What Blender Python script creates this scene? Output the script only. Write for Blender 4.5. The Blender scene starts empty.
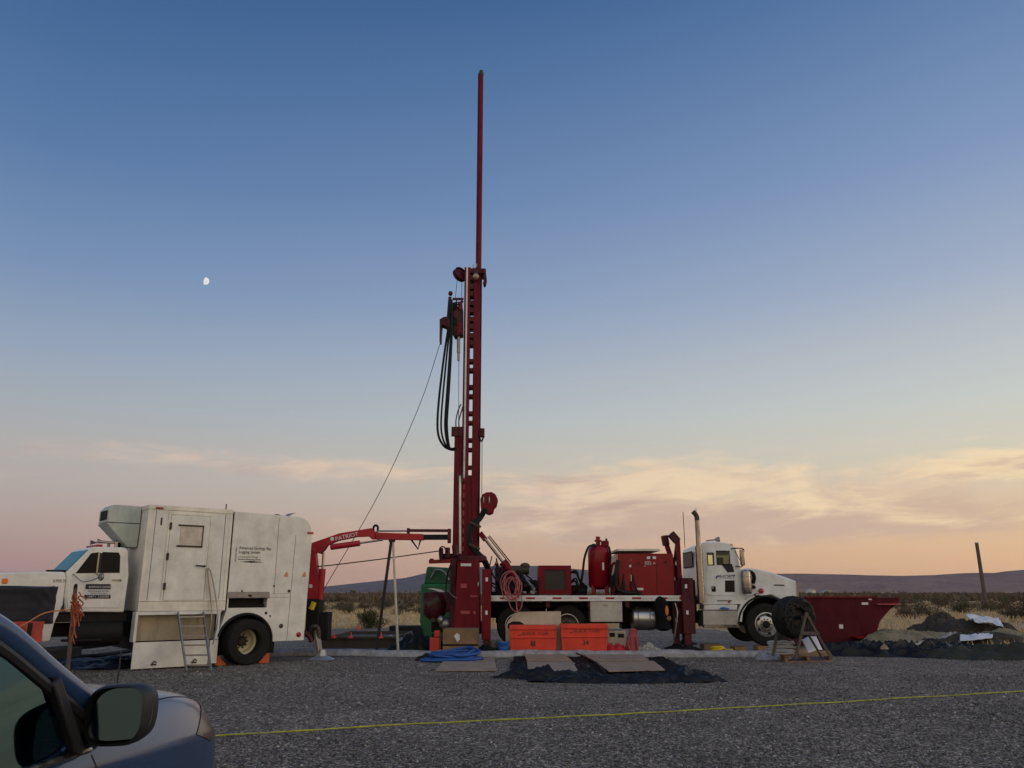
import bpy, bmesh, math, random
import numpy as np
from mathutils import Vector, Matrix, noise
random.seed(7)
C = bpy.context.scene.collection
PI = math.pi
# ------------------------------------------------------------------ camera model
F, H, PITCH = 805.0, 1.6, math.atan(208/805)
def ray(px, py):
    u = (px-512)/F; v = (384-py)/F
    return (u, math.cos(PITCH)-v*math.sin(PITCH), math.sin(PITCH)+v*math.cos(PITCH))
def at(px, py, Y):                       # photo measurement -> metres at distance Y
    r = ray(px, py); t = Y/r[1]
    return Vector((r[0]*t, Y, H+r[2]*t))
def gp(px, py, z=0.0):                   # photo measurement -> metres on the ground
    r = ray(px, py); t = (z-H)/r[2]
    return Vector((r[0]*t, r[1]*t, z))
def V(*a): return Vector(a)

# ------------------------------------------------------------------ materials
def nd(nt, t, **kw):
    n = nt.nodes.new(t)
    for k, v in kw.items(): setattr(n, k, v)
    return n
def mat(name, rgb, rough=.5, metal=0., var=.18, scale=2.5, dirt=None, dirt_amt=.35, bump=0., bscale=40, coat=0., spec=.5):
    m = bpy.data.materials.new(name); m.use_nodes = True
    nt = m.node_tree; b = nt.nodes['Principled BSDF']; L = nt.links.new
    b.inputs['Roughness'].default_value = rough; b.inputs['Metallic'].default_value = metal
    b.inputs['Coat Weight'].default_value = coat; b.inputs['Coat Roughness'].default_value = .08
    b.inputs['Specular IOR Level'].default_value = spec
    tc = nd(nt, 'ShaderNodeTexCoord')
    n = nd(nt, 'ShaderNodeTexNoise'); n.inputs['Scale'].default_value = scale; n.inputs['Detail'].default_value = 6
    n.inputs['Roughness'].default_value = .65
    L(tc.outputs['Object'], n.inputs['Vector'])
    r = nd(nt, 'ShaderNodeValToRGB')
    r.color_ramp.elements[0].position = .3; r.color_ramp.elements[1].position = .7
    r.color_ramp.elements[0].color = (*[c*(1-var) for c in rgb], 1)
    r.color_ramp.elements[1].color = (*[min(1, c*(1+var)) for c in rgb], 1)
    L(n.outputs['Fac'], r.inputs['Fac']); out = r.outputs['Color']
    if dirt:
        mp = nd(nt, 'ShaderNodeMapping'); mp.inputs['Scale'].default_value = (3.2, 3.2, .55)
        L(tc.outputs['Object'], mp.inputs['Vector'])
        n2 = nd(nt, 'ShaderNodeTexNoise'); n2.inputs['Scale'].default_value = 1.7; n2.inputs['Detail'].default_value = 8
        n2.inputs['Roughness'].default_value = .7
        L(mp.outputs['Vector'], n2.inputs['Vector'])
        mr = nd(nt, 'ShaderNodeMapRange'); mr.inputs[1].default_value = .48; mr.inputs[2].default_value = .78
        mr.inputs[3].default_value = 0; mr.inputs[4].default_value = dirt_amt
        L(n2.outputs['Fac'], mr.inputs[0])
        mx = nd(nt, 'ShaderNodeMix', data_type='RGBA'); mx.inputs['B'].default_value = (*dirt, 1)
        L(mr.outputs[0], mx.inputs['Factor']); L(out, mx.inputs['A']); out = mx.outputs['Result']
        ra = nd(nt, 'ShaderNodeMath', operation='ADD'); ra.inputs[1].default_value = rough
        L(mr.outputs[0], ra.inputs[0]); L(ra.outputs[0], b.inputs['Roughness'])
    L(out, b.inputs['Base Color'])
    if bump:
        n3 = nd(nt, 'ShaderNodeTexNoise'); n3.inputs['Scale'].default_value = bscale; n3.inputs['Detail'].default_value = 4
        L(tc.outputs['Object'], n3.inputs['Vector'])
        bp = nd(nt, 'ShaderNodeBump'); bp.inputs['Strength'].default_value = bump; bp.inputs['Distance'].default_value = .02
        L(n3.outputs['Fac'], bp.inputs['Height']); L(bp.outputs['Normal'], b.inputs['Normal'])
    return m
GR = (.10, .08, .06)
M = {}
M['white'] = mat('white truck paint', (.65, .64, .59), .42, dirt=(.36, .30, .22), dirt_amt=.11)
M['trim'] = mat('pale aluminium trim', (.66, .635, .56), .4, .1, dirt=(.3, .24, .17), dirt_amt=.3)
M['cabwhite'] = mat('white cab paint', (.68, .665, .62), .3, dirt=(.34, .29, .24), dirt_amt=.2, coat=.3)
M['rigwhite'] = mat('clean white rig paint', (.62, .63, .64), .3, dirt=(.3, .28, .25), dirt_amt=.25, coat=.4)
M['acgrey'] = mat('grey green unit paint', (.42, .46, .41), .45, dirt=(.2, .2, .16))
M['red'] = mat('crimson rig paint', (.135, .003, .011), .42, dirt=(.05, .01, .012), dirt_amt=.55, spec=.18)
M['redtank'] = mat('glossy tank red', (.20, .003, .009), .22, dirt=(.09, .01, .012), dirt_amt=.3, spec=.28)
M['maroon'] = mat('oily maroon steel', (.065, .006, .012), .5, dirt=(.015, .010, .010), dirt_amt=.8, spec=.3)
M['cranered'] = mat('crane red paint', (.36, .010, .020), .38, dirt=(.12, .02, .02), dirt_amt=.5, spec=.35)
M['orange'] = mat('orange red bin paint', (.66, .045, .02), .55, dirt=(.35, .05, .03), dirt_amt=.4)
M['chock'] = mat('chock orange', (.55, .10, .02), .55, dirt=GR)
M['cone'] = mat('cone orange red', (.65, .05, .03), .55)
M['black'] = mat('black rubber', (.009, .009, .010), .6, bump=.3, bscale=25, spec=.25)
M['tyre'] = mat('dusty tyre rubber', (.013, .0125, .012), .8, dirt=(.045, .04, .034), dirt_amt=.45, spec=.2)
M['dark'] = mat('dark oily steel', (.010, .0095, .010), .65, dirt=(.03, .022, .02), spec=.2)
M['steel'] = mat('worn steel', (.30, .29, .28), .38, .85, dirt=(.12, .1, .08))
M['alu'] = mat('dull aluminium plate', (.42, .42, .41), .42, .75, dirt=(.2, .19, .17), bump=.08)
M['alutank'] = mat('polished aluminium', (.40, .40, .41), .33, .95)
M['chrome'] = mat('polished chrome', (.30, .265, .235), .22, 1., var=.15, dirt=(.12,.07,.05), dirt_amt=.5)
M['gold'] = mat('pale strip paint', (.70, .66, .58), .4, .2)
M['cream'] = mat('cream rim paint', (.80, .70, .48), .5, dirt=(.25, .19, .12), dirt_amt=.35)
M['hub'] = mat('rusty hub', (.06, .045, .035), .7, .3)
M['board'] = mat('stained tan board', (.34, .285, .20), .75, dirt=(.12, .09, .06), dirt_amt=.7)
M['ply'] = mat('weathered plywood', (.30, .205, .14), .8, var=.3, dirt=(.14, .11, .09), dirt_amt=.7)
M['plygrey'] = mat('grey weathered plywood', (.28, .21, .155), .8, var=.3, dirt=(.13, .10, .08), dirt_amt=.7)
M['wood'] = mat('raw pallet wood', (.24, .135, .06), .75, var=.35, scale=6)
M['browncrate'] = mat('brown crate board', (.19, .115, .06), .75, var=.3, dirt=(.07, .045, .03))
M['oldwood'] = mat('grey brown pole wood', (.09, .072, .06), .85, var=.35)
M['blue'] = mat('blue hose plastic', (.003, .055, .25), .45)
M['bluebucket'] = mat('blue bucket plastic', (.015, .12, .45), .45)
M['green'] = mat('dark green paint', (.006, .125, .045), .4, dirt=(.01, .03, .02), dirt_amt=.5)
M['yellow'] = mat('yellow plastic', (.62, .45, .02), .5)
M['rope'] = mat('yellow rope', (.34, .34, .035), .7)
M['orope'] = mat('faded orange rope', (.48, .17, .06), .75)
M['flag'] = mat('orange flagging tape', (.30, .055, .02), .6, var=.35, scale=20)
M['beige'] = mat('beige fibreglass', (.44, .39, .32), .5, dirt=(.2, .17, .13))
M['tarp'] = mat('black plastic sheet', (.008, .0075, .007), .5, bump=.8, bscale=6, spec=.2)
M['shinytarp'] = mat('shiny black plastic sheet', (.010, .009, .0085), .42, bump=.5, bscale=5, spec=.22)
M['navytarp'] = mat('dark navy tarp', (.016, .016, .024), .6, bump=.6, bscale=4, spec=.3)
M['sheetwhite'] = mat('white plastic sheet', (.62, .60, .62), .5, bump=.4, bscale=6)
M['berm'] = mat('grey white liner plastic', (.27, .265, .28), .55, var=.35, scale=5, dirt=(.09, .08, .07), dirt_amt=.8, bump=.5, bscale=12)
M['soil'] = mat('dark turned soil', (.040, .031, .023), .95, var=.4, scale=6, bump=.8, bscale=14)
M['tansoil'] = mat('olive tan soil', (.20, .165, .10), .95, var=.35, scale=4, bump=.6, bscale=12)
M['redhose'] = mat('dusty pink red hose', (.34, .085, .09), .55)
M['ink'] = mat('black lettering', (.012, .012, .014), .6, var=0)
M['greyink'] = mat('grey lettering', (.10, .095, .09), .6, var=0)
M['whiteink'] = mat('white lettering', (.62, .60, .58), .6, var=0)
M['blueink'] = mat('violet blue emblem', (.08, .07, .20), .5, var=0)
M['redlens'] = mat('red lamp lens', (.28, .006, .008), .3)
M['amber'] = mat('amber lens', (.75, .16, .02), .25)
M['clear'] = mat('cloudy plastic bag', (.30, .28, .25), .35, var=.4, scale=9, bump=.7, bscale=18)
M['ragred'] = mat('red cloth', (.42, .012, .03), .85, bump=.5, bscale=15)
M['ragpink'] = mat('faded red cloth', (.33, .06, .07), .85, bump=.5, bscale=15)
M['jacket'] = mat('dark work cloth', (.007, .008, .010), .9, bump=.6, bscale=12, spec=.1)
M['hivis'] = mat('orange hi-vis cloth', (.6, .17, .04), .8)
M['bronze'] = mat('tarnished bronze', (.34, .25, .17), .4, .5)
M['interior'] = mat('dark cab interior', (.02, .019, .018), .8)
M['seat'] = mat('grey seat cloth', (.045, .045, .05), .9)
M['blackplastic'] = mat('black textured plastic', (.012, .012, .013), .5, bump=.15, bscale=150)
def carpaint():
    m = mat('slate blue metallic paint', (.028, .064, .15), .2, .2, var=.03, coat=.2)
    return m
M['carpaint'] = carpaint()
def glass(name, tint, gl=(.9, .95, .98), ior=1.5):
    m = bpy.data.materials.new(name); m.use_nodes = True; nt = m.node_tree; nt.nodes.clear(); L = nt.links.new
    o = nd(nt, 'ShaderNodeOutputMaterial'); mx = nd(nt, 'ShaderNodeMixShader'); fr = nd(nt, 'ShaderNodeFresnel')
    fr.inputs['IOR'].default_value = ior
    t = nd(nt, 'ShaderNodeBsdfTransparent'); t.inputs['Color'].default_value = (*tint, 1)
    g = nd(nt, 'ShaderNodeBsdfGlossy'); g.inputs['Roughness'].default_value = .02; g.inputs['Color'].default_value = (*gl, 1)
    # faint smear so the pane is not perfectly clean
    n = nd(nt, 'ShaderNodeTexNoise'); n.inputs['Scale'].default_value = 4
    ad = nd(nt, 'ShaderNodeMath', operation='MULTIPLY_ADD'); ad.inputs[1].default_value = .012
    L(n.outputs['Fac'], ad.inputs[0]); L(fr.outputs[0], ad.inputs[2])
    L(ad.outputs[0], mx.inputs[0]); L(t.outputs[0], mx.inputs[1]); L(g.outputs[0], mx.inputs[2]); L(mx.outputs[0], o.inputs[0])
    return m
M['glass'] = glass('tinted window glass', (.22, .27, .27), (.28, .48, .56), 2.2)
M['darkglass'] = glass('dark truck glass', (.10, .10, .10), (.34, .36, .40), 1.45)
M['greenglass'] = glass('green tinted glass', (.94, .98, .86), (.5, .55, .5), 1.3)
M['windscreen'] = glass('blue windscreen glass', (.06, .12, .15), (.30, .62, .78), 2.0)
M['mirrorglass'] = mat('mirror glass', (.030, .048, .058), .02, 1., var=0)

# ------------------------------------------------------------------ mesh builder
ROOTM = {}
class MB:
    def __init__(s): s.v = []; s.f = []
    def add(s, vs, fs):
        k = len(s.v); s.v += [Vector(a) for a in vs]; s.f += [tuple(i+k for i in q) for q in fs]; return s
    def box(s, a, b, rot=None, c=None):
        x0, y0, z0 = [min(a[i], b[i]) for i in range(3)]; x1, y1, z1 = [max(a[i], b[i]) for i in range(3)]
        vs = [Vector(q) for q in [(x0,y0,z0),(x1,y0,z0),(x1,y1,z0),(x0,y1,z0),(x0,y0,z1),(x1,y0,z1),(x1,y1,z1),(x0,y1,z1)]]
        if rot is not None:
            cc = Vector(c) if c is not None else sum(vs, Vector())/8
            vs = [cc + rot @ (q-cc) for q in vs]
        return s.add(vs, [(0,3,2,1),(4,5,6,7),(0,1,5,4),(1,2,6,5),(2,3,7,6),(3,0,4,7)])
    def beam(s, p, q, w, h, up=(0,0,1)):          # rectangular bar from p to q
        p, q = Vector(p), Vector(q); d = (q-p).normalized(); up = Vector(up)
        if abs(d.dot(up)) > .98: up = Vector((0,1,0))
        r = d.cross(up).normalized(); u = r.cross(d).normalized()
        vs = []
        for e in (p, q):
            for a, b in ((-1,-1),(1,-1),(1,1),(-1,1)): vs.append(e + r*a*w/2 + u*b*h/2)
        return s.add(vs, [(3,2,1,0),(4,5,6,7),(0,1,5,4),(1,2,6,5),(2,3,7,6),(3,0,4,7)])
    def prism(s, poly, y0, y1):                   # (x,z) outline extruded along y
        n = len(poly)
        ar = sum(poly[i][0]*poly[(i+1)%n][1]-poly[(i+1)%n][0]*poly[i][1] for i in range(n))
        if ar < 0: poly = poly[::-1]
        if y0 > y1: y0, y1 = y1, y0
        vs = [(x, y0, z) for x, z in poly]+[(x, y1, z) for x, z in poly]
        fs = [tuple(range(n)), tuple(range(2*n-1, n-1, -1))]
        fs += [(i+n, (i+1)%n+n, (i+1)%n, i) for i in range(n)]
        return s.add(vs, fs)
    def lathe(s, prof, c, axis, n=28, closed=False):
        c = Vector(c); a = Vector(axis).normalized(); t = Vector((0,0,1)) if abs(a.z) < .9 else Vector((1,0,0))
        r = a.cross(t).normalized(); u = r.cross(a)
        k = len(prof); vs = []
        for i in range(n):
            th = 2*PI*i/n; d = r*math.cos(th)+u*math.sin(th)
            for (rad, ax) in prof: vs.append(c + a*ax + d*rad)
        fs = []
        for i in range(n):
            j = (i+1) % n
            for q in range(k-1 if not closed else k):
                q2 = (q+1) % k
                fs.append((i*k+q, i*k+q2, j*k+q2, j*k+q))
        if not closed:
            if prof[0][0] > 1e-6: fs.append(tuple(i*k for i in range(n)))
            if prof[-1][0] > 1e-6: fs.append(tuple((n-1-i)*k+k-1 for i in range(n)))
        return s.add(vs, fs)
    def cyl(s, p, q, r, r2=None, n=16):
        p, q = Vector(p), Vector(q); L = (q-p).length
        return s.lathe([(r, 0), (r if r2 is None else r2, L)], p, q-p, n)
    def tube(s, pts, r, n=8, smooth=0, closed=False):
        pts = [Vector(p) for p in pts]
        if smooth: pts = spline(pts, smooth, closed)
        m = len(pts); vs = []
        rr = r if isinstance(r, (list, tuple)) else None
        prev = None
        for i, p in enumerate(pts):
            if closed: d = pts[(i+1) % m]-pts[i-1]
            else: d = pts[min(i+1, m-1)]-pts[max(i-1, 0)]
            d.normalize()
            if prev is None:
                t = Vector((0,0,1)) if abs(d.z) < .9 else Vector((1,0,0)); a = d.cross(t).normalized()
            else:
                a = prev - d*prev.dot(d); a.normalize()
            prev = a; b = d.cross(a)
            ri = rr[i*len(rr)//m] if rr else r
            for k in range(n):
                th = 2*PI*k/n; vs.append(p + a*ri*math.cos(th) + b*ri*math.sin(th))
        fs = []
        for i in range(m if closed else m-1):
            j = (i+1) % m
            for k in range(n):
                k2 = (k+1) % n; fs.append((i*n+k, i*n+k2, j*n+k2, j*n+k))
        if not closed:
            fs.append(tuple(range(n-1, -1, -1))); fs.append(tuple((m-1)*n+k for k in range(n)))
        return s.add(vs, fs)
    def ball(s, c, r, n=12, m=8):
        if not isinstance(r, (tuple, list)): r = (r, r, r)
        c = Vector(c); prof = [(math.sin(PI*i/m), -math.cos(PI*i/m)) for i in range(m+1)]
        k = len(s.v); s.lathe([(max(a, 0.0001), b) for a, b in prof], (0,0,0), (0,0,1), n)
        for i in range(k, len(s.v)):
            q = s.v[i]; s.v[i] = c + Vector((q.x*r[0], q.y*r[1], q.z*r[2]))
        return s
    def grid(s, fn, nu, nv, closeu=False):
        vs = [fn(i/(nu if closeu else nu-1), j/(nv-1)) for i in range(nu) for j in range(nv)]
        fs = [(i*nv+j, ((i+1) % nu)*nv+j, ((i+1) % nu)*nv+j+1, i*nv+j+1) for i in range(nu if closeu else nu-1) for j in range(nv-1)]
        return s.add(vs, fs)
    def build(s, name, m, parent=None, bevel=0., local=False, origin=None, sub=0, angle=40, solid=0., seg=2):
        me = bpy.data.meshes.new(name)
        o = bpy.data.objects.new(name, me); C.objects.link(o)
        if parent is not None:
            o.parent = parent; root = parent
            while root.parent: root = root.parent
            Mi = ROOTM[root.name].inverted()
            vs = s.v if local else [Mi @ q for q in s.v]
            ROOTM.setdefault(o.name, ROOTM[root.name])
        else:
            if origin is None:
                xs = [q.x for q in s.v]; ys = [q.y for q in s.v]; zs = [q.z for q in s.v]
                origin = Vector(((min(xs)+max(xs))/2, (min(ys)+max(ys))/2, min(zs)))
            origin = Vector(origin); o.location = origin; vs = [q-origin for q in s.v]
            ROOTM[o.name] = Matrix.Translation(origin)
        me.from_pydata([tuple(q) for q in vs], [], s.f)
        me.update()
        bm = bmesh.new(); bm.from_mesh(me); bmesh.ops.recalc_face_normals(bm, faces=bm.faces); bm.to_mesh(me); bm.free()
        me.polygons.foreach_set('use_smooth', [True]*len(me.polygons))
        me.set_sharp_from_angle(angle=math.radians(angle))
        me.materials.append(m if not isinstance(m, str) else M[m])
        if solid:
            md = o.modifiers.new('solid', 'SOLIDIFY'); md.thickness = solid; md.offset = 0
        if bevel:
            md = o.modifiers.new('bevel', 'BEVEL'); md.width = bevel; md.segments = seg; md.limit_method = 'ANGLE'; md.angle_limit = math.radians(35)
        if sub:
            md = o.modifiers.new('sub', 'SUBSURF'); md.levels = sub; md.render_levels = sub
        return o
def spline(pts, k, closed=False):
    out = []; m = len(pts)
    for i in range(m if closed else m-1):
        p0 = pts[i-1] if (closed or i > 0) else pts[0]*2-pts[1]
        p1 = pts[i]; p2 = pts[(i+1) % m]
        p3 = pts[(i+2) % m] if (closed or i+2 < m) else pts[-1]*2-pts[-2]
        for j in range(k):
            t = j/k
            out.append(.5*((2*p1)+(p2-p0)*t+(2*p0-5*p1+4*p2-p3)*t*t+(3*p1-p0-3*p2+p3)*t**3))
    if not closed: out.append(pts[-1])
    return out
def thing(name, label, cat, loc=(0,0,0), rz=0., group=None):
    o = bpy.data.objects.new(name, None); C.objects.link(o); o.empty_display_size = .2
    o.location = loc; o.rotation_euler = (0, 0, rz); o['label'] = label; o['category'] = cat
    if group: o['group'] = group
    ROOTM[o.name] = Matrix.Translation(Vector(loc)) @ Matrix.Rotation(rz, 4, 'Z')
    return o
def tag(o, label, cat, group=None):
    o['label'] = label; o['category'] = cat
    if group: o['group'] = group
    return o
def kind(o, k): o['kind'] = k; return o
def dup(o, loc, rz=None, label=None, scale=None, parent=None):
    c = o.copy(); C.objects.link(c)
    if parent is None:
        c.location = loc
        if rz is not None: c.rotation_euler = (0, 0, rz)
        if scale is not None: c.scale = scale
        if label: c['label'] = label
    else: c.parent = parent
    for ch in list(o.children): dup(ch, None, parent=c)
    return c
def text(s, name, m, parent, mtx, size, local=False, depth=.002, align='LEFT', squash=1.):
    cu = bpy.data.curves.new(name, 'FONT'); cu.body = s; cu.size = size; cu.extrude = depth; cu.align_x = align; cu.align_y = 'CENTER'
    cu.resolution_u = 2
    t = bpy.data.objects.new(name+' source', cu); C.objects.link(t)
    dg = bpy.context.evaluated_depsgraph_get(); me = bpy.data.meshes.new_from_object(t.evaluated_get(dg))
    bpy.data.objects.remove(t); bpy.data.curves.remove(cu)
    mb = MB(); mb.add([mtx @ Vector((q.co.x*squash, q.co.y, q.co.z)) for q in me.vertices], [tuple(p.vertices) for p in me.polygons])
    bpy.data.meshes.remove(me)
    return mb.build(name, m, parent, local=local)
def facing(p, normal_y=-1, slope=0., xdir=(1,0,0)):   # text frame on a wall facing -y (local), baseline along xdir
    x = Vector(xdir).normalized(); z = Vector((0,0,1)); n = x.cross(z).normalized()
    u = n.cross(x) if n.cross(x).z > 0 else -n.cross(x)
    mtx = Matrix(((x.x, u.x, n.x, p[0]), (x.y, u.y, n.y, p[1]), (x.z, u.z, n.z, p[2]), (0,0,0,1)))
    return mtx
def cut(o, a, b):                                    # real opening cut into a wall, in the object's own coordinates
    cb = MB().box(a, b).build('cutter', 'dark'); cb.location = (0,0,0)
    q = MB().box(a, b); cb.data.clear_geometry(); cb.data.from_pydata([tuple(v) for v in q.v], [], q.f)
    par, o.parent = o.parent, None
    md = o.modifiers.new('cut', 'BOOLEAN'); md.object = cb; md.operation = 'DIFFERENCE'; md.solver = 'EXACT'
    bv = [(x.name, x.width) for x in o.modifiers if x.type == 'BEVEL']
    for nme, _ in bv: o.modifiers[nme].show_viewport = False
    dg = bpy.context.evaluated_depsgraph_get(); dg.update(); me = bpy.data.meshes.new_from_object(o.evaluated_get(dg))
    o.modifiers.remove(md); old = o.data; o.data = me; me.name = old.name
    for nme, _ in bv: o.modifiers[nme].show_viewport = True
    bpy.data.objects.remove(cb); o.parent = par
    me.polygons.foreach_set('use_smooth', [True]*len(me.polygons)); me.set_sharp_from_angle(angle=math.radians(40))
def fbm(x, y, s=1., o=4): return noise.fractal(Vector((x*s, y*s, 3.7)), 1., 2., o)

# ------------------------------------------------------------------ world, sun, camera
BACK_GAIN = 1.4
SUN_AZ, SUN_EL = 104.0, 6.0            # degrees clockwise from +Y, low on the right
sc = bpy.context.scene
def lin(c): return tuple(((v/255)/12.92 if v/255 <= .04045 else ((v/255+.055)/1.055)**2.4) for v in c)
def build_world():
    w = bpy.data.worlds.new('World'); sc.world = w; w.use_nodes = True
    nt = w.node_tree; nt.nodes.clear(); L = nt.links.new
    out = nd(nt, 'ShaderNodeOutputWorld'); bg = nd(nt, 'ShaderNodeBackground'); bg2 = nd(nt, 'ShaderNodeBackground'); add = nd(nt, 'ShaderNodeAddShader')
    sky = nd(nt, 'ShaderNodeTexSky', sky_type='NISHITA'); sky.sun_disc = False
    sky.sun_elevation = math.radians(SUN_EL); sky.sun_rotation = math.radians(SUN_AZ)
    bg2.inputs['Strength'].default_value = .0012
    L(sky.outputs[0], bg2.inputs['Color'])
    tc = nd(nt, 'ShaderNodeTexCoord'); sep = nd(nt, 'ShaderNodeSeparateXYZ'); L(tc.outputs['Generated'], sep.inputs[0])
    def mth(op, a, b=None, c=None):
        n = nd(nt, 'ShaderNodeMath', operation=op)
        for i, q in enumerate((a, b, c)):
            if q is None: continue
            if isinstance(q, (int, float)): n.inputs[i].default_value = q
            else: L(q, n.inputs[i])
        return n.outputs[0]
    def mr(val, a, b, c=0., d=1., smooth=True):
        n = nd(nt, 'ShaderNodeMapRange', interpolation_type='SMOOTHSTEP' if smooth else 'LINEAR')
        L(val, n.inputs[0]); n.inputs[1].default_value = a; n.inputs[2].default_value = b; n.inputs[3].default_value = c; n.inputs[4].default_value = d
        return n.outputs[0]
    def mix(f, a, b):
        n = nd(nt, 'ShaderNodeMix', data_type='RGBA')
        for k, q in (('Factor', f), ('A', a), ('B', b)):
            if isinstance(q, (int, float)): n.inputs[k].default_value = q
            elif isinstance(q, tuple): n.inputs[k].default_value = (*q, 1)
            else: L(q, n.inputs[k])
        return n.outputs['Result']
    x, y, z = sep.outputs
    el = mth('MULTIPLY', mth('ARCSINE', z), 180/PI)
    az = mth('MULTIPLY', mth('ARCTAN2', x, y), 180/PI)              # degrees from +Y, right positive
    t = mth('DIVIDE', el, 90.)
    def ramp(stops):
        n = nd(nt, 'ShaderNodeValToRGB'); e = n.color_ramp.elements
        for i, (d, c) in enumerate(stops):
            q = e[i] if i < 2 else e.new(min(1, d/90)); q.position = min(1, d/90); q.color = (*lin(c), 1)
        for q, (d, c) in zip(sorted(e, key=lambda q: q.position), stops): q.color = (*lin(c), 1)
        L(t, n.inputs['Fac']); return n.outputs['Color']
    LEFT = [(0,(164,134,133)),(2,(172,144,141)),(4,(177,156,150)),(6.5,(178,169,165)),(9,(176,173,172)),(12,(162,171,180)),(15,(148,163,184)),(20,(120,145,180)),(27,(91,123,167)),(34,(71,106,152)),(40,(55,91,139)),(60,(60,94,145)),(90,(74,106,154))]
    RIGHT = [(0,(230,182,140)),(2,(231,188,146)),(4,(227,194,156)),(6.5,(218,200,174)),(9,(212,206,188)),(12,(200,204,200)),(15,(188,194,198)),(20,(160,174,197)),(27,(128,151,188)),(34,(102,131,173)),(40,(78,112,158)),(60,(66,100,150)),(90,(74,106,154))]
    GLOW = [(0,(255,200,140)),(2,(255,208,148)),(5,(255,216,168)),(9,(255,222,186)),(14,(246,222,202)),(22,(208,208,210)),(34,(150,168,196)),(60,(88,118,164)),(90,(74,106,154))]
    BACK = [(0,(208,182,150)),(5,(220,196,164)),(12,(220,204,178)),(25,(206,202,190)),(50,(158,170,186)),(90,(104,130,168))]
    sa = math.radians(SUN_AZ)
    hl = mth('SQRT', mth('ADD', mth('MULTIPLY', x, x), mth('ADD', mth('MULTIPLY', y, y), 1e-5)))
    ca = mth('DIVIDE', mth('ADD', mth('MULTIPLY', x, math.sin(sa)), mth('MULTIPLY', y, math.cos(sa))), hl)
    col = mix(mr(ca, -.72, .33, smooth=False), ramp(LEFT), ramp(RIGHT))
    glow = nd(nt, 'ShaderNodeVectorMath', operation='SCALE'); L(ramp(GLOW), glow.inputs[0]); glow.inputs['Scale'].default_value = 1.35
    col = mix(mr(ca, .42, 1.), col, glow.outputs[0])
    bk = nd(nt, 'ShaderNodeVectorMath', operation='SCALE'); L(ramp(BACK), bk.inputs[0]); bk.inputs['Scale'].default_value = BACK_GAIN
    col = mix(mr(y, .05, -.65), col, bk.outputs[0])
    # thin, streaky cloud near the horizon
    cv = nd(nt, 'ShaderNodeCombineXYZ')
    L(mth('MULTIPLY', az, .055), cv.inputs[0]); L(mth('MULTIPLY', mth('ADD', el, mth('MULTIPLY', az, -.045)), .235), cv.inputs[1])
    def nz(scale, det, off, dist=0.):
        mp = nd(nt, 'ShaderNodeMapping'); mp.inputs['Location'].default_value = off; L(cv.outputs[0], mp.inputs[0])
        n = nd(nt, 'ShaderNodeTexNoise'); n.inputs['Scale'].default_value = scale; n.inputs['Detail'].default_value = det
        n.inputs['Roughness'].default_value = .62; n.inputs['Distortion'].default_value = dist
        L(mp.outputs[0], n.inputs['Vector']); return n.outputs['Fac']
    n1 = nz(2.3, 12, (3.1, 1.7, 0), 1.1); n2 = nz(.8, 4, (9.3, 4.4, 0), .3)
    def bump2(a0, aw, e0, ew):                                         # soft patch in the sky
        da = mth('DIVIDE', mth('SUBTRACT', az, a0), aw); de = mth('DIVIDE', mth('SUBTRACT', el, e0), ew)
        return mth('POWER', 2.718, mth('MULTIPLY', mth('ADD', mth('MULTIPLY', da, da), mth('MULTIPLY', de, de)), -1.))
    amt = bump2(9, 11, 6.8, 2.1)
    for a, wt in (((31, 7, 7.5, 1.0), .9), ((20, 14, 4.2, 1.2), .8), ((-13, 13, 8.2, 1.0), .62), ((-27, 8, 8.9, .8), .45), ((24, 6, 5.6, .9), .6), ((-2, 9, 4.2, 1.6), .5), ((50, 18, 7, 3), .8), ((-60, 25, 6, 3), .6)):
        amt = mth('ADD', amt, mth('MULTIPLY', bump2(*a), wt))
    dens = mr(mth('ADD', mth('ADD', mth('MULTIPLY', n1, .8), mth('MULTIPLY', n2, .5)), mth('MULTIPLY', amt, .46)), .75, 1.05)
    dens = mth('MULTIPLY', dens, mr(el, .8, 3.2)); dens = mth('MULTIPLY', dens, mr(el, 9., 13., 1., 0.))
    litc = mix(mr(ca, -.6, .25, smooth=False), lin((214,190,174)), lin((250,222,180)))
    shac = mix(mr(ca, -.6, .25, smooth=False), lin((176,158,154)), lin((208,178,158)))
    cloud = mix(mr(mth('SUBTRACT', mth('MULTIPLY', nz(2.3, 6, (3.1, 1.95, 0), .5), 1.), mth('MULTIPLY', mth('SUBTRACT', el, 6.), -.045)), .36, .64), shac, litc)
    col = mix(mth('MULTIPLY', dens, .85), col, cloud)
    col = mix(mr(el, -1.5, 0., 1., 0.), col, lin((60,52,50)))
    L(col, bg.inputs['Color']); bg.inputs['Strength'].default_value = 1.0
    L(bg.outputs[0], add.inputs[0]); L(bg2.outputs[0], add.inputs[1]); L(add.outputs[0], out.inputs[0])
build_world()
sd = bpy.data.lights.new('sun', 'SUN'); sd.energy = .32; sd.angle = math.radians(22); sd.color = (1, .74, .50)
so = bpy.data.objects.new('sun', sd); C.objects.link(so)
dirn = Vector((math.sin(math.radians(SUN_AZ))*math.cos(math.radians(SUN_EL)), math.cos(math.radians(SUN_AZ))*math.cos(math.radians(SUN_EL)), math.sin(math.radians(SUN_EL))))
so.rotation_euler = (-dirn).to_track_quat('-Z', 'Y').to_euler()
cd = bpy.data.cameras.new('camera'); cam = bpy.data.objects.new('camera', cd); C.objects.link(cam); sc.camera = cam
cd.sensor_width = 36; cd.lens = F/1024*36; cd.clip_end = 20000; cd.clip_start = .05
cam.location = (0, 0, H); cam.rotation_euler = (PI/2+PITCH, 0, 0)
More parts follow.
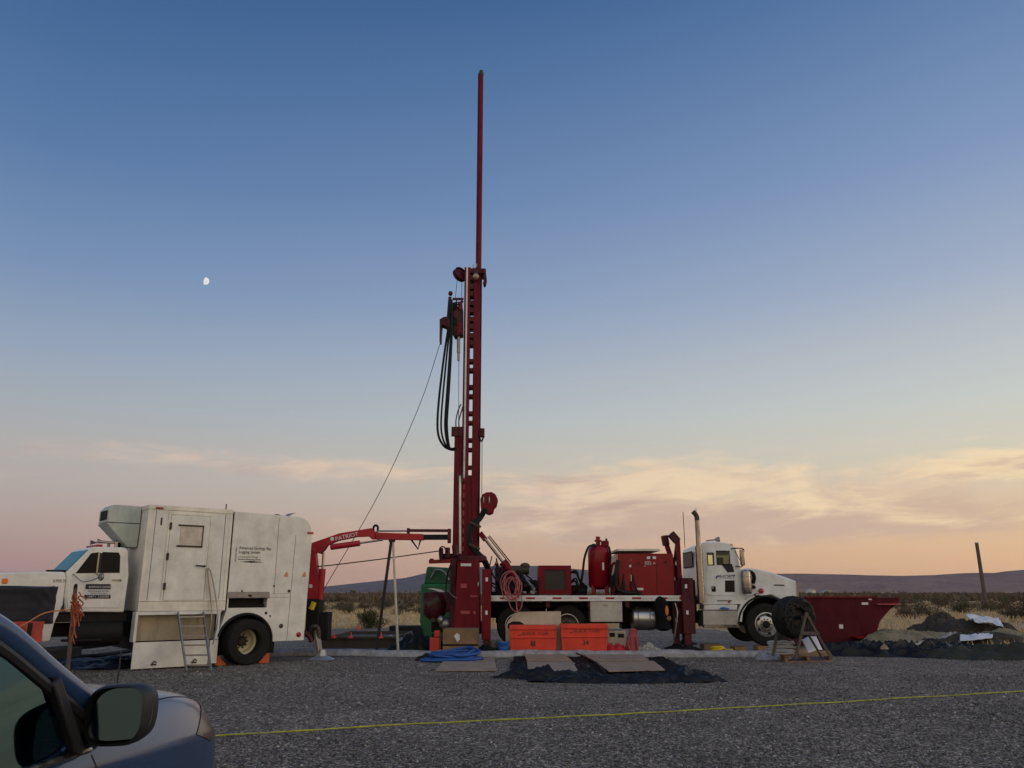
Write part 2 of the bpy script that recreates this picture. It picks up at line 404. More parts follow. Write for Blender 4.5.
sc.view_settings.view_transform = 'Standard'; sc.view_settings.look = 'None'; sc.view_settings.exposure = 0; sc.view_settings.gamma = 1
sc.cycles.max_bounces = 6; sc.cycles.transparent_max_bounces = 12; sc.cycles.use_denoising = True

# ------------------------------------------------------------------ ground
def in_pad(x, y):                         # gravel pad outline, wavering
    w = fbm(x, y, .12)*1.4
    if y > 37.5+w: return False
    if x > 0:
        lim = 13.2+w if y < 20.5 else 11.2+w*.8-(y-20.5)*.12
        return x < lim
    return x > -40
def terrain_z(x, y):
    d = max(0, (x-(12.5 if y < 20.5 else 11.5))/5, (y-38)/8, (-42-x)/6)
    d = min(1, d)
    return d*(.16*fbm(x, y, .07)+.10*fbm(x+40, y, .25)) - .02 + (.22*min(1, d) if x > 8 else 0)
def ground_mat(name, pad):
    m = bpy.data.materials.new(name); m.use_nodes = True; nt = m.node_tree; b = nt.nodes['Principled BSDF']; L = nt.links.new
    tc = nd(nt, 'ShaderNodeTexCoord'); b.inputs['Roughness'].default_value = .95; b.inputs['Specular IOR Level'].default_value = .2
    def nz(scale, det, rough=.6):
        n = nd(nt, 'ShaderNodeTexNoise'); n.inputs['Scale'].default_value = scale; n.inputs['Detail'].default_value = det; n.inputs['Roughness'].default_value = rough
        L(tc.outputs['Object'], n.inputs['Vector']); return n.outputs['Fac']
    def rmp(f, st):
        n = nd(nt, 'ShaderNodeValToRGB'); e = n.color_ramp.elements
        for i, (p, c) in enumerate(st):
            q = e[i] if i < 2 else e.new(p)
            q.position = p; q.color = (*c, 1)
        L(f, n.inputs['Fac']); return n.outputs['Color']
    if pad:
        v = nd(nt, 'ShaderNodeTexVoronoi'); v.inputs['Scale'].default_value = 34; L(tc.outputs['Object'], v.inputs['Vector'])
        s = nd(nt, 'ShaderNodeSeparateColor'); L(v.outputs['Color'], s.inputs[0])
        stone = rmp(s.outputs[0], [(0, (.034,.032,.031)), (.5, (.095,.09,.086)), (.8, (.18,.17,.16)), (1, (.36,.335,.31))])
        pm = rmp(nz(.35, 6, .65), [(.33, (1.22,1.08,.97)), (.68, (1.98,1.77,1.57))])
        mx = nd(nt, 'ShaderNodeMix', data_type='RGBA', blend_type='MULTIPLY'); mx.inputs['Factor'].default_value = 1
        L(stone, mx.inputs['A']); L(pm, mx.inputs['B'])
        m2 = nd(nt, 'ShaderNodeMix', data_type='RGBA', blend_type='MULTIPLY'); m2.inputs['Factor'].default_value = 1
        L(mx.outputs['Result'], m2.inputs['A']); L(rmp(nz(1.7, 7, .7), [(.32, (.72,.72,.72)), (.7, (1.2,1.2,1.2))]), m2.inputs['B']); L(m2.outputs['Result'], b.inputs['Base Color'])
        bp = nd(nt, 'ShaderNodeBump'); bp.inputs['Strength'].default_value = 1.; bp.inputs['Distance'].default_value = .03; bp.invert = True
        L(v.outputs['Distance'], bp.inputs['Height']); L(bp.outputs['Normal'], b.inputs['Normal'])
    else:
        a = rmp(nz(.09, 8, .7), [(.34, (.16,.12,.07)), (.46, (.42,.31,.18)), (.56, (.52,.39,.24)), (.7, (.24,.19,.11))])
        g = rmp(nz(4, 6), [(.3, (.6,.6,.58)), (.7, (1.25,1.22,1.2))])
        mx = nd(nt, 'ShaderNodeMix', data_type='RGBA', blend_type='MULTIPLY'); mx.inputs['Factor'].default_value = 1
        L(a, mx.inputs['A']); L(g, mx.inputs['B']); L(mx.outputs['Result'], b.inputs['Base Color'])
        bp = nd(nt, 'ShaderNodeBump'); bp.inputs['Strength'].default_value = .8; bp.inputs['Distance'].default_value = .1
        L(nz(3, 6), bp.inputs['Height']); L(bp.outputs['Normal'], b.inputs['Normal'])
    return m
def axis(a, b, fine0, fine1, step):
    q = list(np.arange(fine0, fine1+.01, step)); s = step
    while q[-1] < b: s *= 1.35; q.append(q[-1]+s)
    s = step
    while q[0] > a: s *= 1.35; q.insert(0, q[0]-s)
    return q
mb = MB(); xs = axis(-9000, 9000, -50, 60, 1.); ys = axis(-3000, 9000, -10, 90, 1.)
mb.add([(x, y, terrain_z(x, y)) for x in xs for y in ys], [(i*len(ys)+j, (i+1)*len(ys)+j, (i+1)*len(ys)+j+1, i*len(ys)+j+1) for i in range(len(xs)-1) for j in range(len(ys)-1)])
kind(mb.build('ground', ground_mat('dry desert ground', False), origin=(0,0,0)), 'structure')
mb = MB(); idx = {}; st = .5
def pv(i, j):
    if (i, j) not in idx:
        x, y = i*st, j*st; idx[i, j] = len(mb.v); mb.v.append(Vector((x, y, .012*fbm(x, y, .3)*(1 if y > 9 else .4))))
    return idx[i, j]
for i in range(-80, 32):
    for j in range(-16, 82):
        if in_pad((i+.5)*st, (j+.5)*st): mb.f.append((pv(i,j), pv(i+1,j), pv(i+1,j+1), pv(i,j+1)))
kind(mb.build('gravel_pad', ground_mat('crushed gravel', True), origin=(0,0,0)), 'structure')

# loose crushed stone, as real little rocks
def stones():
    rng = np.random.default_rng(3); P = []
    for (y0, y1, dens) in ((7.3, 10, 430), (10, 13, 300), (13, 17, 170), (17, 21.2, 90)):
        W = y1*.68+1.5; n = int((y1-y0)*2*W*dens)
        P.append(np.stack([rng.uniform(-W, W, n), rng.uniform(y0, y1, n)], 1))
    P = np.concatenate(P); P = P[np.abs(P[:,0]) < P[:,1]*.68+1.2]
    P = P[(P[:,0] < 12.5)]
    n = len(P); base = np.array([[1,0,0],[-1,0,0],[0,1,0],[0,-1,0],[0,0,1],[0,0,-1]], float)
    tri = np.array([[0,2,4],[2,1,4],[1,3,4],[3,0,4],[2,0,5],[1,2,5],[3,1,5],[0,3,5]])
    sz = rng.lognormal(math.log(.0115), .34, n)[:,None,None]*(1+np.clip(P[:,1]-10, 0, 12)/45)[:,None,None]
    v = base[None]*sz*rng.uniform(.6, 1.25, (n,6,1)) + rng.normal(0, .18, (n,6,3))*sz
    th = rng.uniform(0, 2*PI, n); c, s = np.cos(th)[:,None], np.sin(th)[:,None]
    tl = rng.uniform(-.6, .6, n)[:,None]; vx, vz = v[:,:,0].copy(), v[:,:,2].copy()*.8
    v[:,:,0] = vx*np.cos(tl)-vz*np.sin(tl); v[:,:,2] = vx*np.sin(tl)+vz*np.cos(tl)
    x = v[:,:,0]*c-v[:,:,1]*s; y = v[:,:,0]*s+v[:,:,1]*c
    v[:,:,0] = x+P[:,0,None]; v[:,:,1] = y+P[:,1,None]; v[:,:,2] += .005
    me = bpy.data.meshes.new('gravel_stones'); nv = n*6; nf = n*8
    me.vertices.add(nv); me.vertices.foreach_set('co', v.reshape(-1))
    me.loops.add(nf*3); me.polygons.add(nf)
    me.loops.foreach_set('vertex_index', (tri[None]+np.arange(n)[:,None,None]*6).reshape(-1).astype(np.int32))
    me.polygons.foreach_set('loop_start', np.arange(0, nf*3, 3, dtype=np.int32)); me.update(); me.validate()
    at_ = me.attributes.new('tone', 'FLOAT', 'POINT'); at_.data.foreach_set('value', np.repeat(rng.uniform(0, 1, n), 6).astype(np.float32))
    m = bpy.data.materials.new('crushed stone'); m.use_nodes = True; nt = m.node_tree; b = nt.nodes['Principled BSDF']; b.inputs['Roughness'].default_value = .85
    a = nd(nt, 'ShaderNodeAttribute', attribute_name='tone'); r = nd(nt, 'ShaderNodeValToRGB'); e = r.color_ramp.elements
    e[0].color = (.038,.036,.034,1); e[1].color = (.46,.43,.39,1); q = e.new(.6); q.color = (.17,.157,.143,1); q = e.new(.92); q.color = (.215,.20,.185,1)
    nt.links.new(a.outputs['Fac'], r.inputs['Fac']); nt.links.new(r.outputs['Color'], b.inputs['Base Color'])
    me.materials.append(m); o = bpy.data.objects.new('gravel_stones', me); C.objects.link(o)
    kind(o, 'stuff'); o['label'] = 'loose crushed grey stones covering the gravel pad'
stones()

# hills
def hill_mat(name, a, b_):
    m = mat(name, a, .95, var=.3, scale=.004, spec=.1)
    nt = m.node_tree; n = [q for q in nt.nodes if q.type == 'TEX_NOISE'][0]; r = [q for q in nt.nodes if q.type == 'VALTORGB'][0]
    mp = nd(nt, 'ShaderNodeMapping'); mp.inputs['Scale'].default_value = (1, 1, 9); tc = [q for q in nt.nodes if q.type == 'TEX_COORD'][0]
    nt.links.new(tc.outputs['Object'], mp.inputs[0]); nt.links.new(mp.outputs[0], n.inputs['Vector'])
    n9 = nd(nt, 'ShaderNodeTexNoise'); n9.inputs['Scale'].default_value = .006; n9.inputs['Detail'].default_value = 9; n9.inputs['Roughness'].default_value = .62; nt.links.new(tc.outputs['Object'], n9.inputs['Vector'])
    bp = nd(nt, 'ShaderNodeBump'); bp.inputs['Strength'].default_value = 1.; bp.inputs['Distance'].default_value = 70; nt.links.new(n9.outputs['Fac'], bp.inputs['Height']); nt.links.new(bp.outputs['Normal'], nt.nodes['Principled BSDF'].inputs['Normal'])
    r.color_ramp.elements[0].color = (*a, 1); r.color_ramp.elements[1].color = (*b_, 1); return m
def hill(name, prof, Y, depth, m, seed):       # ridge line measured in the photo, at real distance
    pts = [(at(px, py, Y)) for px, py in prof]
    xs_ = np.linspace(pts[0].x, pts[-1].x, 160); zs_ = np.interp(xs_, [p.x for p in pts], [p.z for p in pts])
    def fn(u, v):
        i = u*159; x = xs_[int(round(i))]; z = zs_[int(round(i))]
        s = math.sin(min(1, v*1.0)*PI)**.8 if v < 1 else 0
        k = noise.fractal(Vector((x*.003+seed, v*3, seed)), 1., 2., 5)
        return Vector((x + k*40*(v-.5), Y + (v-.5)*depth, max(-3, z*s*(1+.22*k*(1-s)) + k*z*.03 - 2)))
    mb = MB().grid(fn, 160, 21); o = mb.build(name, m, origin=(0, Y, 0)); return kind(o, 'structure')
hill('hill', [(250,594),(300,590.5),(340,586),(380,581.5),(410,578),(430,573),(460,569),(500,565.5),(540,566),(580,569),(640,573),(720,578),(800,584),(880,590)], 5200, 2600, hill_mat('blue sage hill', (.15,.135,.15), (.21,.18,.19)), 2.)
hill('hill', [(560,590),(620,584),(680,577),(740,573.5),(790,573),(840,574.5),(880,575.5),(930,575),(965,572.5),(1000,573),(1030,569),(1100,564),(1200,561),(1330,566)], 3600, 1800, hill_mat('mauve grass hill', (.22,.15,.135), (.33,.225,.20)), 7.)
hill('hill', [(-500,590),(-300,586),(-120,584),(60,587),(200,589.5),(330,592)], 4400, 1800, hill_mat('far left hill', (.12,.10,.115), (.16,.13,.14)), 11.)

# ------------------------------------------------------------------ brush and dry grass
def leafmat(name, a, b_):
    m = bpy.data.materials.new(name); m.use_nodes = True; nt = m.node_tree; b = nt.nodes['Principled BSDF']; b.inputs['Roughness'].default_value = .9
    b.inputs['Specular IOR Level'].default_value = .1
    at_ = nd(nt, 'ShaderNodeAttribute', attribute_name='tone'); oi = nd(nt, 'ShaderNodeObjectInfo')
    ad = nd(nt, 'ShaderNodeMath', operation='MULTIPLY_ADD'); ad.inputs[1].default_value = .35; nt.links.new(oi.outputs['Random'], ad.inputs[0]); 
    ml = nd(nt, 'ShaderNodeMath', operation='MULTIPLY'); ml.inputs[1].default_value = .7; nt.links.new(at_.outputs['Fac'], ml.inputs[0]); nt.links.new(ml.outputs[0], ad.inputs[2])
    mx = nd(nt, 'ShaderNodeMix', data_type='RGBA'); mx.inputs['A'].default_value = (*a, 1); mx.inputs['B'].default_value = (*b_, 1)
    nt.links.new(ad.outputs[0], mx.inputs['Factor']); nt.links.new(mx.outputs['Result'], b.inputs['Base Color']); return m
LM = [leafmat('sage leaf', (.055,.054,.036), (.16,.14,.09)), leafmat('brown brush leaf', (.058,.043,.032), (.155,.115,.08)), leafmat('green bush leaf', (.034,.042,.018), (.085,.095,.044))]
def quads(name, P, D, S, W, m, tone):
    """many small leaf faces: centre P, direction D, length S, width W"""
    n = len(P); rng = np.random.default_rng(len(P)); R = rng.normal(size=(n,3)); side = np.cross(D, R); side /= np.linalg.norm(side, axis=1)[:,None]+1e-9
    a = P-side*W[:,None]/2; b = P+side*W[:,None]/2; c = P+D*S[:,None]
    v = np.stack([a, b, c+side*W[:,None]*.15, c-side*W[:,None]*.15], 1).reshape(-1, 3)
    me = bpy.data.meshes.new(name); me.vertices.add(n*4); me.vertices.foreach_set('co', v.reshape(-1)); me.loops.add(n*4); me.polygons.add(n)
    me.loops.foreach_set('vertex_index', np.arange(n*4, dtype=np.int32)); me.polygons.foreach_set('loop_start', np.arange(0, n*4, 4, dtype=np.int32)); me.update(); me.validate()
    t = me.attributes.new('tone', 'FLOAT', 'POINT'); t.data.foreach_set('value', np.repeat(tone, 4).astype(np.float32)); me.materials.append(m); return me
def bush_meshes(seed, dense):
    rng = np.random.default_rng(seed); nb = 46 if dense else 34; tips = []; stem = MB()
    for k in range(nb):
        a = rng.uniform(0, 2*PI); e = rng.uniform(.12, 1.5); L_ = rng.uniform(.55, 1.0)*(1 if e > .5 else .95)
        t = np.array([math.cos(a)*math.cos(e)*L_*.95, math.sin(a)*math.cos(e)*L_*.95, .08+math.sin(e)*L_*.82]); tips.append(t)
        if k < 22: stem.tube([(0,0,0), Vector(t)*.5+Vector((0,0,.03)), Vector(t)*.93], [.02,.014,.008,.005], 4, 2)
    tips = np.array(tips); n = 2600 if dense else 1500
    k = rng.integers(0, nb, n); f = rng.uniform(.35, 1.05, n)
    P = tips[k]*f[:,None] + rng.normal(0, .085 if dense else .075, (n,3)); P[:,2] = np.abs(P[:,2])
    D = P*.6+rng.normal(0, .6, (n,3)); D[:,2] += .4; D /= np.linalg.norm(D, axis=1)[:,None]
    tone = np.clip(rng.uniform(0, .6, n)+.4*rng.uniform(0, 1, nb)[k], 0, 1)
    return quads('foliage', P, D, rng.uniform(.05, .12, n), rng.uniform(.02, .045, n), LM[2 if dense else seed % 2], tone), stem
BUSH = []
def new_bush(seed, dense, label):
    o = thing('shrub', label, 'shrub', (0,0,0))
    me, st_ = bush_meshes(seed, dense); f = bpy.data.objects.new('foliage', me); C.objects.link(f); f.parent = o
    st_.build('stems', 'oldwood', o, local=True); return o
GRP = 'sagebrush across the desert beyond the pad'
protos = [new_bush(s, False, 'dry sagebrush in the scrub belt beyond the gravel pad') for s in (1, 2, 3, 4)]
used = set()
def put_bush(k, x, y, s, sz=None, label=None):
    o = protos[k % 4]
    sc_ = (s*random.uniform(.9,1.25), s*random.uniform(.9,1.25), (sz or s)*random.uniform(.85,1.15)); rz = random.uniform(0, 6.28); loc = (x, y, terrain_z(x, y)-.02)
    if k % 4 not in used:
        used.add(k % 4); o.location = loc; o.rotation_euler = (0,0,rz); o.scale = sc_
    else: o = dup(o, loc, rz, scale=sc_)
    o['group'] = GRP
    if label: o['label'] = label
    return o
n = 0
for k in range(900):                     # seen gaps: between the trucks, and right of the mud tank
    if n >= 150: break
    Y = 50+200*random.random()**1.1
    px = random.choice([random.uniform(305, 475), random.uniform(305, 475), random.uniform(800, 1040), random.uniform(800, 1040), random.uniform(490, 700)])
    x = (px-512)/831*Y
    if 430 < px < 800 and Y < 70: continue
    if Y < 75 and random.random() < .72: continue
    if px > 790 and Y < 95: continue
    s = random.uniform(.45, .95)*(1+Y/400)
    put_bush(n, x, Y, s); n += 1
b = new_bush(9, True, 'rounded dark green bush on the grass just beyond the gravel'); p = gp(370, 628); b.location = (p.x, p.y, -.02); b.scale = (1.0, 1.0, 1.0); b.name = 'bush'
for px, Y, s, lab in ((922, 46, 1.25, 'tall brown brush clump right of the red mud tank'), (905, 44, .95, 'brown bush at the end of the red mud tank'), (957, 58, 1.0, 'brown bush between the mud tank and the leaning pole'),
                 (985, 60, 1.1, 'dark bush at the foot of the leaning pole'), (1010, 46, 1.1, 'dark bush at the right edge behind the white sheet'), (1026, 42, 1.45, 'large dark brush cut off by the right edge')):
    put_bush(random.randrange(4), (px-512)/831*Y, Y, s, s*.9, lab)
for px, Y, s in ((322,66,1.1), (341,72,1.3), (366,78,1.2), (405,70,1.1), (418,62,1.0), (428,74,1.3), (384,86,1.2), (440,66,1.1), (312,58,.9), (398,58,.7), (838,70,1.2), (860,62,1.1), (880,74,1.3), (900,66,1.2), (1000,64,1.3), (965,70,1.4), (940,76,1.4)): put_bush(random.randrange(4), (px-512)/831*Y, Y, s, s*.75)
for px, py, s, lab in ((348, 608, 1.1, 'brown bush on the tan grass beside the green bush'), (330, 602, 1.2, 'dark sagebrush right of the crane column'), (352, 600, 1.3, 'wide grey sagebrush behind the brown bush')):
    p = gp(px, py+6); put_bush(random.randrange(4), p.x, min(p.y, 75), s, s, lab)
def far_brush():
    rng = np.random.default_rng(21); n = 26000; Y = rng.uniform(90, 520, n); az = rng.uniform(-.78, .78, n); x = Y*np.tan(az)
    cl = np.array([noise.noise(Vector((a*.03, b_*.03, 0))) for a, b_ in zip(x, Y)]); k = cl > -.12; x, Y = x[k], Y[k]; n = len(x)
    rep = 7; x = np.repeat(x, rep)+rng.normal(0, .6, n*rep); y = np.repeat(Y, rep)+rng.normal(0, .6, n*rep)
    h = np.abs(rng.normal(0, .55, n*rep)); P = np.stack([x, y, h*.8], 1); D = rng.normal(0, .6, (n*rep,3)); D[:,2] = np.abs(D[:,2])+.4; D /= np.linalg.norm(D, axis=1)[:,None]
    me = quads('far_brush', P, D, rng.uniform(.3, .8, n*rep), rng.uniform(.25, .6, n*rep), LM[1], rng.uniform(0, .8, n*rep))
    o = bpy.data.objects.new('far_brush', me); C.objects.link(o); kind(o, 'stuff'); o['label'] = 'unbroken belt of dark sagebrush out to the horizon'
far_brush()
def dry_grass():
    rng = np.random.default_rng(5); n = 120000
    Y = 22+85*rng.uniform(0, 1, n)**1.4; az = rng.uniform(-.72, .72, n); x = Y*np.tan(az)
    ok = np.array([(not in_pad(a-.3, b_-.2)) and noise.noise(Vector((a*.2, b_*.2, 5))) > -.22 for a, b_ in zip(x, Y)]) & (Y > 21)
    x, Y = x[ok], Y[ok]; n = len(x)
    z = np.array([terrain_z(a, b_) for a, b_ in zip(x, Y)])
    P = np.stack([x, Y, z], 1); D = rng.normal(0, .38, (n,3)); D[:,2] = 1; D /= np.linalg.norm(D, axis=1)[:,None]
    gm = leafmat('straw blade', (.34,.25,.14), (.64,.49,.31))
    me = quads('dry_grass', P, D, rng.uniform(.08, .34, n), rng.uniform(.008, .03, n)*(1+Y/40), gm, rng.uniform(0, 1, n))
    o = bpy.data.objects.new('dry_grass', me); C.objects.link(o); kind(o, 'stuff'); o['label'] = 'dry tan grass beyond the gravel pad'
dry_grass()

# ================================================================== wheels (parts of a vehicle)
def wheel(parent, c, axis_, r, w, rim_mat, style='front', local=False, dual=0.):
    """tyre with tread grooves; rim and hub ride on it as sub-parts. axis_ points to the outside."""
    c = Vector(c); a = Vector(axis_).normalized(); h = w/2; ri = r*.56
    prof = [(ri, -h*.80), (ri+.02, -h*.95), (r*.80, -h), (r*.955, -h*.93), (r*.99, -h*.78), (r*.99, -h*.5), (r*.972, -h*.48), (r*.972, -h*.40), (r, -h*.38), (r, -h*.06), (r*.975, -h*.04), (r*.975, h*.04), (r, h*.06),
            (r, h*.38), (r*.972, h*.40), (r*.972, h*.48), (r*.99, h*.5), (r*.99, h*.78), (r*.955, h*.93), (r*.80, h), (ri+.02, h*.95), (ri, h*.80)]
    mb = MB().lathe(prof, c, a, 40, closed=True)
    if dual: mb.lathe(prof, c-a*dual, a, 40, closed=True)
    t = mb.build('wheel', 'tyre', parent, local=local)
    if style == 'dual':
        rp = [(ri+.005, -h*.8), (ri+.012, h*.86), (ri-.012, h*.9), (ri-.035, h*.75), (ri-.055, -h*.25), (ri*.60, -h*.55), (ri*.36, -h*.55)]
        MB().lathe(rp, c, a, 40).build('rim', rim_mat, t, local=local)
        hb = MB().lathe([(ri*.42, -h*.6), (ri*.42, -h*.25), (ri*.34, -h*.15), (ri*.32, h*.35), (ri*.24, h*.45), (0.001, h*.47)], c, a, 24)
        tt = Vector((0,0,1)) if abs(a.z) < .9 else Vector((1,0,0)); u = a.cross(tt).normalized(); v = u.cross(a)
        for k in range(10):
            th = 2*PI*k/10; p = c+(u*math.cos(th)+v*math.sin(th))*ri*.52; hb.cyl(p-a*h*.6, p-a*h*.28, .018, n=6)
        hb.build('hub', 'hub', t, local=local)
    else:
        rp = [(ri+.005, -h*.8), (ri+.012, h*.86), (ri-.012, h*.9), (ri-.03, h*.72), (ri-.045, h*.35), (ri*.80, h*.42), (ri*.62, h*.62), (ri*.30, h*.64)]
        rim = MB().lathe(rp, c, a, 40).build('rim', rim_mat, t, local=local)
        tt = Vector((0,0,1)); u = a.cross(tt).normalized(); v = u.cross(a); hb = MB()
        for k in range(10):
            th = 2*PI*k/10; p = c+(u*math.cos(th)+v*math.sin(th))*ri*.47; hb.cyl(p+a*h*.5, p+a*h*.74, .017, n=6)
        hb.lathe([(ri*.33, h*.6), (ri*.31, h*.95), (ri*.2, h*1.08), (.001, h*1.1)], c, a, 24)
        hb.build('hub', 'dark', t, local=local)
        ho = MB()
        for k in range(5):
            th = 2*PI*(k+.5)/5; p = c+(u*math.cos(th)+v*math.sin(th))*ri*.73; ho.lathe([(.001, h*.46), (.042, h*.53), (.042, h*.56), (.001, h*.565)], p, a, 12)
        ho.build('rim_slots', 'dark', t, local=local)
    return t

# ================================================================== white logging truck
LTA = gp(243, 664.5); LTH = math.radians(40)
logging = thing('box_truck', 'white box truck with side door, ladder and red crane at its rear', 'truck', LTA, LTH)
LM_ = ROOTM[logging.name]; LMi = LM_.inverted()
LD = Vector((math.cos(LTH), math.sin(LTH), 0)); LN = Vector((-math.sin(LTH), math.cos(LTH), 0))
def lt(px, py, y=0.):                     # photo measurement -> (s, z) on the truck's upright plane at depth y
    r = Vector(ray(px, py)); A = LTA+LN*y; O = Vector((0,0,H)); t = (A-O).dot(LN)/r.dot(LN); P = LMi @ (O+r*t); return (P.x, P.z)
K = dict(parent=logging, local=True)
def lb(*a, **k): return MB().box(*a, **k)
# laboratory box
bx = lb((-2.40, 0, 1.20), (-.53, 2.35, 3.45)).build('lab_box', 'white', bevel=.012, **K)
mb = MB()
mb.box((-2.415,-.014,3.37), (-.525,.05,3.465)); mb.box((-2.415,.06,3.37), (-2.33,2.36,3.464)); mb.box((-2.414,-.012,1.195), (-.526,.04,1.40))
mb.box((-2.416,-.012,1.41), (-2.335,.045,3.36)); mb.box((-.60,-.010,1.41), (-.528,.04,3.36)); mb.box((-2.41,-.022,1.405), (-.53,-.0,1.428))
mb.build('edge_trim', 'trim', bx, local=True, bevel=.006)
for q_ in (-2.25, -.70): MB().box((q_,-.006,1.44), (q_+.009,.01,3.35)).build('panel_seam', 'greyink', bx, local=True)
lb((-2.27,-.028,3.375), (-2.11,-.010,3.42)).build('marker_light', 'redlens', bx, local=True, bevel=.006)
text('1', 'number', 'ink', bx, facing((-2.21,-.003,3.10)), .24, local=True, squash=1.5)
mb = MB().box((-.60,.3,3.45), (-.58,.32,3.62)); mb.build('roof_antenna', 'dark', bx, local=True)
# door
dr = lb((-1.92,-.028,1.42), (-1.045,.01,3.27)).build('side_door', 'white', bevel=.01, **K)
mb = MB()
for a, b in (((-1.975,-.020,1.41), (-1.925,.012,3.33)), ((-1.04,-.020,1.41), (-.985,.012,3.33)), ((-1.925,-.019,3.275), (-1.04,.012,3.329))): mb.box(a, b)
mb.build('door_frame', 'trim', dr, local=True, bevel=.006)
(wx0, wz1), (wx1, wz0) = (-1.70, 3.03), (-1.21, 2.61)
wn = lb((wx0,-.034,wz0), (wx1,-.029,wz1)).build('window', mat('papered window pane', (.48,.42,.36), .35, var=.25, scale=6), dr, local=True)
MB().box((wx0-.05,-.044,wz1), (wx1+.03,-.03,wz1+.035)).box((wx0-.05,-.044,wz0-.04), (wx1+.03,-.03,wz0)).box((wx1,-.042,wz0), (wx1+.025,-.03,wz1)).build('window_trim', 'hub', dr, local=True)
MB().tube([(-1.30,-.075,2.175), (-1.10,-.08,2.165)], .014).cyl((-1.10,-.025,2.165), (-1.10,-.085,2.165), .022).build('door_handle', 'dark', dr, local=True)
for z in (3.02, 2.36, 1.72): MB().box((-1.945,-.045,z-.07), (-1.895,-.027,z+.07)).cyl((-1.92,-.045,z-.08), (-1.92,-.045,z+.08), .014, n=8).build('hinge', 'hub', dr, local=True)
# lower skirt under the box
mb = lb((-2.38,.20,.58), (-.66,.24,1.19)); mb.build('recessed_panel', 'board', **K)
dp = lb((-2.42,-.01,.03), (-.82,.02,.565)).build('drop_panel', 'white', bevel=.006, **K)
for s_ in (-1.97, -1.12):
    MB().box((s_-.06,-.03,.09), (s_+.05,-.011,.12)).tube([(s_-.04,-.04,.12), (s_,-.05,.18), (s_+.05,-.04,.14)], .012).build('latch', 'hub', dp, local=True)
MB().box((-2.44,-.012,.57), (-2.385,.24,1.19)).box((-.80,-.008,.06), (-.62,.02,.56)).box((-.70,-.006,.57), (-.62,.02,1.19)).box((-2.385,-.01,1.12), (-.70,.0,1.19)).build('skirt_frame', 'white', bevel=.005, **K)
lb((-2.35,.26,.40), (-.62,2.1,1.18)).build('underbox', 'dark', **K)
# rear body with wheel arch
arch = [(0+.67*math.cos(t), .5+.64*math.sin(t)) for t in np.linspace(math.radians(-2), math.radians(166), 22)]
top = [(-.49, 3.43), (1.08, 3.40), (1.24, 3.375), (1.37, 3.30), (1.46, 3.18), (1.505, 3.0), (1.51, 2.8)]
outl = top + [(1.455, .48)] + arch + [(-.655, .62), (-.57, .9), (-.49, 1.2)]
rb = MB().prism(outl, .0, .26).prism(top + [(1.47, 1.2), (-.485, 1.2)], .262, 2.38).build('rear_body', 'white', **K)
cut(rb, (-.46,-.1,1.245), (.465,.22,1.46))
sb = MB()
def seam(p, q): sb.beam((p[0],-.001,p[1]), (q[0],-.001,q[1]), .004, .012, up=(0,1,0))
seam((.62,3.35), (.62,1.55)); seam((1.08,2.95), (1.02,.5)); seam((.55,1.56), (1.04,1.56)); seam((.55,1.48), (1.04,1.48))
sb.build('panel_seam', 'greyink', rb, local=True)
lb((-.527,.03,1.2), (-.492,2.3,3.42)).build('gap_seal', 'dark', **K)
fl = MB(); R_ = Matrix.Rotation(math.radians(-58), 3, 'X')
fl.box((-.48,-.012,1.455), (.50,.012,1.60), rot=Matrix.Rotation(math.radians(-24), 3, 'X'), c=(0,0,1.60)); fl.build('locker_flap', mat('brownish locker flap', (.24,.19,.15), .6, dirt=(.1,.08,.06)), **K)
lb((-.02,-.075,1.50), (.05,-.04,1.54)).build('flap_latch', 'dark', **K)
MB().tube([(-.4,.08,1.27), (-.1,.05,1.30), (.1,.09,1.28), (.42,.06,1.30)], .03, 8, 4).build('stored_hose', 'dark', **K)
lb((-.455,.205,1.25), (.46,.217,1.455)).build('locker_shade', 'dark', **K)  # dark panel put in as the shade inside the open locker
fa = MB().tube([(0+.635*math.cos(t), -.005, .5+.605*math.sin(t)) for t in np.linspace(math.radians(-8), math.radians(168), 24)], .034, 8); fa.build('wheel_arch_flare', 'black', **K)
lb((-.60,.30,.2), (.85,.34,1.15)).build('inner_arch', 'dark', **K)
for (px, py, m_) in ((286,574.5,'amber'), (304,574.5,'amber')):
    s_, z = lt(px, py); MB().prism([(s_-.055, z-.05), (s_+.055, z-.05), (s_+.03, z+.06), (s_-.0, z+.06)], -.006, .004).build('warning_sticker', mat('orange cream sticker', (.5,.22,.10), .5, var=.5, scale=30), rb, local=True)
s_, z = lt(298.5, 634.5); MB().lathe([(.058,0),(.058,.02),(.045,.03),(.001,.032)], (s_, 0, z), (0,-1,0), 20).build('tail_reflector', 'redlens', rb, local=True)
for px, py, a in ((281,626,.07), (274,586,.03), (289,591,.05), (266,613,.045), (242,591,.03), (270,616,.03)):
    s_, z = lt(px, py); MB().lathe([(a*.75,0),(a*.75,.008),(a*.5,.012),(.001,.012)], (s_, 0, z), (0,-1,0), 14).build('body_latch', 'hub', rb, local=True)
s_, z = lt(310, 533); lb((s_-.07,-.012,z-.028), (s_+.09,.02,z+.028)).build('marker_light', 'redlens', rb, local=True)
s_, z = lt(284, 514.5); MB().ball((s_, .4, 3.40), (.11,.11,.07)).build('roof_vent', 'dark', rb, local=True)
s_, z = lt(295, 514); MB().box((s_-.1,.3,3.45), (s_+.18,.75,3.465), rot=Matrix.Rotation(math.radians(-28), 3, 'Y')).build('roof_hatch', 'steel', rb, local=True)
x0 = lt(239, 549)[0]
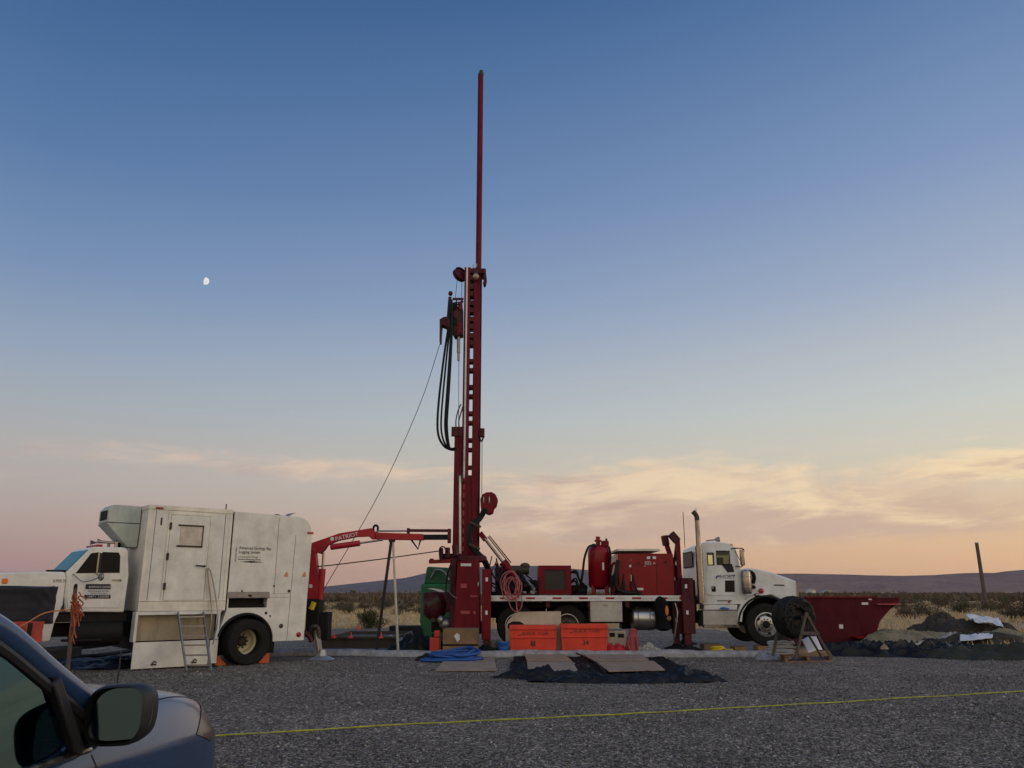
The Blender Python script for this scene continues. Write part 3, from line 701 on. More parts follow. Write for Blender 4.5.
for st_, py, sz_, m_ in (('Advanced Geology Bay', 548, .098, 'ink'), ('Logging System', 552, .098, 'ink'), ('U.S. Department of Energy', 556.8, .05, 'greyink'), ('Borehole Monitoring Group', 559.3, .055, 'ink')):
    text(st_, 'lettering', m_, rb, facing((x0, -.003, lt(245, py)[1])), sz_, local=True, squash=.86)
sw = MB().prism([(x0+.02, lt(245,562)[1]), (x0+.32, lt(245,561.2)[1]+.012), (x0+.62, lt(245,562)[1]), (x0+.32, lt(245,562.6)[1])], -.003, .0); sw.build('swoosh_mark', 'ink', rb, local=True)
text('HAZARD AREA', 'lettering', 'greyink', rb, Matrix.Translation((x0-.06,-.003,lt(238,562)[1])) @ Matrix.Rotation(PI/2, 4, 'X') @ Matrix.Rotation(PI/2, 4, 'Z'), .05, local=True)
wheel(logging, (0, .16, .5), (0,-1,0), .5, .26, 'cream', 'dual', local=True, dual=-.31)
wheel(logging, (0, 2.2, .5), (0,1,0), .5, .26, 'cream', 'dual', local=True, dual=.0)
# cab, hood, chassis
CI = .14
cabp = [lt(*q, CI) for q in ((65,612), (64.5,596), (66,583), (66.5,578), (65.5,573), (90,548.8), (93,546.6), (125,547.5), (128.2,551), (129,575), (124,612.3))]
cab = MB().prism(cabp, CI, 1.70).build('cab', 'cabwhite', bevel=.03, seg=3, **K)
hx = -5.75; hz = lt(50,571.6,CI)[1]; cs = lt(65.5,573,CI)[0]-.03; fs = lt(65,600,CI)[0]
hood = [(cs+.02, hz), (cs-.5, hz), (hx+.12, hz-.07), (hx, hz-.2), (hx, .95), (-5.38,.9)] + [(-4.72+.58*math.cos(t), .62+.62*math.sin(t)) for t in np.linspace(math.radians(165), math.radians(8), 14)] + [(-4.12,.62), (-3.97,.64), (-3.93,1.0), (fs-.02, 1.35), (fs-.02, hz-.12)]
hd = MB().prism(hood, CI+.02, 1.72).build('hood', 'cabwhite', bevel=.035, seg=3, **K)
lb((hx-.14,.1,.55), (hx,2.15,.88)).build('bumper', 'chrome', bevel=.02, **K)
wb, wt = lt(65.7,572.6,CI), lt(89.8,549.2,CI)
dx, dz = wt[0]-wb[0], wt[1]-wb[1]; L_ = math.hypot(dx, dz); nx, nz_ = -dz/L_, dx/L_
ws = MB().prism([(wb[0]+.03*dx+nx*.012, wb[1]+.03*dz+nz_*.012), (wb[0]+.97*dx+nx*.012, wb[1]+.97*dz+nz_*.012), (wb[0]+.97*dx+nx*.002, wb[1]+.97*dz+nz_*.002), (wb[0]+.03*dx+nx*.002, wb[1]+.03*dz+nz_*.002)], CI+.07, 1.63).build('windshield', 'windscreen', cab, local=True)
door = [lt(*q, CI) for q in ((67.5,608), (66.5,597), (68,585), (75,572.5), (92,551), (120,551), (123,555), (124,575), (119.5,608))]
cd_ = MB().prism(door, CI-.012, CI+.02).build('cab_door', 'cabwhite', bevel=.01, **K)
w1 = [lt(*q, CI) for q in ((75.5,573.3), (91,553.3), (98,552.2), (95.5,573))]; w2 = [lt(*q, CI) for q in ((102.5,552), (118.5,552.5), (120,556), (119.5,572.8), (100.5,573))]
for w_ in (w1, w2): MB().prism(w_, CI-.019, CI-.013).build('window', 'darkglass', cd_, local=True)
lb((-3.80,CI-.011,1.99), (-2.80,CI-.0125,2.5)) 
MB().prism([lt(*q, CI) for q in ((75.5,573.3), (91,553.3), (118.5,552.5), (119.5,572.8))], CI-.0125, CI-.0122).build('window_dark_panel', 'interior', cd_, local=True)  # flat dark panel stands in for the unlit cab behind the glass
MB().beam((*[lt(98.8,552.5,CI)[0]], CI-.022, lt(98.8,552.5,CI)[1]), (lt(96.3,573.5,CI)[0], CI-.022, lt(96.3,573.5,CI)[1]), .03, .03).build('window_bar', 'chrome', cd_, local=True)
s_, z = lt(117,580,CI); MB().box((s_-.09,CI-.04,z-.012), (s_+.05,CI-.013,z+.014)).ball((s_+.06,CI-.035,z), .022).build('door_handle', 'chrome', cd_, local=True)
sg = [lt(*q, CI) for q in ((86,584), (110.5,584), (110,598.5), (84,598.5))]
pl = MB().prism(sg, CI-.018, CI-.013).build('door_sign', mat('white door sign', (.55,.57,.58), .5, var=.05), cd_, local=True)
def bar(y0, y1, m_, nme): MB().prism([lt(*q, CI) for q in ((85.8-.14*(y0-584), y0), (110.5, y0), (110.3, y1), (85.8-.14*(y1-584), y1))], CI-.0215, CI-.0182).build(nme, m_, pl, local=True)
bar(584, 589.3, 'ink', 'sign_bar'); bar(594.8, 598.5, 'ink', 'sign_bar')
sx = lt(88,591,CI)[0]
text('BOREHOLE LOGGING', 'lettering', 'whiteink', pl, facing((sx,CI-.022,lt(90,587,CI)[1])), .055, local=True, squash=.85)
text('Environmental Services', 'lettering', 'ink', pl, facing((sx,CI-.0195,lt(90,591,CI)[1])), .05, local=True, squash=.85)
text('Richland Washington', 'lettering', 'greyink', pl, facing((sx+.05,CI-.0195,lt(90,593.2,CI)[1])), .045, local=True, squash=.85)
text('UNIT 1   LOGGER', 'lettering', 'whiteink', pl, facing((sx,CI-.022,lt(90,596.7,CI)[1])), .055, local=True, squash=.95)
s_, z = lt(97,577,CI); MB().lathe([(.001,.02),(.075,.015),(.085,0),(.075,-.03),(.001,-.045)], (s_, CI-.30, z), (-1,-.3,0), 20).build('side_mirror', 'steel', cab, local=True)
MB().tube([(lt(73,574,CI)[0],CI-.01,lt(73,574,CI)[1]), (s_-.3,CI-.22,z-.10), (s_-.05,CI-.28,z-.02), (s_,CI-.01,z+.06)], .012, 6, 4).build('mirror_bracket', 'chrome', cab, local=True)
for k in range(5): lb((-3.30,.30+.2*k,2.535), (-3.18,.41+.2*k,2.585)).build('roof_light', 'redlens', cab, local=True, bevel=.01)
for y_ in (.5, 1.1): MB().lathe([(.012,0),(.012,.3),(.02,.4),(.055,.5)], (-2.75,y_,2.66), (-1,0,0), 14).box((-2.9,y_-.02,2.54), (-2.84,y_+.02,2.66)).build('air_horn', 'chrome', cab, local=True)
text('SUPER DUTY', 'badge', 'greyink', hd, facing((lt(53,581,CI)[0], CI+.017, lt(56,581,CI)[1])), .085, local=True, squash=.7)
s_, z = lt(5,581,CI); lb((s_-.05,CI+.0,z-.05), (s_+.05,CI+.03,z+.05)).build('turn_signal', 'amber', hd, local=True, bevel=.015)
lb((cs-.28,CI+.1,hz+.002), (cs+.05,CI+.3,hz+.04)).build('hood_latch', 'black', hd, local=True, bevel=.01)
lb((-2.78,.6,.55), (-2.45,1.8,1.25)); MB().box((-5.3,.62,.70), (1.5,.74,.95)).box((-5.3,1.52,.70), (1.5,1.64,.95)).build('chassis', 'dark', **K)
MB().cyl((-3.55,.42,.78), (-2.62,.42,.78), .27, n=24).build('fuel_tank', 'dark', **K)
MB().box((-3.9,.25,1.0), (-2.55,2.0,1.17)).build('cab_mount', 'dark', **K)
MB().box((-3.72,.16,.62), (-3.0,.42,.66)).build('cab_step', 'dark', **K)
wheel(logging, (-4.72, .20, .5), (0,-1,0), .5, .26, 'cream', 'front', local=True)
wheel(logging, (-4.72, 2.05, .5), (0,1,0), .5, .26, 'cream', 'front', local=True)
# roof unit on the nose of the box
ya = .5
acp = [(-3.36,3.06), (-3.36,3.33), (-3.24,3.44), (-2.425,3.44), (-2.425,2.56), (-2.60,2.56)]
ac = MB().prism([(-3.10,3.08), (-3.10,3.36), (-3.0,3.465), (-2.42,3.465), (-2.42,3.08)], ya, 1.25)
ac.build('cooling_unit', 'acgrey', bevel=.012, **K); acu = [o for o in logging.children if o.name.startswith('cooling_unit')][0]
k = MB(); bq = [(-3.12,ya-.01,3.065), (-2.42,ya-.01,3.065), (-2.42,1.26,3.065), (-3.12,1.26,3.065), (-2.62,ya+.05,2.56), (-2.42,ya+.04,2.56), (-2.42,1.18,2.56), (-2.62,1.18,2.56)]
k.add(bq, [(0,1,2,3),(7,6,5,4),(0,4,5,1),(1,5,6,2),(2,6,7,3),(3,7,4,0)]); k.build('unit_hopper', 'acgrey', acu, local=True, bevel=.012)
lb((-3.115,ya+.08,3.14), (-3.102,ya+.6,3.34)).build('vent_grille', 'dark', acu, local=True)
MB().cyl((-2.75,ya+.35,2.5), (-2.72,ya+.35,2.75), .06).build('unit_pipe', 'dark', acu, local=True)
# knuckle boom crane on the tail
YC = 21.4
def cw(px, py, Y=YC): return at(px, py, Y)
post = MB()
def wpoly(mb, pts, Y, th):                # outline measured in the photo, upright at distance Y with thickness th
    q = [cw(*p, Y) for p in pts]; return mb.prism([(a.x, a.z) for a in q], Y-th/2, Y+th/2)
wpoly(post, [(308,599), (309,590), (312,548), (316,548), (320.5,590), (321,599)], YC, .24)
cp = post.build('crane_post', 'cranered', logging, bevel=.01)
MB().box(cw(307,637,YC)+V(0,-.25,0), cw(322,599,YC)+V(0,.25,0)).build('crane_base', 'dark', logging, bevel=.02)
MB().box(cw(312,640,YC)+V(0,-.16,0), cw(330,612,YC)+V(0,.3,0)).build('crane_hydraulics_box', 'dark', logging, bevel=.02)
MB().cyl(cw(314,609,YC)+V(0,-.3,0), cw(317,602,YC)+V(0,-.3,0), .07).build('control_valve', 'yellow', cp)
MB().box(cw(310.5,588,YC)+V(0,-.145,0), cw(313.5,584.5,YC)+V(0,-.12,0)).build('crane_plate', 'sheetwhite', cp)
bm_ = MB(); wpoly(bm_, [(311.5,545), (313,543), (340,533.5), (372,528.3), (375.5,532), (376,539), (372.5,539.5), (369,536.5), (357,537), (338,541), (328,545.5), (325,550), (321,554), (318,553), (314,551), (311.2,553)], YC, .20)
boom = bm_.build('crane_boom', 'cranered', logging, bevel=.008)
p0 = cw(334.5,540.3,YC); p1 = cw(356,535.3,YC); dv = (p1-p0); ang = math.atan2(dv.z, dv.x)
text('PATRIOT', 'lettering', 'whiteink', boom, Matrix.Translation(p0+V(.04,-.104,.02)) @ Matrix.Rotation(-ang, 4, 'Y') @ Matrix.Rotation(PI/2, 4, 'X'), .15, squash=1.0)
MB().cyl(p0+V(-.04,-.1,.03), p0+V(-.04,-.105,.03), .05, n=16).build('round_emblem', 'whiteink', boom)
MB().tube([cw(320,600,YC)-V(0,.05,0), cw(323,569,YC)-V(0,.05,0)], .085, 14).build('lift_cylinder', 'cranered', logging)
MB().cyl(cw(323,569,YC)-V(0,.05,0), cw(324,552,YC)-V(0,.05,0), .032).build('lift_rod', 'chrome', logging)
MB().cyl(cw(332,547.5,YC)-V(0,.15,0), cw(361,543.5,YC)-V(0,.15,0), .075).build('jib_cylinder', 'cranered', logging)
MB().cyl(cw(361,543.5,YC)-V(0,.15,0), cw(384,540.2,YC)-V(0,.15,0), .025).build('jib_rod', 'chrome', logging)
jb = MB(); wpoly(jb, [(376,531.5), (378.5,532.8), (423.8,534.3), (423.8,540.3), (376.5,539.6)], YC, .22); jib = jb.build('crane_jib', 'cranered', logging, bevel=.008)
MB().beam(cw(423.5,537.3,YC), cw(448.5,537.2,YC), .16, .13).build('jib_extension', 'dark', logging)
MB().beam(cw(408.5,530.8,YC)-V(0,.1,0), cw(451,531,YC)-V(0,.1,0), .09, .07).box(cw(407.5,533.5,YC)-V(0,.16,0), cw(410,528.5,YC)+V(0,.0,0)).build('extension_cylinder', 'maroon', logging)
MB().cyl(cw(378,531.3,YC)-V(0,.1,0), cw(408,531.2,YC)-V(0,.1,0), .022).build('extension_rod', 'steel', logging)
MB().box(cw(447.8,543,YC)-V(0,.14,0), cw(451,529,YC)+V(0,.12,0)).build('jib_head', 'maroon', logging)
MB().tube([cw(373.5,531,YC), cw(373.5,527.5,YC), cw(375.5,525.3,YC), cw(377.8,527,YC), cw(377.5,532,YC)], .03, 8, 5).build('lifting_hook', 'dark', logging)
MB().tube([cw(411.5,540,YC), cw(418,549,YC), cw(420.5,540,YC)], .028, 6).build('jib_bracket', 'maroon', logging)
of_ = gp(322, 660); og = MB().beam(cw(316,631,20.9), of_+V(-.06,0,.16), .11, .11).build('outrigger_leg', 'bronze', logging)
MB().lathe([(.30,0),(.31,.02),(.12,.10),(.08,.24),(.001,.25)], of_, (0,0,1), 20).build('outrigger_foot', 'alu', og)
MB().tube([cw(310,634,20.9), cw(312,627,20.8), cw(318,628,20.8), cw(319,640,20.8)], .05, 8, 4).build('outrigger_hose', 'hub', og)
MB().tube([cw(304,632,20.6), cw(309,636,20.6), cw(312,642,20.6)], .06, 8, 4).build('tail_fitting', 'maroon', logging)

# ladder, chocks
def lw(s_, y, z): return LM_ @ Vector((s_, y, z))
g2, g4 = gp(186.5, 671.5), gp(211, 671.5)
lad = thing('step_ladder', 'aluminium ladder leaning on the box truck below its side door', 'ladder', (g2+g4)/2, LTH)
t1, t2 = lw(-1.58,-.04,1.16), lw(-1.03,-.04,1.16)
for g, t in ((g2, t1), (g4, t2)): MB().beam(g, t, .03, .07, up=tuple(LN)).build('rail', 'steel', lad, bevel=.004)
for k in range(6):
    f_ = .10+.165*k; MB().beam(g2.lerp(t1, f_), g4.lerp(t2, f_), .10, .028, up=(0,0,1)).build('tread', 'steel', lad)
MB().tube([g4.lerp(t2, .42), lw(-.86,-.12,1.1), lw(-1.0,-.08,1.9), lw(-1.03,-.07,2.13)], .014, 8, 4).build('handrail', 'bronze', lad)
MB().tube([g4.lerp(t2, .45)+V(.12,0,0), lw(-.74,-.16,1.1), lw(-.93,-.1,1.95), lw(-1.02,-.07,2.13)], .014, 8, 4).build('handrail', 'steel', lad)
ck = MB().prism([(-.13,0), (.13,0), (.12,.03), (-.05,.21), (-.13,.22)], -.12, .12)
def chock(name): return ck
c0 = MB().prism([(-.13,0), (.13,0), (.12,.03), (-.05,.21), (-.13,.22)], -.12, .12).build('wheel_chock', 'chock', bevel=.008, origin=(0,0,0))
tag(c0, 'orange wheel chock in front of the box truck rear wheel, on its ladder side', 'chock', 'wheel chocks at the rear tyre')
q = lw(-.50,.16,0); c0.location = (q.x, q.y, 0); c0.rotation_euler = (0,0,LTH)
q = lw(.51,.16,0); dup(c0, (q.x, q.y, 0), LTH+PI, 'orange wheel chock behind the box truck rear wheel, on its crane side')

# things around the cab of the box truck
tr = thing('tarp_covered_trailer', 'low trailer load wrapped in dark navy tarp in front of the box truck hood', 'trailer', (at(20,600,15).x, 15, 0))
def tarp_hull():
    x0, x1 = at(-60,600,14.6).x, at(58.5,600,14.6).x; zt = at(30,586.5,14.6).z; zb = at(30,624,14.6).z
    def fn(u, v):
        th = u*2*PI; cx, sx_ = math.cos(th), math.sin(th)
        ex = abs(cx)**.28*(1 if cx > 0 else -1); ey = abs(sx_)**.28*(1 if sx_ > 0 else -1)
        grow = 1+.02*math.sin(th*9+v*2)*(1-v)+.035*noise.noise(Vector((cx*4, sx_*4, v*3)))
        x = (x0+x1)/2+(x1-x0)/2*ex*grow*(1 if v < .8 else 1-(v-.8)*.35); y = 15.3+.6*ey*grow*(1 if v < .8 else 1-(v-.8)*.6)
        z = zb+(zt-zb)*min(1, v/.82) - (0 if v < .8 else -.0)
        if v > .93: x = (x0+x1)/2+(x-(x0+x1)/2)*max(0, (1-v)/.07); y = 15.3+(y-15.3)*max(0, (1-v)/.07)
        fold = .035*abs(noise.noise(Vector((x*1.3+y, z*1.2+x*.8, 4))))+.02*abs(noise.noise(Vector((x*3.5, z*4+x*2, 8))))
        return Vector((x-.60*(y-14.6), y-fold*2, z+.05*noise.noise(Vector((x*1.5, y*2, v*4)))*(1 if v > .1 else .2)))
    return MB().grid(fn, 90, 26, closeu=True)
tarp_hull().build('tarp_cover', 'navytarp', tr)
x0, x1 = at(-55,600,14.6).x, at(52,600,14.6).x
MB().box((x0,14.75,.45), (x1,15.85,.60)).build('trailer_frame', 'dark', tr)
wheel(tr, (x1-1.1,14.72,.33), (0,-1,0), .33, .2, 'steel', 'front')
rc = thing('red_equipment_bag', 'red bag with black straps hanging below the tarp covered trailer', 'bag', gp(30, 650))
p = at(9,622,14.2); q = at(33,643,14.2)
MB().grid(lambda u, v: Vector((p.x+(q.x-p.x)*(u if u < .5 else 1-u)*2, 14.2+(.0 if u < .5 else .25)+.02*noise.noise(Vector((u*9, v*5, 1))), q.z+(p.z-q.z)*v)), 40, 14, closeu=True).build('bag_body', mat('faded red bag cloth', (.42,.05,.035), .7, var=.35, scale=6, bump=.5, bscale=8), rc)
MB().box(at(28,623,14.0), at(29.6,642,14.0)+V(0,.02,0)).build('strap', 'black', rc)
# stake with orange flagging and its rope
sb_ = gp(65.5, 697); stp = at(75.5, 588, sb_.y+.1)
sk = thing('survey_stake', 'leaning wooden stake wrapped in orange flagging tape beside the cab', 'stake', sb_)
MB().beam(sb_-V(0,0,.1), stp, .045, .045, up=(0,1,0)).build('stake_post', 'oldwood', sk)
fl = MB(); rr = random.Random(4)
for k in range(26):
    f_ = rr.uniform(.80,.97); a = sb_.lerp(stp, f_)+V(rr.uniform(-.03,.07),rr.uniform(-.05,.02),0); ln = rr.uniform(.12,.55)
    w_ = rr.uniform(.015,.03); dx = rr.uniform(.0,.16)
    pts = [a+V(dx*t+.02*math.sin(t*9+k), -.02*rr.random(), -ln*t) for t in (0,.25,.5,.75,1)]
    fl.tube(pts, w_*.5, 4, 3)
fl.build('flagging_tape', 'flag', sk)
MB().ball(stp+V(0,0,.02), (.03,.03,.05)).build('stake_cap', 'dark', sk)
ro = MB().tube([sb_.lerp(stp, .80), at(45,613,13.4), at(22,625.5,13.2), at(-40,655,12.8), (-9.8,12.4,.02)], .012, 6, 4).build('orange_rope', 'orope'); tag(ro, 'orange rope running down from the flagged stake behind the car', 'rope')

# ================================================================== drilling rig truck (faces right, near side at Y = 22)
YN = 22.0
def rp(px, py, Y=YN): return at(px, py, Y)
rig = thing('drill_rig_truck', 'red drilling rig with tall raised mast on a white truck cab', 'drill rig', (at(600,640,YN).x, 23.2, 0))
def rbox(name, m, a, b, y0, y1, parent=None, bevel=.008, Y=None):   # a, b: photo corners measured on the near face y0
    A = rp(*a, y0 if Y is None else Y); B = rp(*b, y0 if Y is None else Y)
    return MB().box((A.x, y0, A.z), (B.x, y1, B.z)).build(name, m, parent or rig, bevel=bevel)
def rprism(name, m, pts, y0, y1, parent=None, bevel=0.):
    q = [rp(*p, y0) for p in pts]; return MB().prism([(a.x, a.z) for a in q], y0, y1).build(name, m, parent or rig, bevel=bevel)
def hose(name, pts, r, m='black', parent=None, k=6, n=8):
    return MB().tube([Vector(p) for p in pts], r, n, k).build(name, m, parent or rig)
# deck, rail, chassis
zd = rp(580,601).z; zr = rp(580,595.5).z
xl, xr = rp(484,597).x, rp(683.5,597).x
MB().box((xl, 22.03, zd+.03), (xr, 24.35, zr-.03)).build('deck', 'maroon', rig)
rail = MB().box((xl, 22.0, zd), (xr, 22.03, zr)).build('deck_rail', 'rigwhite', rig, bevel=.004)
tp = MB(); tm = MB(); px = 487.
while px < 680:
    a = rp(px, 597); b = rp(px+(9 if px > 515 else 4.5), 600)
    tp.box((a.x, 21.996, zd+.045), (b.x, 21.999, zr-.045)); c_ = rp(px+(20 if px > 515 else 9), 600)
    tm.box((b.x+.01, 21.996, zd+.045), (c_.x, 21.999, zr-.045)); px += 26.5 if px > 515 else 13
tp.build('reflective_tape', 'redlens', rail); tm.build('reflective_tape', mat('white reflective tape', (.5,.48,.46), .4), rail)
a = rp(681, 598); MB().lathe([(.05,0),(.05,.015),(.001,.02)], a+V(0,0,0), (0,-1,0), 16).build('marker_light', 'redlens', rail)
MB().box((xl+.3, 22.75, .78), (rp(795,600).x, 22.87, 1.08)).box((xl+.3, 23.55, .78), (rp(795,600).x, 23.67, 1.08)).build('chassis', 'dark', rig)
for px in (520, 548, 590, 628, 662): 
    a = rp(px, 606); MB().box((a.x-.05, 22.08, zd-.16), (a.x+.05, 24.3, zd+.02)).build('cross_member', 'maroon', rig)
rbox('shade_board', 'dark', (486,608), (588,602), 22.6, 22.64)  # dark board added to stand for the shade below the deck
rbox('shade_block', 'dark', (486,618), (690,602), 22.95, 23.5)  # dark block added so the space under the deck looks shaded
# wheels
ZR = rp(568,626).z
for px in (516.5, 567.5):
    for y_, ax in ((22.42, -1), (24.05, 1)):
        a = rp(px, 626, 22.25); wheel(rig, (a.x, y_, ZR), (0, ax, 0), .53, .28, 'steel', 'dual', dual=0)
fw = rp(766.5, 624.5, 22.1); 
wheel(rig, (fw.x, 22.22, fw.z), (0,-1,0), .54, .34, 'alutank', 'front'); wheel(rig, (fw.x, 24.1, fw.z), (0,1,0), .54, .34, 'alutank', 'front')
MB().box((fw.x-.06, 22.4, fw.z-.08), (fw.x+.06, 23.95, fw.z+.05)).build('front_axle', 'dark', rig)
# under-deck gear
tb = rbox('tool_box', 'alu', (590.5,622), (622,600.7), 22.06, 22.75, bevel=.012)
a = rp(606,605); MB().box((a.x-.06, 22.03, a.z-.03), (a.x+.06, 22.06, a.z+.03)).build('latch', 'steel', tb)
a, b = rp(634,619), rp(657,619); ft = MB().lathe([(.27,0),(.3,.03),(.3,(b.x-a.x)-.03),(.27,b.x-a.x)], (a.x,22.42,a.z), (1,0,0), 32).build('fuel_tank', 'alutank', rig)
for px in (639, 651): MB().tube([(rp(px,619).x, 22.42+.305*math.cos(t), a.z+.305*math.sin(t)) for t in np.linspace(0, 2*PI, 25)[:-1]], .018, 6, closed=True).build('tank_strap', 'steel', ft)
rbox('frame_box', 'dark', (622,629), (690,601), 23.1, 23.7)
rbox('battery_box', 'dark', (654,629), (670,612), 22.2, 22.9)
# jacks
def jack(px0, px1, py0, py1, y0, m, foot=True):
    j = rbox('jack_leg', m, (px0,py1), (px1,py0), y0, y0+.22, bevel=.012)
    c_ = rp((px0+px1)/2, py1, y0); w_ = (rp(px1,py1,y0).x-rp(px0,py1,y0).x)/2
    zb = rp(px0,py1,y0).z
    MB().box((c_.x-w_*.7, y0+.03, .20), (c_.x+w_*.7, y0+.19, zb+.02)).build('jack_ram', 'maroon', j)
    if foot: MB().lathe([(.34,0),(.35,.03),(.14,.09),(.10,.14),(.001,.15)], (c_.x, y0+.11, .14), (0,0,1), 24).build('jack_pad', 'dark', j)
    for f_ in (.15, .62):
        z = zb+(rp(px0,py0,y0).z-zb)*(1-f_); MB().box((c_.x-.03, y0-.006, z-.05), (c_.x+.03, y0-.001, z+.05)).build('sticker', 'sheetwhite', j)
    return j
jack(481.5, 491, 569, 640, 21.85, 'red')
jack(684, 693, 578, 634, 21.9, 'maroon'); jack(673.5, 681, 598, 634, 22.3, 'maroon')
jack(681.5, 690, 580, 634, 24.3, 'maroon')
rbox('jack_bracket', 'maroon', (672,606), (695,580), 22.2, 22.5)
# pipe handling arms ahead of the engine box
def arm(p, q, r_, hb, Y):
    A, B = rp(*p, Y), rp(*q, Y); o = MB().beam(A, B, .12, .12).build('support_arm', 'red', rig, bevel=.01)
    d = (rp(*hb[1], Y)-rp(*hb[0], Y)); MB().beam(rp(*hb[0], Y), rp(*hb[1], Y), .17, .2).build('arm_head', 'maroon', o, bevel=.02)
arm((684,597), (666,543), .1, ((664.3,535.5), (666.2,545.5)), 22.5)
arm((681,604), (677.3,538), .1, ((670.5,533.5), (677.6,541.5)), 22.25)
MB().beam(rp(672.5,582,22.4), rp(676.5,541,22.4), .06, .06).build('arm_strut', 'maroon', rig)
# engine compartment
eb = rbox('engine_box', 'redtank', (619,597), (673,553.5), 22.12, 24.1, bevel=.02)
MB().box((rp(619,597,22.12).x-.005, 22.08, rp(640,551.5,22.12).z+.01), (rp(660,550,22.12).x, 24.1, rp(640,549.5,22.12).z+.02)).build('box_roof', 'trim', eb, bevel=.01)
rb_ = MB()
for px in (632.5, 657.5):
    a, b = rp(px,594,22.12), rp(px,565,22.12); rb_.box((a.x-.008, 22.112, a.z), (a.x+.008, 22.121, b.z))
a, b = rp(632.5,565,22.12), rp(671,594,22.12); rb_.box((a.x, 22.112, a.z-.006), (b.x, 22.121, a.z+.006)); rb_.build('door_seam', 'maroon', eb)
a, b = rp(631,566,22.12), rp(633.2,592,22.12)
for px, py, w_, h_, m_ in ((648.5,557.7,.045,.035,'sheetwhite'), (654.3,557.7,.045,.035,'sheetwhite'), (630.5,560,.035,.025,'ragpink'), (630.5,566,.035,.03,'whiteink'), (640,589,.09,.028,'whiteink'), (631.5,578,.018,.08,'whiteink'), (638.5,563,.05,.02,'maroon'), (664.8,562,.05,.02,'maroon')):
    a = rp(px,py,22.12); MB().box((a.x-w_, 22.112, a.z-h_), (a.x+w_, 22.119, a.z+h_)).build('sticker', m_, eb)
a = rp(644.6,563.6,22.12); text('JSD +', 'lettering', 'whiteink', eb, facing((a.x,22.117,a.z)), .155, squash=.82)
hose('engine_hose', [rp(618,560,22.0), rp(616,575,21.98), rp(617,588,22.), rp(624,592,22.02), rp(634,593,22.05), rp(641,594,22.1)], .055)
rprism('exhaust_shroud', 'dark', [(612,597), (612,578), (616,571), (619,578), (625,590), (631,597)], 22.2, 22.5)
# vertical pressure tank
c_ = rp(599.5, 570, 22.75); R_ = (rp(611,570,22.4).x-rp(588,570,22.4).x)/2
z0, z1 = rp(599,586,22.75).z, rp(599,552,22.75).z
tk = MB().lathe([(.001, z0-.10), (R_*.5, z0-.09), (R_*.85, z0-.04), (R_, z0+.03), (R_, z1-.02), (R_*.985, z1+.02), (R_*.86, z1+.11), (R_*.55, z1+.17), (R_*.2, z1+.19), (.001, z1+.19)], (c_.x, c_.y, 0), (0,0,1), 40).build('pressure_tank', 'redtank', rig)
for th in (.6, 2.2, 3.8, 5.4):
    x_, y_ = c_.x+R_*.8*math.cos(th), c_.y+R_*.8*math.sin(th); MB().box((x_-.05, y_-.05, zr-.03), (x_+.05, y_+.05, z0+.08)).build('tank_leg', 'redtank', tk)
MB().cyl((c_.x-.02, c_.y, z1+.15), (c_.x-.02, c_.y, z1+.42), .06).cyl((c_.x-.02, c_.y, z1+.28), (c_.x-.02, c_.y, z1+.33), .10).build('tank_valve', 'redtank', tk)
MB().box((c_.x+.06, c_.y-.2, z1+.12), (c_.x+.26, c_.y+.06, z1+.30)).build('valve_block', 'red', tk, bevel=.03)
MB().cyl((c_.x-.14, c_.y-.05, z1+.1), (c_.x-.14, c_.y-.05, z1+.22), .05).cyl((c_.x+.2, c_.y-.1, z1+.28), (c_.x+.2, c_.y-.1, z1+.36), .03).build('tank_fitting', 'dark', tk)
a, b = rp(601.7,570,22.4), rp(603.7,562.5,22.4); MB().box((a.x-c_.x, -R_-.0, a.z), (b.x-c_.x, -R_+.03, b.z), rot=Matrix.Rotation(.12, 3, 'Z'), c=(0,0,0)).v
lb2 = MB(); 
for q_ in ((.05,), ): lb2.box((c_.x+.045, c_.y-R_-.004, a.z), (c_.x+.095, c_.y-R_+.02, b.z))
lb2.build('tank_label', 'sheetwhite', tk)
hose('tank_hose', [rp(597,546,22.6), rp(592,545.5,22.5), rp(588,548,22.4), rp(584.5,558,22.35), rp(583,570,22.35), rp(581.5,580,22.4), rp(579,588,22.5), rp(574,592,22.6)], .032, parent=tk)
hose('tank_hose', [rp(609,547,22.6), rp(610.5,555,22.45), rp(610,568,22.4), rp(611.5,583,22.4), rp(612,596,22.4)], .03, parent=tk)
hose('tank_hose', [rp(610,575,22.5), rp(612,566,22.4), rp(614.5,563,22.35), rp(617,568,22.3), rp(616,580,22.2), rp(613,596,22.2)], .035, 'redtank', parent=tk)
# cooler box
rd = rbox('cooler_box', 'red', (538.5,594.5), (571,565.5), 22.3, 23.6, bevel=.012)
A, B = rp(544.5,589.5,22.3), rp(565.5,570,22.3); MB().box((A.x, 22.285, A.z), (B.x, 22.298, B.z)).build('cooler_grille', mat('dusty radiator core', (.035,.028,.024), .8, bump=.6, bscale=90), rd)
fr = MB(); 
for (u0, v0, u1, v1) in ((538.5,594.5,544.5,565.5), (565.5,594.5,571,565.5), (544.5,594.5,565.5,589.5), (544.5,570,565.5,565.5)):
    A, B = rp(u0,v0,22.3), rp(u1,v1,22.3); fr.box((A.x, 22.262, A.z), (B.x, 22.297, B.z))
fr.build('cooler_frame', 'red', rd, bevel=.006)
rprism('cooler_foot', 'maroon', [(514,597), (532,597), (532,593), (518,594)], 22.1, 22.3)
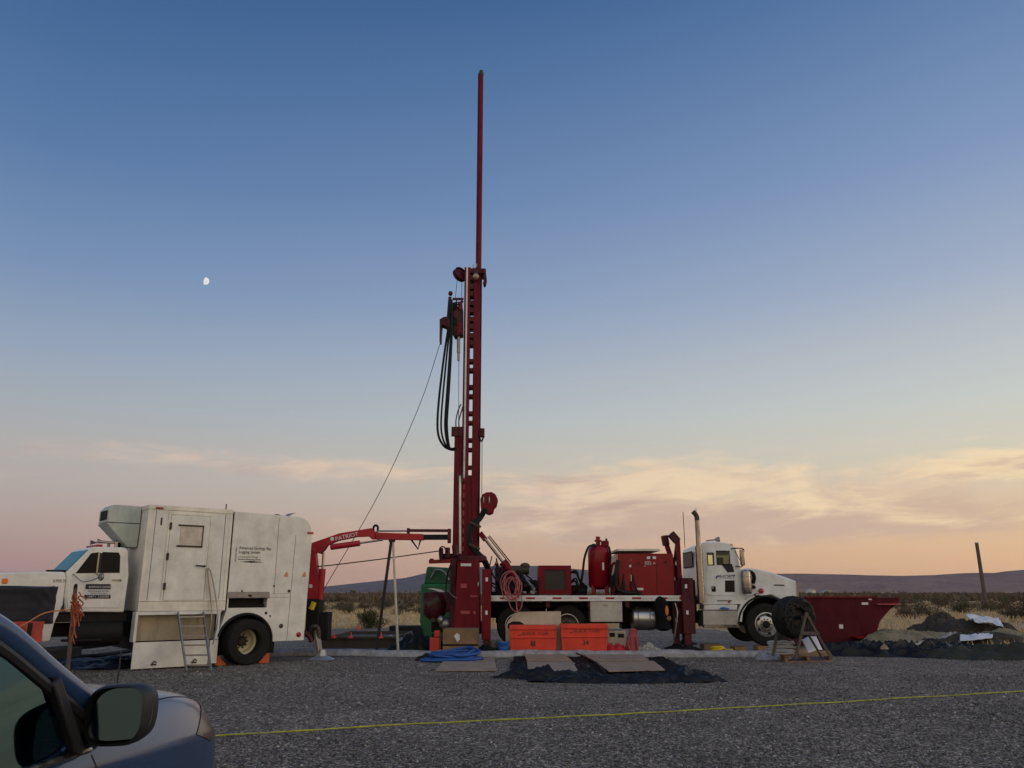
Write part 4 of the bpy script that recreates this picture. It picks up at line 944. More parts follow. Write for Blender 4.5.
# hydraulic clutter between the mast and the tank
rr = random.Random(11)
for k in range(9):
    x0_, y0_ = 512+rr.uniform(0,12), 566+rr.uniform(0,10); hose('hydraulic_hose', [rp(x0_,y0_,22.7+rr.random()*.6), rp(x0_+8,y0_+9+rr.uniform(-3,5),22.6), rp(x0_+16+rr.uniform(-3,5),583+rr.uniform(0,8),22.5), rp(536+rr.uniform(-4,2),592,22.5)], rr.choice([.022,.028,.035]), rr.choice(['black','black','dark','steel']))
for k in range(6):
    y0_ = 572+rr.uniform(0,12); hose('hydraulic_hose', [rp(570,y0_,22.6), rp(575+rr.uniform(0,3),y0_+rr.uniform(-4,4),22.5), rp(580,y0_+8,22.5), rp(587,590+rr.uniform(-3,4),22.6)], rr.choice([.02,.028]), 'black')
rbox('pump_block', 'maroon', (572,597), (587,585), 22.7, 23.3, bevel=.03); rbox('valve_bank', 'dark', (516,596), (537,580), 22.9, 23.5, bevel=.03)
rbox('winch_housing', 'maroon', (495,597), (518,567), 22.9, 23.9, bevel=.04)
MB().cyl(rp(521,570,22.8)-V(.25,0,0), rp(521,570,22.8)+V(.22,0,0), .12).ball(rp(525,566,22.8), (.14,.12,.09)).build('hydraulic_motor', 'hub', rig)
MB().cyl(rp(497,563.5,23), rp(497,567.5,23), .05).build('filler_cap', 'redtank', rig)
for k in range(16):
    u0, v0 = rr.uniform(485,512), rr.uniform(556,580); u1 = u0+rr.uniform(4,24); v1 = rr.uniform(584,598)
    hose('hydraulic_hose', [rp(u0,v0,22.5+rr.random()), rp(u0+rr.uniform(-6,6),(v0+v1)/2+rr.uniform(-6,4),22.3+.3*rr.random()), rp((u0+u1)/2+rr.uniform(-5,5),v1-4,22.25), rp(u1,v1,22.3)], rr.choice([.016,.022,.03]), rr.choice(['black','black','dark','maroon']), n=6)
for k in range(10):
    u0, v0 = rr.uniform(486,536), rr.uniform(576,594); w_ = rr.uniform(1.5,4.5)
    rbox('hydraulic_valve', rr.choice(['dark','maroon','hub','steel']), (u0,v0+w_), (u0+w_*1.2,v0), 22.4+rr.random()*.2, 22.75+rr.random()*.2, bevel=.015)
for k in range(8):
    u0 = rr.uniform(611,634); hose('hydraulic_hose', [rp(u0,rr.uniform(570,582),22.1), rp(u0+rr.uniform(-3,4),588,22.02), rp(u0+rr.uniform(0,9),595,22.05)], rr.choice([.018,.025]), rr.choice(['black','dark']), n=6)
for k in range(12):
    u0 = rr.uniform(574,650); hose('under_deck_line', [rp(u0,603,22.5), rp(u0+rr.uniform(3,9),607+rr.uniform(0,6),22.45), rp(u0+rr.uniform(10,22),604,22.5)], .018, 'black', n=6)
# mast
YM = 23.1
def mbox(name, m, pxs, pys, y0, y1, parent, bevel=.006):   # upright member; pxs measured at the foot row pys[0]
    A = rp(pxs[0], pys[0], y0); B = rp(pxs[1], pys[0], y0); z1_ = rp((pxs[0]+pxs[1])/2, pys[1], y0).z
    return MB().box((A.x, y0, A.z), (B.x, y1, z1_)).build(name, m, parent, bevel=bevel)
mast = mbox('mast', 'red', (463.2, 477.3), (640, 268), 23.28, 23.34, rig, 0)
bpy.data.objects.remove(mast)
mA = rp(460.0,560,YM); mB_ = rp(467.2,560,YM); mC = rp(470.8,560,YM); mD = rp(479.6,560,YM); ZT = rp(472,267,YM).z; ZB = .55
ms = MB().box((mA.x, YM, ZB), (mB_.x-.02, YM+.42, ZT)).box((mC.x-.01, YM, ZB), (mD.x-.06, YM+.42, ZT-.02))
mast = ms.build('mast', 'red', rig, bevel=.012)
ZW = rp(472,478,YM).z
MB().box((mB_.x-.018, YM+.03, ZB), (mC.x-.012, YM+.38, ZW)).build('mast_web', 'red', mast)
MB().box((mA.x+.055, YM-.018, rp(466,478,YM).z), (mA.x+.105, YM-.002, ZT)).build('guide_strip', 'sheetwhite', mast)
z = ZW
while z < ZT-.3:
    rh = .085 if z < rp(472,345,YM).z else .15
    for h_ in ((.16, .42) if z < rp(472,345,YM).z else (.10, .17)):
        MB().box((mB_.x-.018, YM+.02, z), (mC.x-.012, YM+.38, z+rh)).build('lattice_rung', 'maroon', mast); z += .14+h_*.9
gr = MB(); z = ZW
while z > rp(465,560,YM).z:
    gr.box((mA.x+.055, YM-.012, z-.07), (mA.x+.10, YM-.002, z+.07)); z -= .25
gr.build('rack_slots', 'ragpink', mast)
MB().box((mD.x-.055, YM+.08, ZB), (mD.x-.02, YM+.34, ZT-.1)).build('side_channel', 'maroon', mast)
MB().cyl((mD.x+.04, YM+.2, rp(478,500,YM).z), (mD.x+.03, YM+.2, rp(481,428,YM).z), .012, n=6).build('lifting_line', 'steel', mast)
# upper bracket, crown sheave and lamp
cr = MB().box((mA.x+.02, YM-.10, ZT-.13), (mD.x+.10, YM+.46, ZT-.02)).box((mD.x-.03, YM-.08, ZT-.30), (mD.x+.12, YM+.4, ZT-.02)).box((mD.x+.05,YM-.06,ZT-.62), (mD.x+.12, YM+.06, ZT-.25)); 
cr = MB().box((mB_.x+.05, YM-.09, ZT-.24), (mD.x+.10, YM+.46, ZT-.08)).box((mD.x+.04,YM-.06,ZT-.60), (mD.x+.11, YM+.06, ZT-.10)).build('crown_bracket', 'maroon', mast, bevel=.01)
MB().tube([(mD.x+.10,YM,ZT-.25), (mD.x+.12,YM,ZT-.5), (mD.x+.07,YM,ZT-.66), (mD.x+.03,YM,ZT-.5)], .02, 6, 4).build('crown_hook', 'dark', cr)
a = rp(475.8,276.5,YM-.15); MB().ball(a, (.10,.08,.11)).cyl(a, a+V(0,.12,0), .04).build('mast_lamp', 'bronze', mast)
a = rp(460.2,274.5,YM+.1); sv = MB().lathe([(.20,-.07),(.235,-.07),(.235,-.05),(.20,-.015),(.20,.015),(.235,.05),(.235,.07),(.20,.07)], a, (.62,-.72,.30), 32, closed=True).lathe([(.001,-.03),(.2,-.03),(.2,.03),(.001,.03)], a, (.62,-.72,.30), 32).build('crown_sheave', 'maroon', mast)
MB().cyl(rp(457.5,276,YM), rp(455.2,300,YM), .008, n=6).cyl(rp(462,281,YM), rp(461.5,300,YM), .008, n=6).build('sheave_cable', 'dark', sv)
MB().box(rp(472.5,268,YM), rp(474,264.5,YM)+V(0,.05,0)).box(rp(475.8,267,YM), rp(477,263.5,YM)+V(0,.05,0)).build('crown_pin', 'steel', mast)
# drill rod standing above the mast
a0, a1 = rp(477.4,330,YM+.2), rp(481.3,73.5,YM+.2)
rod = MB().cyl((a0.x+.03, YM+.2, ZB+2), (a0.x+.03, YM+.2, a1.z), .074, n=20).build('drill_rod', 'red', rig)
MB().lathe([(.080,0),(.080,.12),(.062,.13),(.062,.20),(.05,.2),(.05,.1)], (a0.x+.03, YM+.2, a1.z-.1), (0,0,1), 20).build('rod_joint', 'hub', rod)
MB().cyl((a0.x-.055, YM+.2, ZT-.4), (a0.x-.055, YM+.2, a1.z), .02, n=8).build('rod_guide', 'maroon', rod)
# drill head carriage
hd = MB(); q = [rp(*p, YM+.1) for p in ((440,331), (440,321), (444,318.5), (448,318), (452,314), (457,311), (463,309), (463,336), (455,338), (450.5,330), (442.3,326), (441.2,343), (439.8,343))]
head = hd.prism([(p.x, p.z) for p in q], YM-.06, YM+.30).build('drill_head', 'maroon', rig, bevel=.012)
MB().cyl(rp(449.3,319,YM+.05), rp(450,297,YM+.05), .085, .05).ball(rp(450.5,293.5,YM+.05), (.07,.07,.08)).build('head_motor', 'maroon', head)
MB().cyl(rp(455,313,YM+.1), rp(454.5,303,YM+.1), .07).build('swivel', 'hub', head); MB().cyl(rp(460,310,YM-.05), rp(460,302,YM-.05), .06).build('swivel', 'red', head)
for p0, p1, w_, m_ in (((452.5,299), (463.5,299), .06, 'maroon'), ((452,316), (463,301), .045, 'dark'), ((456.5,300), (457.5,312), .035, 'maroon'), ((461.5,299), (462,311), .045, 'red'), ((447,319), (456,309), .05, 'dark')): MB().beam(rp(*p0,YM), rp(*p1,YM), w_, w_).build('head_frame', m_, head)
MB().box(rp(451,325,YM-.09), rp(457,318,YM-.09)+V(0,.05,0)).build('valve_block', 'dark', head, bevel=.01); MB().box(rp(458,333,YM-.09), rp(462,322,YM-.09)+V(0,.05,0)).build('valve_block', 'red', head, bevel=.01)
for k in range(4): hose('head_hose', [rp(450+k*1.5,318,YM-.1), rp(448.5+k,311,YM-.14), rp(451+k*2,305-k,YM-.12), rp(456+k*1.5,302+k*2,YM-.08)], .016, 'black', head, 4, 6)
MB().cyl(rp(458.5,337,YM+.05), rp(458.5,353,YM+.05), .05).cyl(rp(458.5,353,YM+.05), rp(458.5,361,YM+.05), .036).build('head_chuck', 'bronze', head)
MB().cyl(rp(458.9,361,YM+.05), rp(458.6,440,YM+.05), .012, n=6).build('chuck_line', 'steel', head)
for k, (dx, sag) in enumerate(((0,0), (2.6,-3.5), (5.6,-7), (7.0,-8.5))):
    hose('head_hose', [rp(449.5+dx*.35,300,YM-.05*k), rp(448.5+dx*.55,325,YM-.05*k), rp(444.2+dx,355,YM-.08*k), rp(439.7+dx*1.35,392,YM-.08*k), rp(437.5+dx*1.4,420,YM-.08*k), rp(438.6+dx*1.3,436+sag*.3,YM-.08*k), rp(444+dx*.7,446+sag*.25,YM-.06*k), rp(450.5,449.5+sag*.1,YM-.04*k), rp(455.5,449.8-k*.7,YM-.03*k)], [.034,.028,.038,.024][k], 'black', head, 5, 8)
# lower sleeve beside the mast
sl = MB().box((rp(452.3,560,YM).x, YM-.03, ZB+.1), (mA.x-.004, YM+.35, rp(458,428,YM).z)).build('feed_sleeve', 'red', rig, bevel=.012)
MB().box((rp(453.6,430,YM).x-.06, YM-.06, rp(460,437,YM).z), (mA.x+.02, YM-.032, rp(460,427,YM).z)).build('sleeve_collar', 'maroon', sl, bevel=.01)
MB().cyl(rp(460.2,555,YM-.1), rp(460.0,476,YM-.1), .034).build('feed_rod', 'gold', sl); MB().cyl(rp(460.3,478,YM-.1), rp(460.3,435,YM-.1), .03).build('feed_cylinder', 'maroon', sl)
MB().box(rp(457,482,YM-.12), rp(463,474,YM-.12)+V(0,.09,0)).build('rod_clamp', 'hub', sl)
hose('sleeve_hose', [rp(456,428,YM), rp(456,420,YM-.05), rp(458,411,YM), rp(461,404,YM)], .018, 'maroon', sl); hose('sleeve_hose', [rp(459,428,YM), rp(459,420,YM-.05), rp(461,413,YM), rp(463,406,YM)], .018, 'dark', sl)
sbk = MB().box((mD.x-.05, YM-.06, rp(480,437,YM).z), (rp(484.5,437,YM).x, YM+.1, rp(480,428.5,YM).z)).build('side_bracket', 'maroon', rig, bevel=.01)
MB().tube([rp(483.8,430,YM), rp(483.6,437,YM), rp(481.5,441.5,YM), rp(480,438,YM)], .022, 6, 4).build('bracket_hook', 'dark', sbk)
# sheave housing and thick hose bundle on the mast's right
sh = rprism('sheave_housing', 'red', [(480.5,506), (480.2,499), (482,494.5), (486,492.2), (491.5,491.8), (495.5,494), (498,499.5), (496.5,506), (494,508.5), (493,513), (488.5,514.5), (484,512), (481.5,512)], YM-.22, YM+.15, bevel=.03)
for px in (483.7, 489.3): MB().ball(rp(px,500,YM-.23), (.018,.012,.10)).build('housing_slot', 'steel', sh)
for k, o_ in enumerate((0, 2.2, 4.4)):
    hose('hose_bundle', [rp(486-o_*.5,509,YM-.2-.05*k), rp(481-o_*.3,518,YM-.25), rp(475.5-o_,524,YM-.3), rp(470.5-o_*.4,535,YM-.32), rp(472.5-o_*.5,546,YM-.32), rp(478.5-o_*.5,553,YM-.32), rp(485-o_*.5,560,YM-.32), rp(489.5-o_*.4,572,YM-.25), rp(490-o_*.3,592,YM-.2)], .06, 'black' if k != 1 else 'dark')
for px, py in ((475,524), (474,546)): MB().beam(rp(px-5,py-2,YM-.38), rp(px+6,py+3,YM-.38), .03, .06).build('hose_clamp', 'hub', rig)
# raising cylinders
for k in (0, 1):
    A, B, D = rp(484.5,538.5,22.75+.5*k), rp(506,566,22.75+.5*k), rp(516,578.5,22.75+.5*k)
    MB().cyl(A, B, .04).build('raising_rod', 'chrome', rig); MB().cyl(B-(B-A).normalized()*.15, D, .115).build('raising_cylinder', 'red', rig)
    MB().cyl(A+V(.09,0,.05), B+V(.10,0,.06), .016, n=6).cyl(A+V(.13,0,.08), B+V(.14,0,.09), .016, n=6).build('cylinder_hose', 'black', rig)
MB().beam(rp(480,533,YM), rp(485.5,540,YM), .2, .14).build('cylinder_mount', 'red', rig)
# control cabinet at the tail
cb = rprism('control_cabinet', 'red', [(457.5,561.5), (478.5,559.5), (479.5,600), (480,628), (452.5,628.5), (455,605)], 22.0, 22.85, bevel=.012)
for px, py, w_, h_, m_ in ((466,564.8,.14,.035,'whiteink'), (463.7,585.8,.08,.055,'ragpink'), (474,596.2,.09,.022,'ragpink'), (465.3,612.3,.12,.04,'ragpink'), (474.5,612.5,.035,.035,'ragpink'), (478.2,584,.015,.05,'steel')):
    a = rp(px,py,22.0); MB().box((a.x-w_, 21.988, a.z-h_), (a.x+w_, 21.998, a.z+h_)).build('sticker', m_, cb)
rbox('tail_column', 'maroon', (449,630), (456.5,560), 22.35, 23.0, bevel=.02)
rbox('tail_base', 'maroon', (450,634), (486,622), 22.2, 23.8, bevel=.03)
MB().box(rp(459,561.5,22.3), rp(486,555.5,22.3)+V(0,.8,0)).build('mast_pivot', 'maroon', rig, bevel=.03)
# breakout gear left of the mast
MB().beam(rp(429,561.8,22.6), rp(452,561,22.6), .12, .10).box(rp(429.5,561,22.55), rp(433.5,558.5,22.55)+V(0,.1,0)).build('tail_arm', 'redtank', rig, bevel=.01)
MB().box(rp(440,562,22.7), rp(461,553.5,22.7)+V(0,.5,0)).cyl(rp(441.5,560,22.6), rp(441.5,548,22.6), .05).cyl(rp(447.5,558,22.6), rp(447.5,547.5,22.6), .07).cyl(rp(456,556,22.6), rp(455,545,22.6), .09).build('rod_wrench', 'maroon', rig, bevel=.01)
MB().tube([rp(440,561,22.5), rp(439.5,549,22.5), rp(444,546.8,22.5), rp(446,552,22.5), rp(444.5,560,22.5)], .02, 6, 4).build('wrench_hose', 'black', rig)
for dy in (0, .12): hose('tail_hose', [rp(451,563,22.5), rp(447+dy*8,575,22.3), rp(446,590,22.25), rp(450,600,22.2), rp(454,606,22.15)], .016, 'black')
MB().tube([rp(446,589,22.3), rp(452,595,22.1), rp(456.8,598.5,21.98)], .012, 6, 3).build('grab_line', 'steel', rig)
# swing-out machinery at the tail
mc = MB().ball(rp(435,606,22.9), (.34,.35,.40)).cyl(rp(431,592,22.9), rp(431,615,22.9), .22).box(rp(438,612,22.8), rp(452,592,22.8)+V(0,.5,0)).build('rotary_clamp', 'maroon', rig, bevel=.03)
MB().cyl(rp(428,606,22.7), rp(440,599,22.7), .13).cyl(rp(434,622,22.8), rp(434,608,22.8), .11).build('clamp_cylinder', 'hub', mc)
MB().ball(rp(446.5,624,22.6), (.2,.2,.16)).ball(rp(441,620,22.5), (.10,.1,.12)).build('clamp_fitting', 'steel', mc)
MB().box(rp(431,632,22.9), rp(452,618,22.9)+V(0,.5,0)).build('clamp_base', 'dark', mc, bevel=.03)
# ---- truck cab
WY = 22.05
def cp_(name, m, pts, y0, y1, parent=None, bevel=0.): return rprism(name, m, pts, y0, y1, parent or rig, bevel)
cabr = cp_('cab', 'rigwhite', [(699,600), (699,549), (700.5,545.5), (706,543.2), (722,543), (733,545.6), (735.5,547.5), (741,571), (747,572), (747,588), (744,604), (703,604.5)], WY, 24.2, bevel=.04)
rprism('cab_roof_cap', 'rigwhite', [(702,545), (706,541.8), (718,541.4), (729,543.6), (734.5,547.5), (730,548.5), (702,548.5)], WY+.14, 24.05, cabr, bevel=.04)
dr2 = cp_('door', 'rigwhite', [(706.5,594), (706,552), (708,550), (732.5,550.5), (736,572.5), (735.3,593), (733,595.5), (709,595.5)], WY-.014, WY+.02, cabr, bevel=.01)
def rl_(p): return Vector(p)-rig.location
a, b = rp(703.5,571,WY), rp(733.5,550.5,WY); cut(cabr, rl_((a.x,WY+.07,a.z)), rl_((b.x,24.13,b.z)))
wins = (((708.2,564.5), (712.8,553.4)), ((717.5,564.2), (728.6,551.4)))
for (p0, p1) in wins:
    a, b = rp(*p0, WY), rp(*p1, WY)
    cut(cabr, rl_((a.x,WY-.1,a.z)), rl_((b.x,WY+.2,b.z))); cut(dr2, rl_((a.x,WY-.1,a.z)), rl_((b.x,WY+.2,b.z)))
    MB().box((a.x-.006,WY+.022,a.z-.006), (b.x+.006,WY+.030,b.z+.006)).build('window', 'greenglass', dr2)
wf = MB()
for (p0, p1) in wins:
    a, b = rp(*p0, WY), rp(*p1, WY); e_ = .022
    wf.box((a.x-e_,WY-.022,a.z-e_), (b.x+e_,WY-.015,a.z)).box((a.x-e_,WY-.022,b.z), (b.x+e_,WY-.015,b.z+e_)).box((a.x-e_,WY-.0221,a.z), (a.x,WY-.0151,b.z)).box((b.x,WY-.0221,a.z), (b.x+e_,WY-.0151,b.z))
wf.build('window_seal', 'dark', dr2)
a, b = rp(706,565,WY), rp(731.5,551.4,WY); cut(cabr, rl_((a.x,24.0,a.z)), rl_((b.x,24.5,b.z)))
MB().box((a.x-.006,24.165,a.z-.006), (b.x+.006,24.175,b.z+.006)).build('far_window', 'greenglass', cabr)
a = rp(724,566,22.6); MB().box((a.x-.22,22.35,a.z-.3), (a.x-.06,22.85,a.z+.22)).box((a.x-.22,22.35,a.z-.3), (a.x+.25,22.85,a.z-.1)).build('driver_seat', 'seat', cabr, bevel=.04)
a = rp(731,566,22.6); MB().tube([a+V(.10*math.cos(t)*.6,.2*math.sin(t)+.05,.18*math.cos(t)) for t in np.linspace(0,2*PI,20)[:-1]], .015, 6, closed=True).build('steering_wheel', 'dark', cabr)
cp_('window_corner', 'interior', [(727.5,572.5), (721.0,563.9), (732.0,563.9), (734.5,572)], WY-.0165, WY-.0145, dr2)
cp_('lower_window', 'darkglass', [(725.3,580.7), (734.3,580.7), (734.6,591.8), (725.3,591.8)], WY-.02, WY-.0145, dr2)
cp_('lower_dark_panel', 'interior', [(725.0,580.4), (734.6,580.4), (734.9,592.1), (725.0,592.1)], WY-.0144, WY-.0142, dr2)  # dark plate on the door gives the pane its unlit inside
MB().box(rp(711.8,591.8,WY-.02), rp(715.6,586.3,WY-.02)+V(0,.01,0)).build('handle_pocket', 'dark', dr2); MB().box(rp(712.2,588.6,WY-.035), rp(713.6,587,WY-.035)+V(0,.02,0)).build('door_handle', 'chrome', dr2)
a = rp(719.8,576.9,WY-.0165); text('HOLT', 'lettering', 'greyink', dr2, facing((a.x, WY-.0165, a.z)), .15, squash=1.05)
em = MB(); q = [rp(*p, WY) for p in ((715,578), (716,576), (718,575.2), (720,575.6), (719.5,576.8), (717.5,577), (716.5,579.2))]; em.prism([(p.x,p.z) for p in q], WY-.0185, WY-.0145).build('round_emblem', 'blueink', dr2)
cp_('emblem_tail', 'blueink', [(727,575.6), (735.2,575.3), (735.2,576.1), (728,576.4)], WY-.0185, WY-.0145, dr2)
sp = MB(); A, B = rp(741,571,WY+.1), rp(735.5,548,WY+.1); 
d = (B-A); nn = Vector((d.z, 0, -d.x)).normalized(); sp.add([A+nn*.008+V(0,.05,0), B+nn*.008+V(0,.05,0), B+nn*.008+V(0,1.9,0), A+nn*.008+V(0,1.9,0)], [(0,1,2,3)])
sp.build('windshield', 'windscreen', cabr, solid=.006)
# rear wall window
zw0, zw1 = rp(699,566.5,23).z, rp(699,552.5,23).z; xb = rp(699,575,WY).x
rw = MB().box((xb-.012, 22.75, zw0), (xb-.004, 23.95, zw1)).build('rear_window', 'darkglass', cabr); MB().box((xb-.003, 22.72, zw0-.03), (xb-.001, 23.98, zw1+.03)).build('window_seal', 'dark', rw)
MB().box((xb-.35, 22.5, 1.05), (xb-.01, 24.0, 1.5)).build('frame_cover', 'maroon', rig)
# roof horns, mirror, antenna
MB().cyl(rp(706,540.8,22.5), rp(716,539.6,22.5), .02).lathe([(.03,0),(.06,.06),(.07,.12),(.001,.13)], rp(715,539.7,22.5), (1,0,.1), 16).build('roof_horn', 'steel', cabr)
for px in (724, 731): MB().ball(rp(px,545.2,22.4), (.06,.05,.04)).build('roof_light', 'amber', cabr)
MB().cyl(rp(685,548,23.8), rp(683,512,23.8), .010, n=6).cyl(rp(697,545,23.9), rp(696,508,23.9), .008, n=6).build('whip_antenna', 'dark', cabr)
mi = MB().box(rp(741.2,565.5,21.75), rp(744.2,549.5,21.75)+V(0,.10,0)).build('side_mirror', 'chrome', cabr, bevel=.02)
MB().tube([rp(731,548.8,WY), rp(738,548.2,21.85), rp(743,548.8,21.77), rp(744,552,21.77)], .016, 6, 4).tube([rp(736,566,WY), rp(741,567,21.8), rp(743,565,21.77)], .014, 6, 4).tube([rp(735,551,WY), rp(741.5,563,21.8)], .010, 6).build('mirror_bracket', 'dark', mi)
# exhaust stack and air cleaner
xs_ = rp(702,600,21.85); zt1 = rp(702,546.5,21.85).z; zt2 = rp(700.5,519.5,21.85).z
st_ = MB().cyl((xs_.x, 21.9, rp(702,603,21.85).z), (xs_.x, 21.9, zt1), .094, n=24).build('exhaust_shield', 'chrome', rig)
sl_ = MB()
for k in range(14):
    z = zt1-.12-k*.1
    for th in (-.5, 0, .5): sl_.box((xs_.x+.095*math.sin(th)-.010, 21.9-.095*math.cos(th)-.002, z), (xs_.x+.095*math.sin(th)+.010, 21.9-.095*math.cos(th)+.002, z+.02))
sl_.build('shield_slots', 'bronze', st_)
MB().cyl((xs_.x, 21.9, zt1-.05), (xs_.x, 21.9, zt2), .062, n=20).build('exhaust_pipe', 'chrome', st_)
MB().tube([(xs_.x,21.9,zt2-.02), (xs_.x,21.9,zt2+.06), (xs_.x-.03,21.9,zt2+.14), (xs_.x-.10,21.9,zt2+.22)], .066, 12, 4).build('exhaust_tip', 'hub', st_)
a, b = rp(747.8,594,21.85), rp(747.8,570,21.85); ac2 = MB().lathe([(.06,0),(.12,.01),(.13,.05),(.13,b.z-a.z-.08),(.115,b.z-a.z-.03),(.06,b.z-a.z)], (a.x,21.92,a.z), (0,0,1), 28).build('air_cleaner', 'chrome', rig)
for f_ in (.3, .72): MB().lathe([(.135,-.012),(.135,.012)], (a.x,21.92,a.z+(b.z-a.z)*f_), (0,0,1), 28).build('cleaner_band', 'steel', ac2)
MB().tube([rp(749,571.5,22), rp(752.5,573,22.05), rp(754.2,578,22.1), rp(753,583,22.15)], .05, 8, 4).ball(rp(753.5,587,22.1), (.06,.06,.05)).build('intake_pipe', 'black', ac2)
# hood, fender, bumper
hoodr = cp_('hood', 'rigwhite', [(741,604), (741,570.2), (748,568.2), (757,569.2), (772,572.5), (789,578.3), (797,581.5), (798,586), (798.6,605), (788,606.5), (784,606), (779,599), (772,595.5), (764,595), (755,598)], WY+.12, 24.08, bevel=.04)
cp_('hood_vent', 'dark', [(774,584.4), (784.5,584.8), (784.5,586), (774,585.6)], WY+.112, WY+.121, hoodr)
cp_('hood_edge', 'chrome', [(796.8,581.5), (798.4,582), (799.2,606), (797.4,606)], WY+.095, 24.1, hoodr)
for y_ in (WY+.0,): 
    fn_ = [fw+V(.72*math.cos(t), 0, .70*math.sin(t)) for t in np.linspace(math.radians(18), math.radians(178), 20)]
    mb = MB()
    for i in range(len(fn_)-1):
        p, q = fn_[i], fn_[i+1]; dp = (p-fw).normalized()*.05; dq = (q-fw).normalized()*.05
        mb.add([(p.x,WY-.02,p.z), (q.x,WY-.02,q.z), (q.x,WY+.5,q.z), (p.x,WY+.5,p.z), (p.x+dp.x,WY-.02,p.z+dp.z), (q.x+dq.x,WY-.02,q.z+dq.z), (q.x+dq.x,WY+.5,q.z+dq.z), (p.x+dp.x,WY+.5,p.z+dp.z)], [(0,1,2,3),(4,7,6,5),(0,4,5,1),(3,2,6,7)]+([(0,3,7,4)] if i == 0 else [])+([(1,5,6,2)] if i == len(fn_)-2 else []))
    mb.build('fender_flare', 'black', rig)
cp_('fender', 'rigwhite', [(737.5,622), (738,612), (741,604), (746,599), (754,595.2), (764,593.8), (770,594.3), (764,596), (755,599), (747.5,604.5), (743,612), (742,622)], WY-.01, WY+.45, bevel=.01)
rbox('wheel_well', 'dark', (742,625), (790,596), 22.6, 22.65, bevel=0)
rbox('front_bumper', 'chrome', (790,626), (800,611), 22.0, 24.2, bevel=.03)
a = rp(762.2,591,WY); MB().lathe([(.07,0),(.07,.03),(.04,.05),(.001,.055)], (a.x, WY+.12, a.z), (0,-1,0), 18).build('side_lamp', 'redlens', hoodr)
a = rp(757,595,WY); MB().ball((a.x,WY,a.z), (.09,.08,.05)).build('fender_lamp', 'chrome', hoodr)
# steps
stp_ = cp_('cab_step', 'alu', [(703.5,627), (703,610.5), (738,610.5), (738.5,627)], WY+.02, 22.7, bevel=.012)
cp_('step_tread', 'chrome', [(705,624.5), (737.5,624.5), (741,627.8), (703.5,627.8)], WY-.08, WY+.018, stp_, bevel=.006)
cp_('side_panel', 'rigwhite', [(704,604.8), (737.5,604.8), (737,609.8), (704,609.8)], WY+.0, 22.6, bevel=.01)
a = rp(729,602,WY); MB().prism([(a.x-.03,a.z-.02), (a.x+.04,a.z-.02), (a.x,a.z+.05)], WY-.02, WY-.001).build('step_reflector', 'redlens', cabr)
rbox('step_text_plate', 'greyink', (717,601.2), (732,600.2), WY-.004, WY-.001, cabr, bevel=0)

# ================================================================== loose things round the rigs
def heap(name, m, pts_px=None, c=None, rx=1, ry=.5, h=.3, seed=1, rough=.35, freq=2.2, rot=0., nu=64, nv=22, fold=0., parent=None, z0=0., power=.7, origin=None, amp=.55):
    """a draped or piled mass: uneven outline, real height, edges down on the ground"""
    cr, sr = math.cos(rot), math.sin(rot)
    def fn(u, v):
        th = u*2*PI; e = 1+rough*noise.noise(Vector((math.cos(th)*1.3+seed, math.sin(th)*1.3, seed*.7)))+rough*.4*noise.noise(Vector((math.cos(th)*4+seed, math.sin(th)*4, 3)))
        r = v*e; x, y = rx*r*math.cos(th), ry*r*math.sin(th)
        k = noise.fractal(Vector((x*freq+seed*3.1, y*freq, seed)), 1., 2., 4)
        wx, wy = x+.25*noise.noise(Vector((x*freq, y*freq, seed+5))), y+.25*noise.noise(Vector((y*freq, x*freq, seed+8)))
        r1 = (1-min(1, 2.2*abs(noise.noise(Vector((wx*freq*1.1, wy*freq*1.9+seed, 9))))))**2
        r2 = (1-min(1, 2.2*abs(noise.noise(Vector((wx*freq*3.2+wy*freq, wy*freq*3.6+seed, 4))))))**2
        env = max(0, (1-v*v))**power
        z = h*env*(.62+amp*k) + fold*h*(.26*r1+.13*r2-.08)*min(1, env*2.5) + .012*(1-v) + .07*h*env*noise.noise(Vector((x*11, y*11, seed)))
        return Vector((c[0]+x*cr-y*sr, c[1]+x*sr+y*cr, z0+max(0.004 if v > .96 else .012, z)))
    return MB().grid(fn, nu, nv, closeu=True).build(name, m, parent, angle=180, origin=origin)
def sheet(name, m, corners, nu, nv, zf, parent=None, solid=0.):
    a, b, c_, d = [Vector(q) for q in corners]            # near left, near right, far right, far left
    def fn(u, v):
        p = a.lerp(b, u).lerp(d.lerp(c_, u), v); p.z += zf(u, v, p); return p
    return MB().grid(fn, nu, nv).build(name, m, parent, angle=60, solid=solid)
def panel(name, corners, t, m, z=.0, parent=None):
    q = [Vector((p.x, p.y, z)) for p in corners]; up = Vector((0,0,t))
    return MB().add(q+[p+up for p in q], [(3,2,1,0),(4,5,6,7),(0,1,5,4),(1,2,6,5),(2,3,7,6),(3,0,4,7)]).build(name, m, parent, bevel=.003)
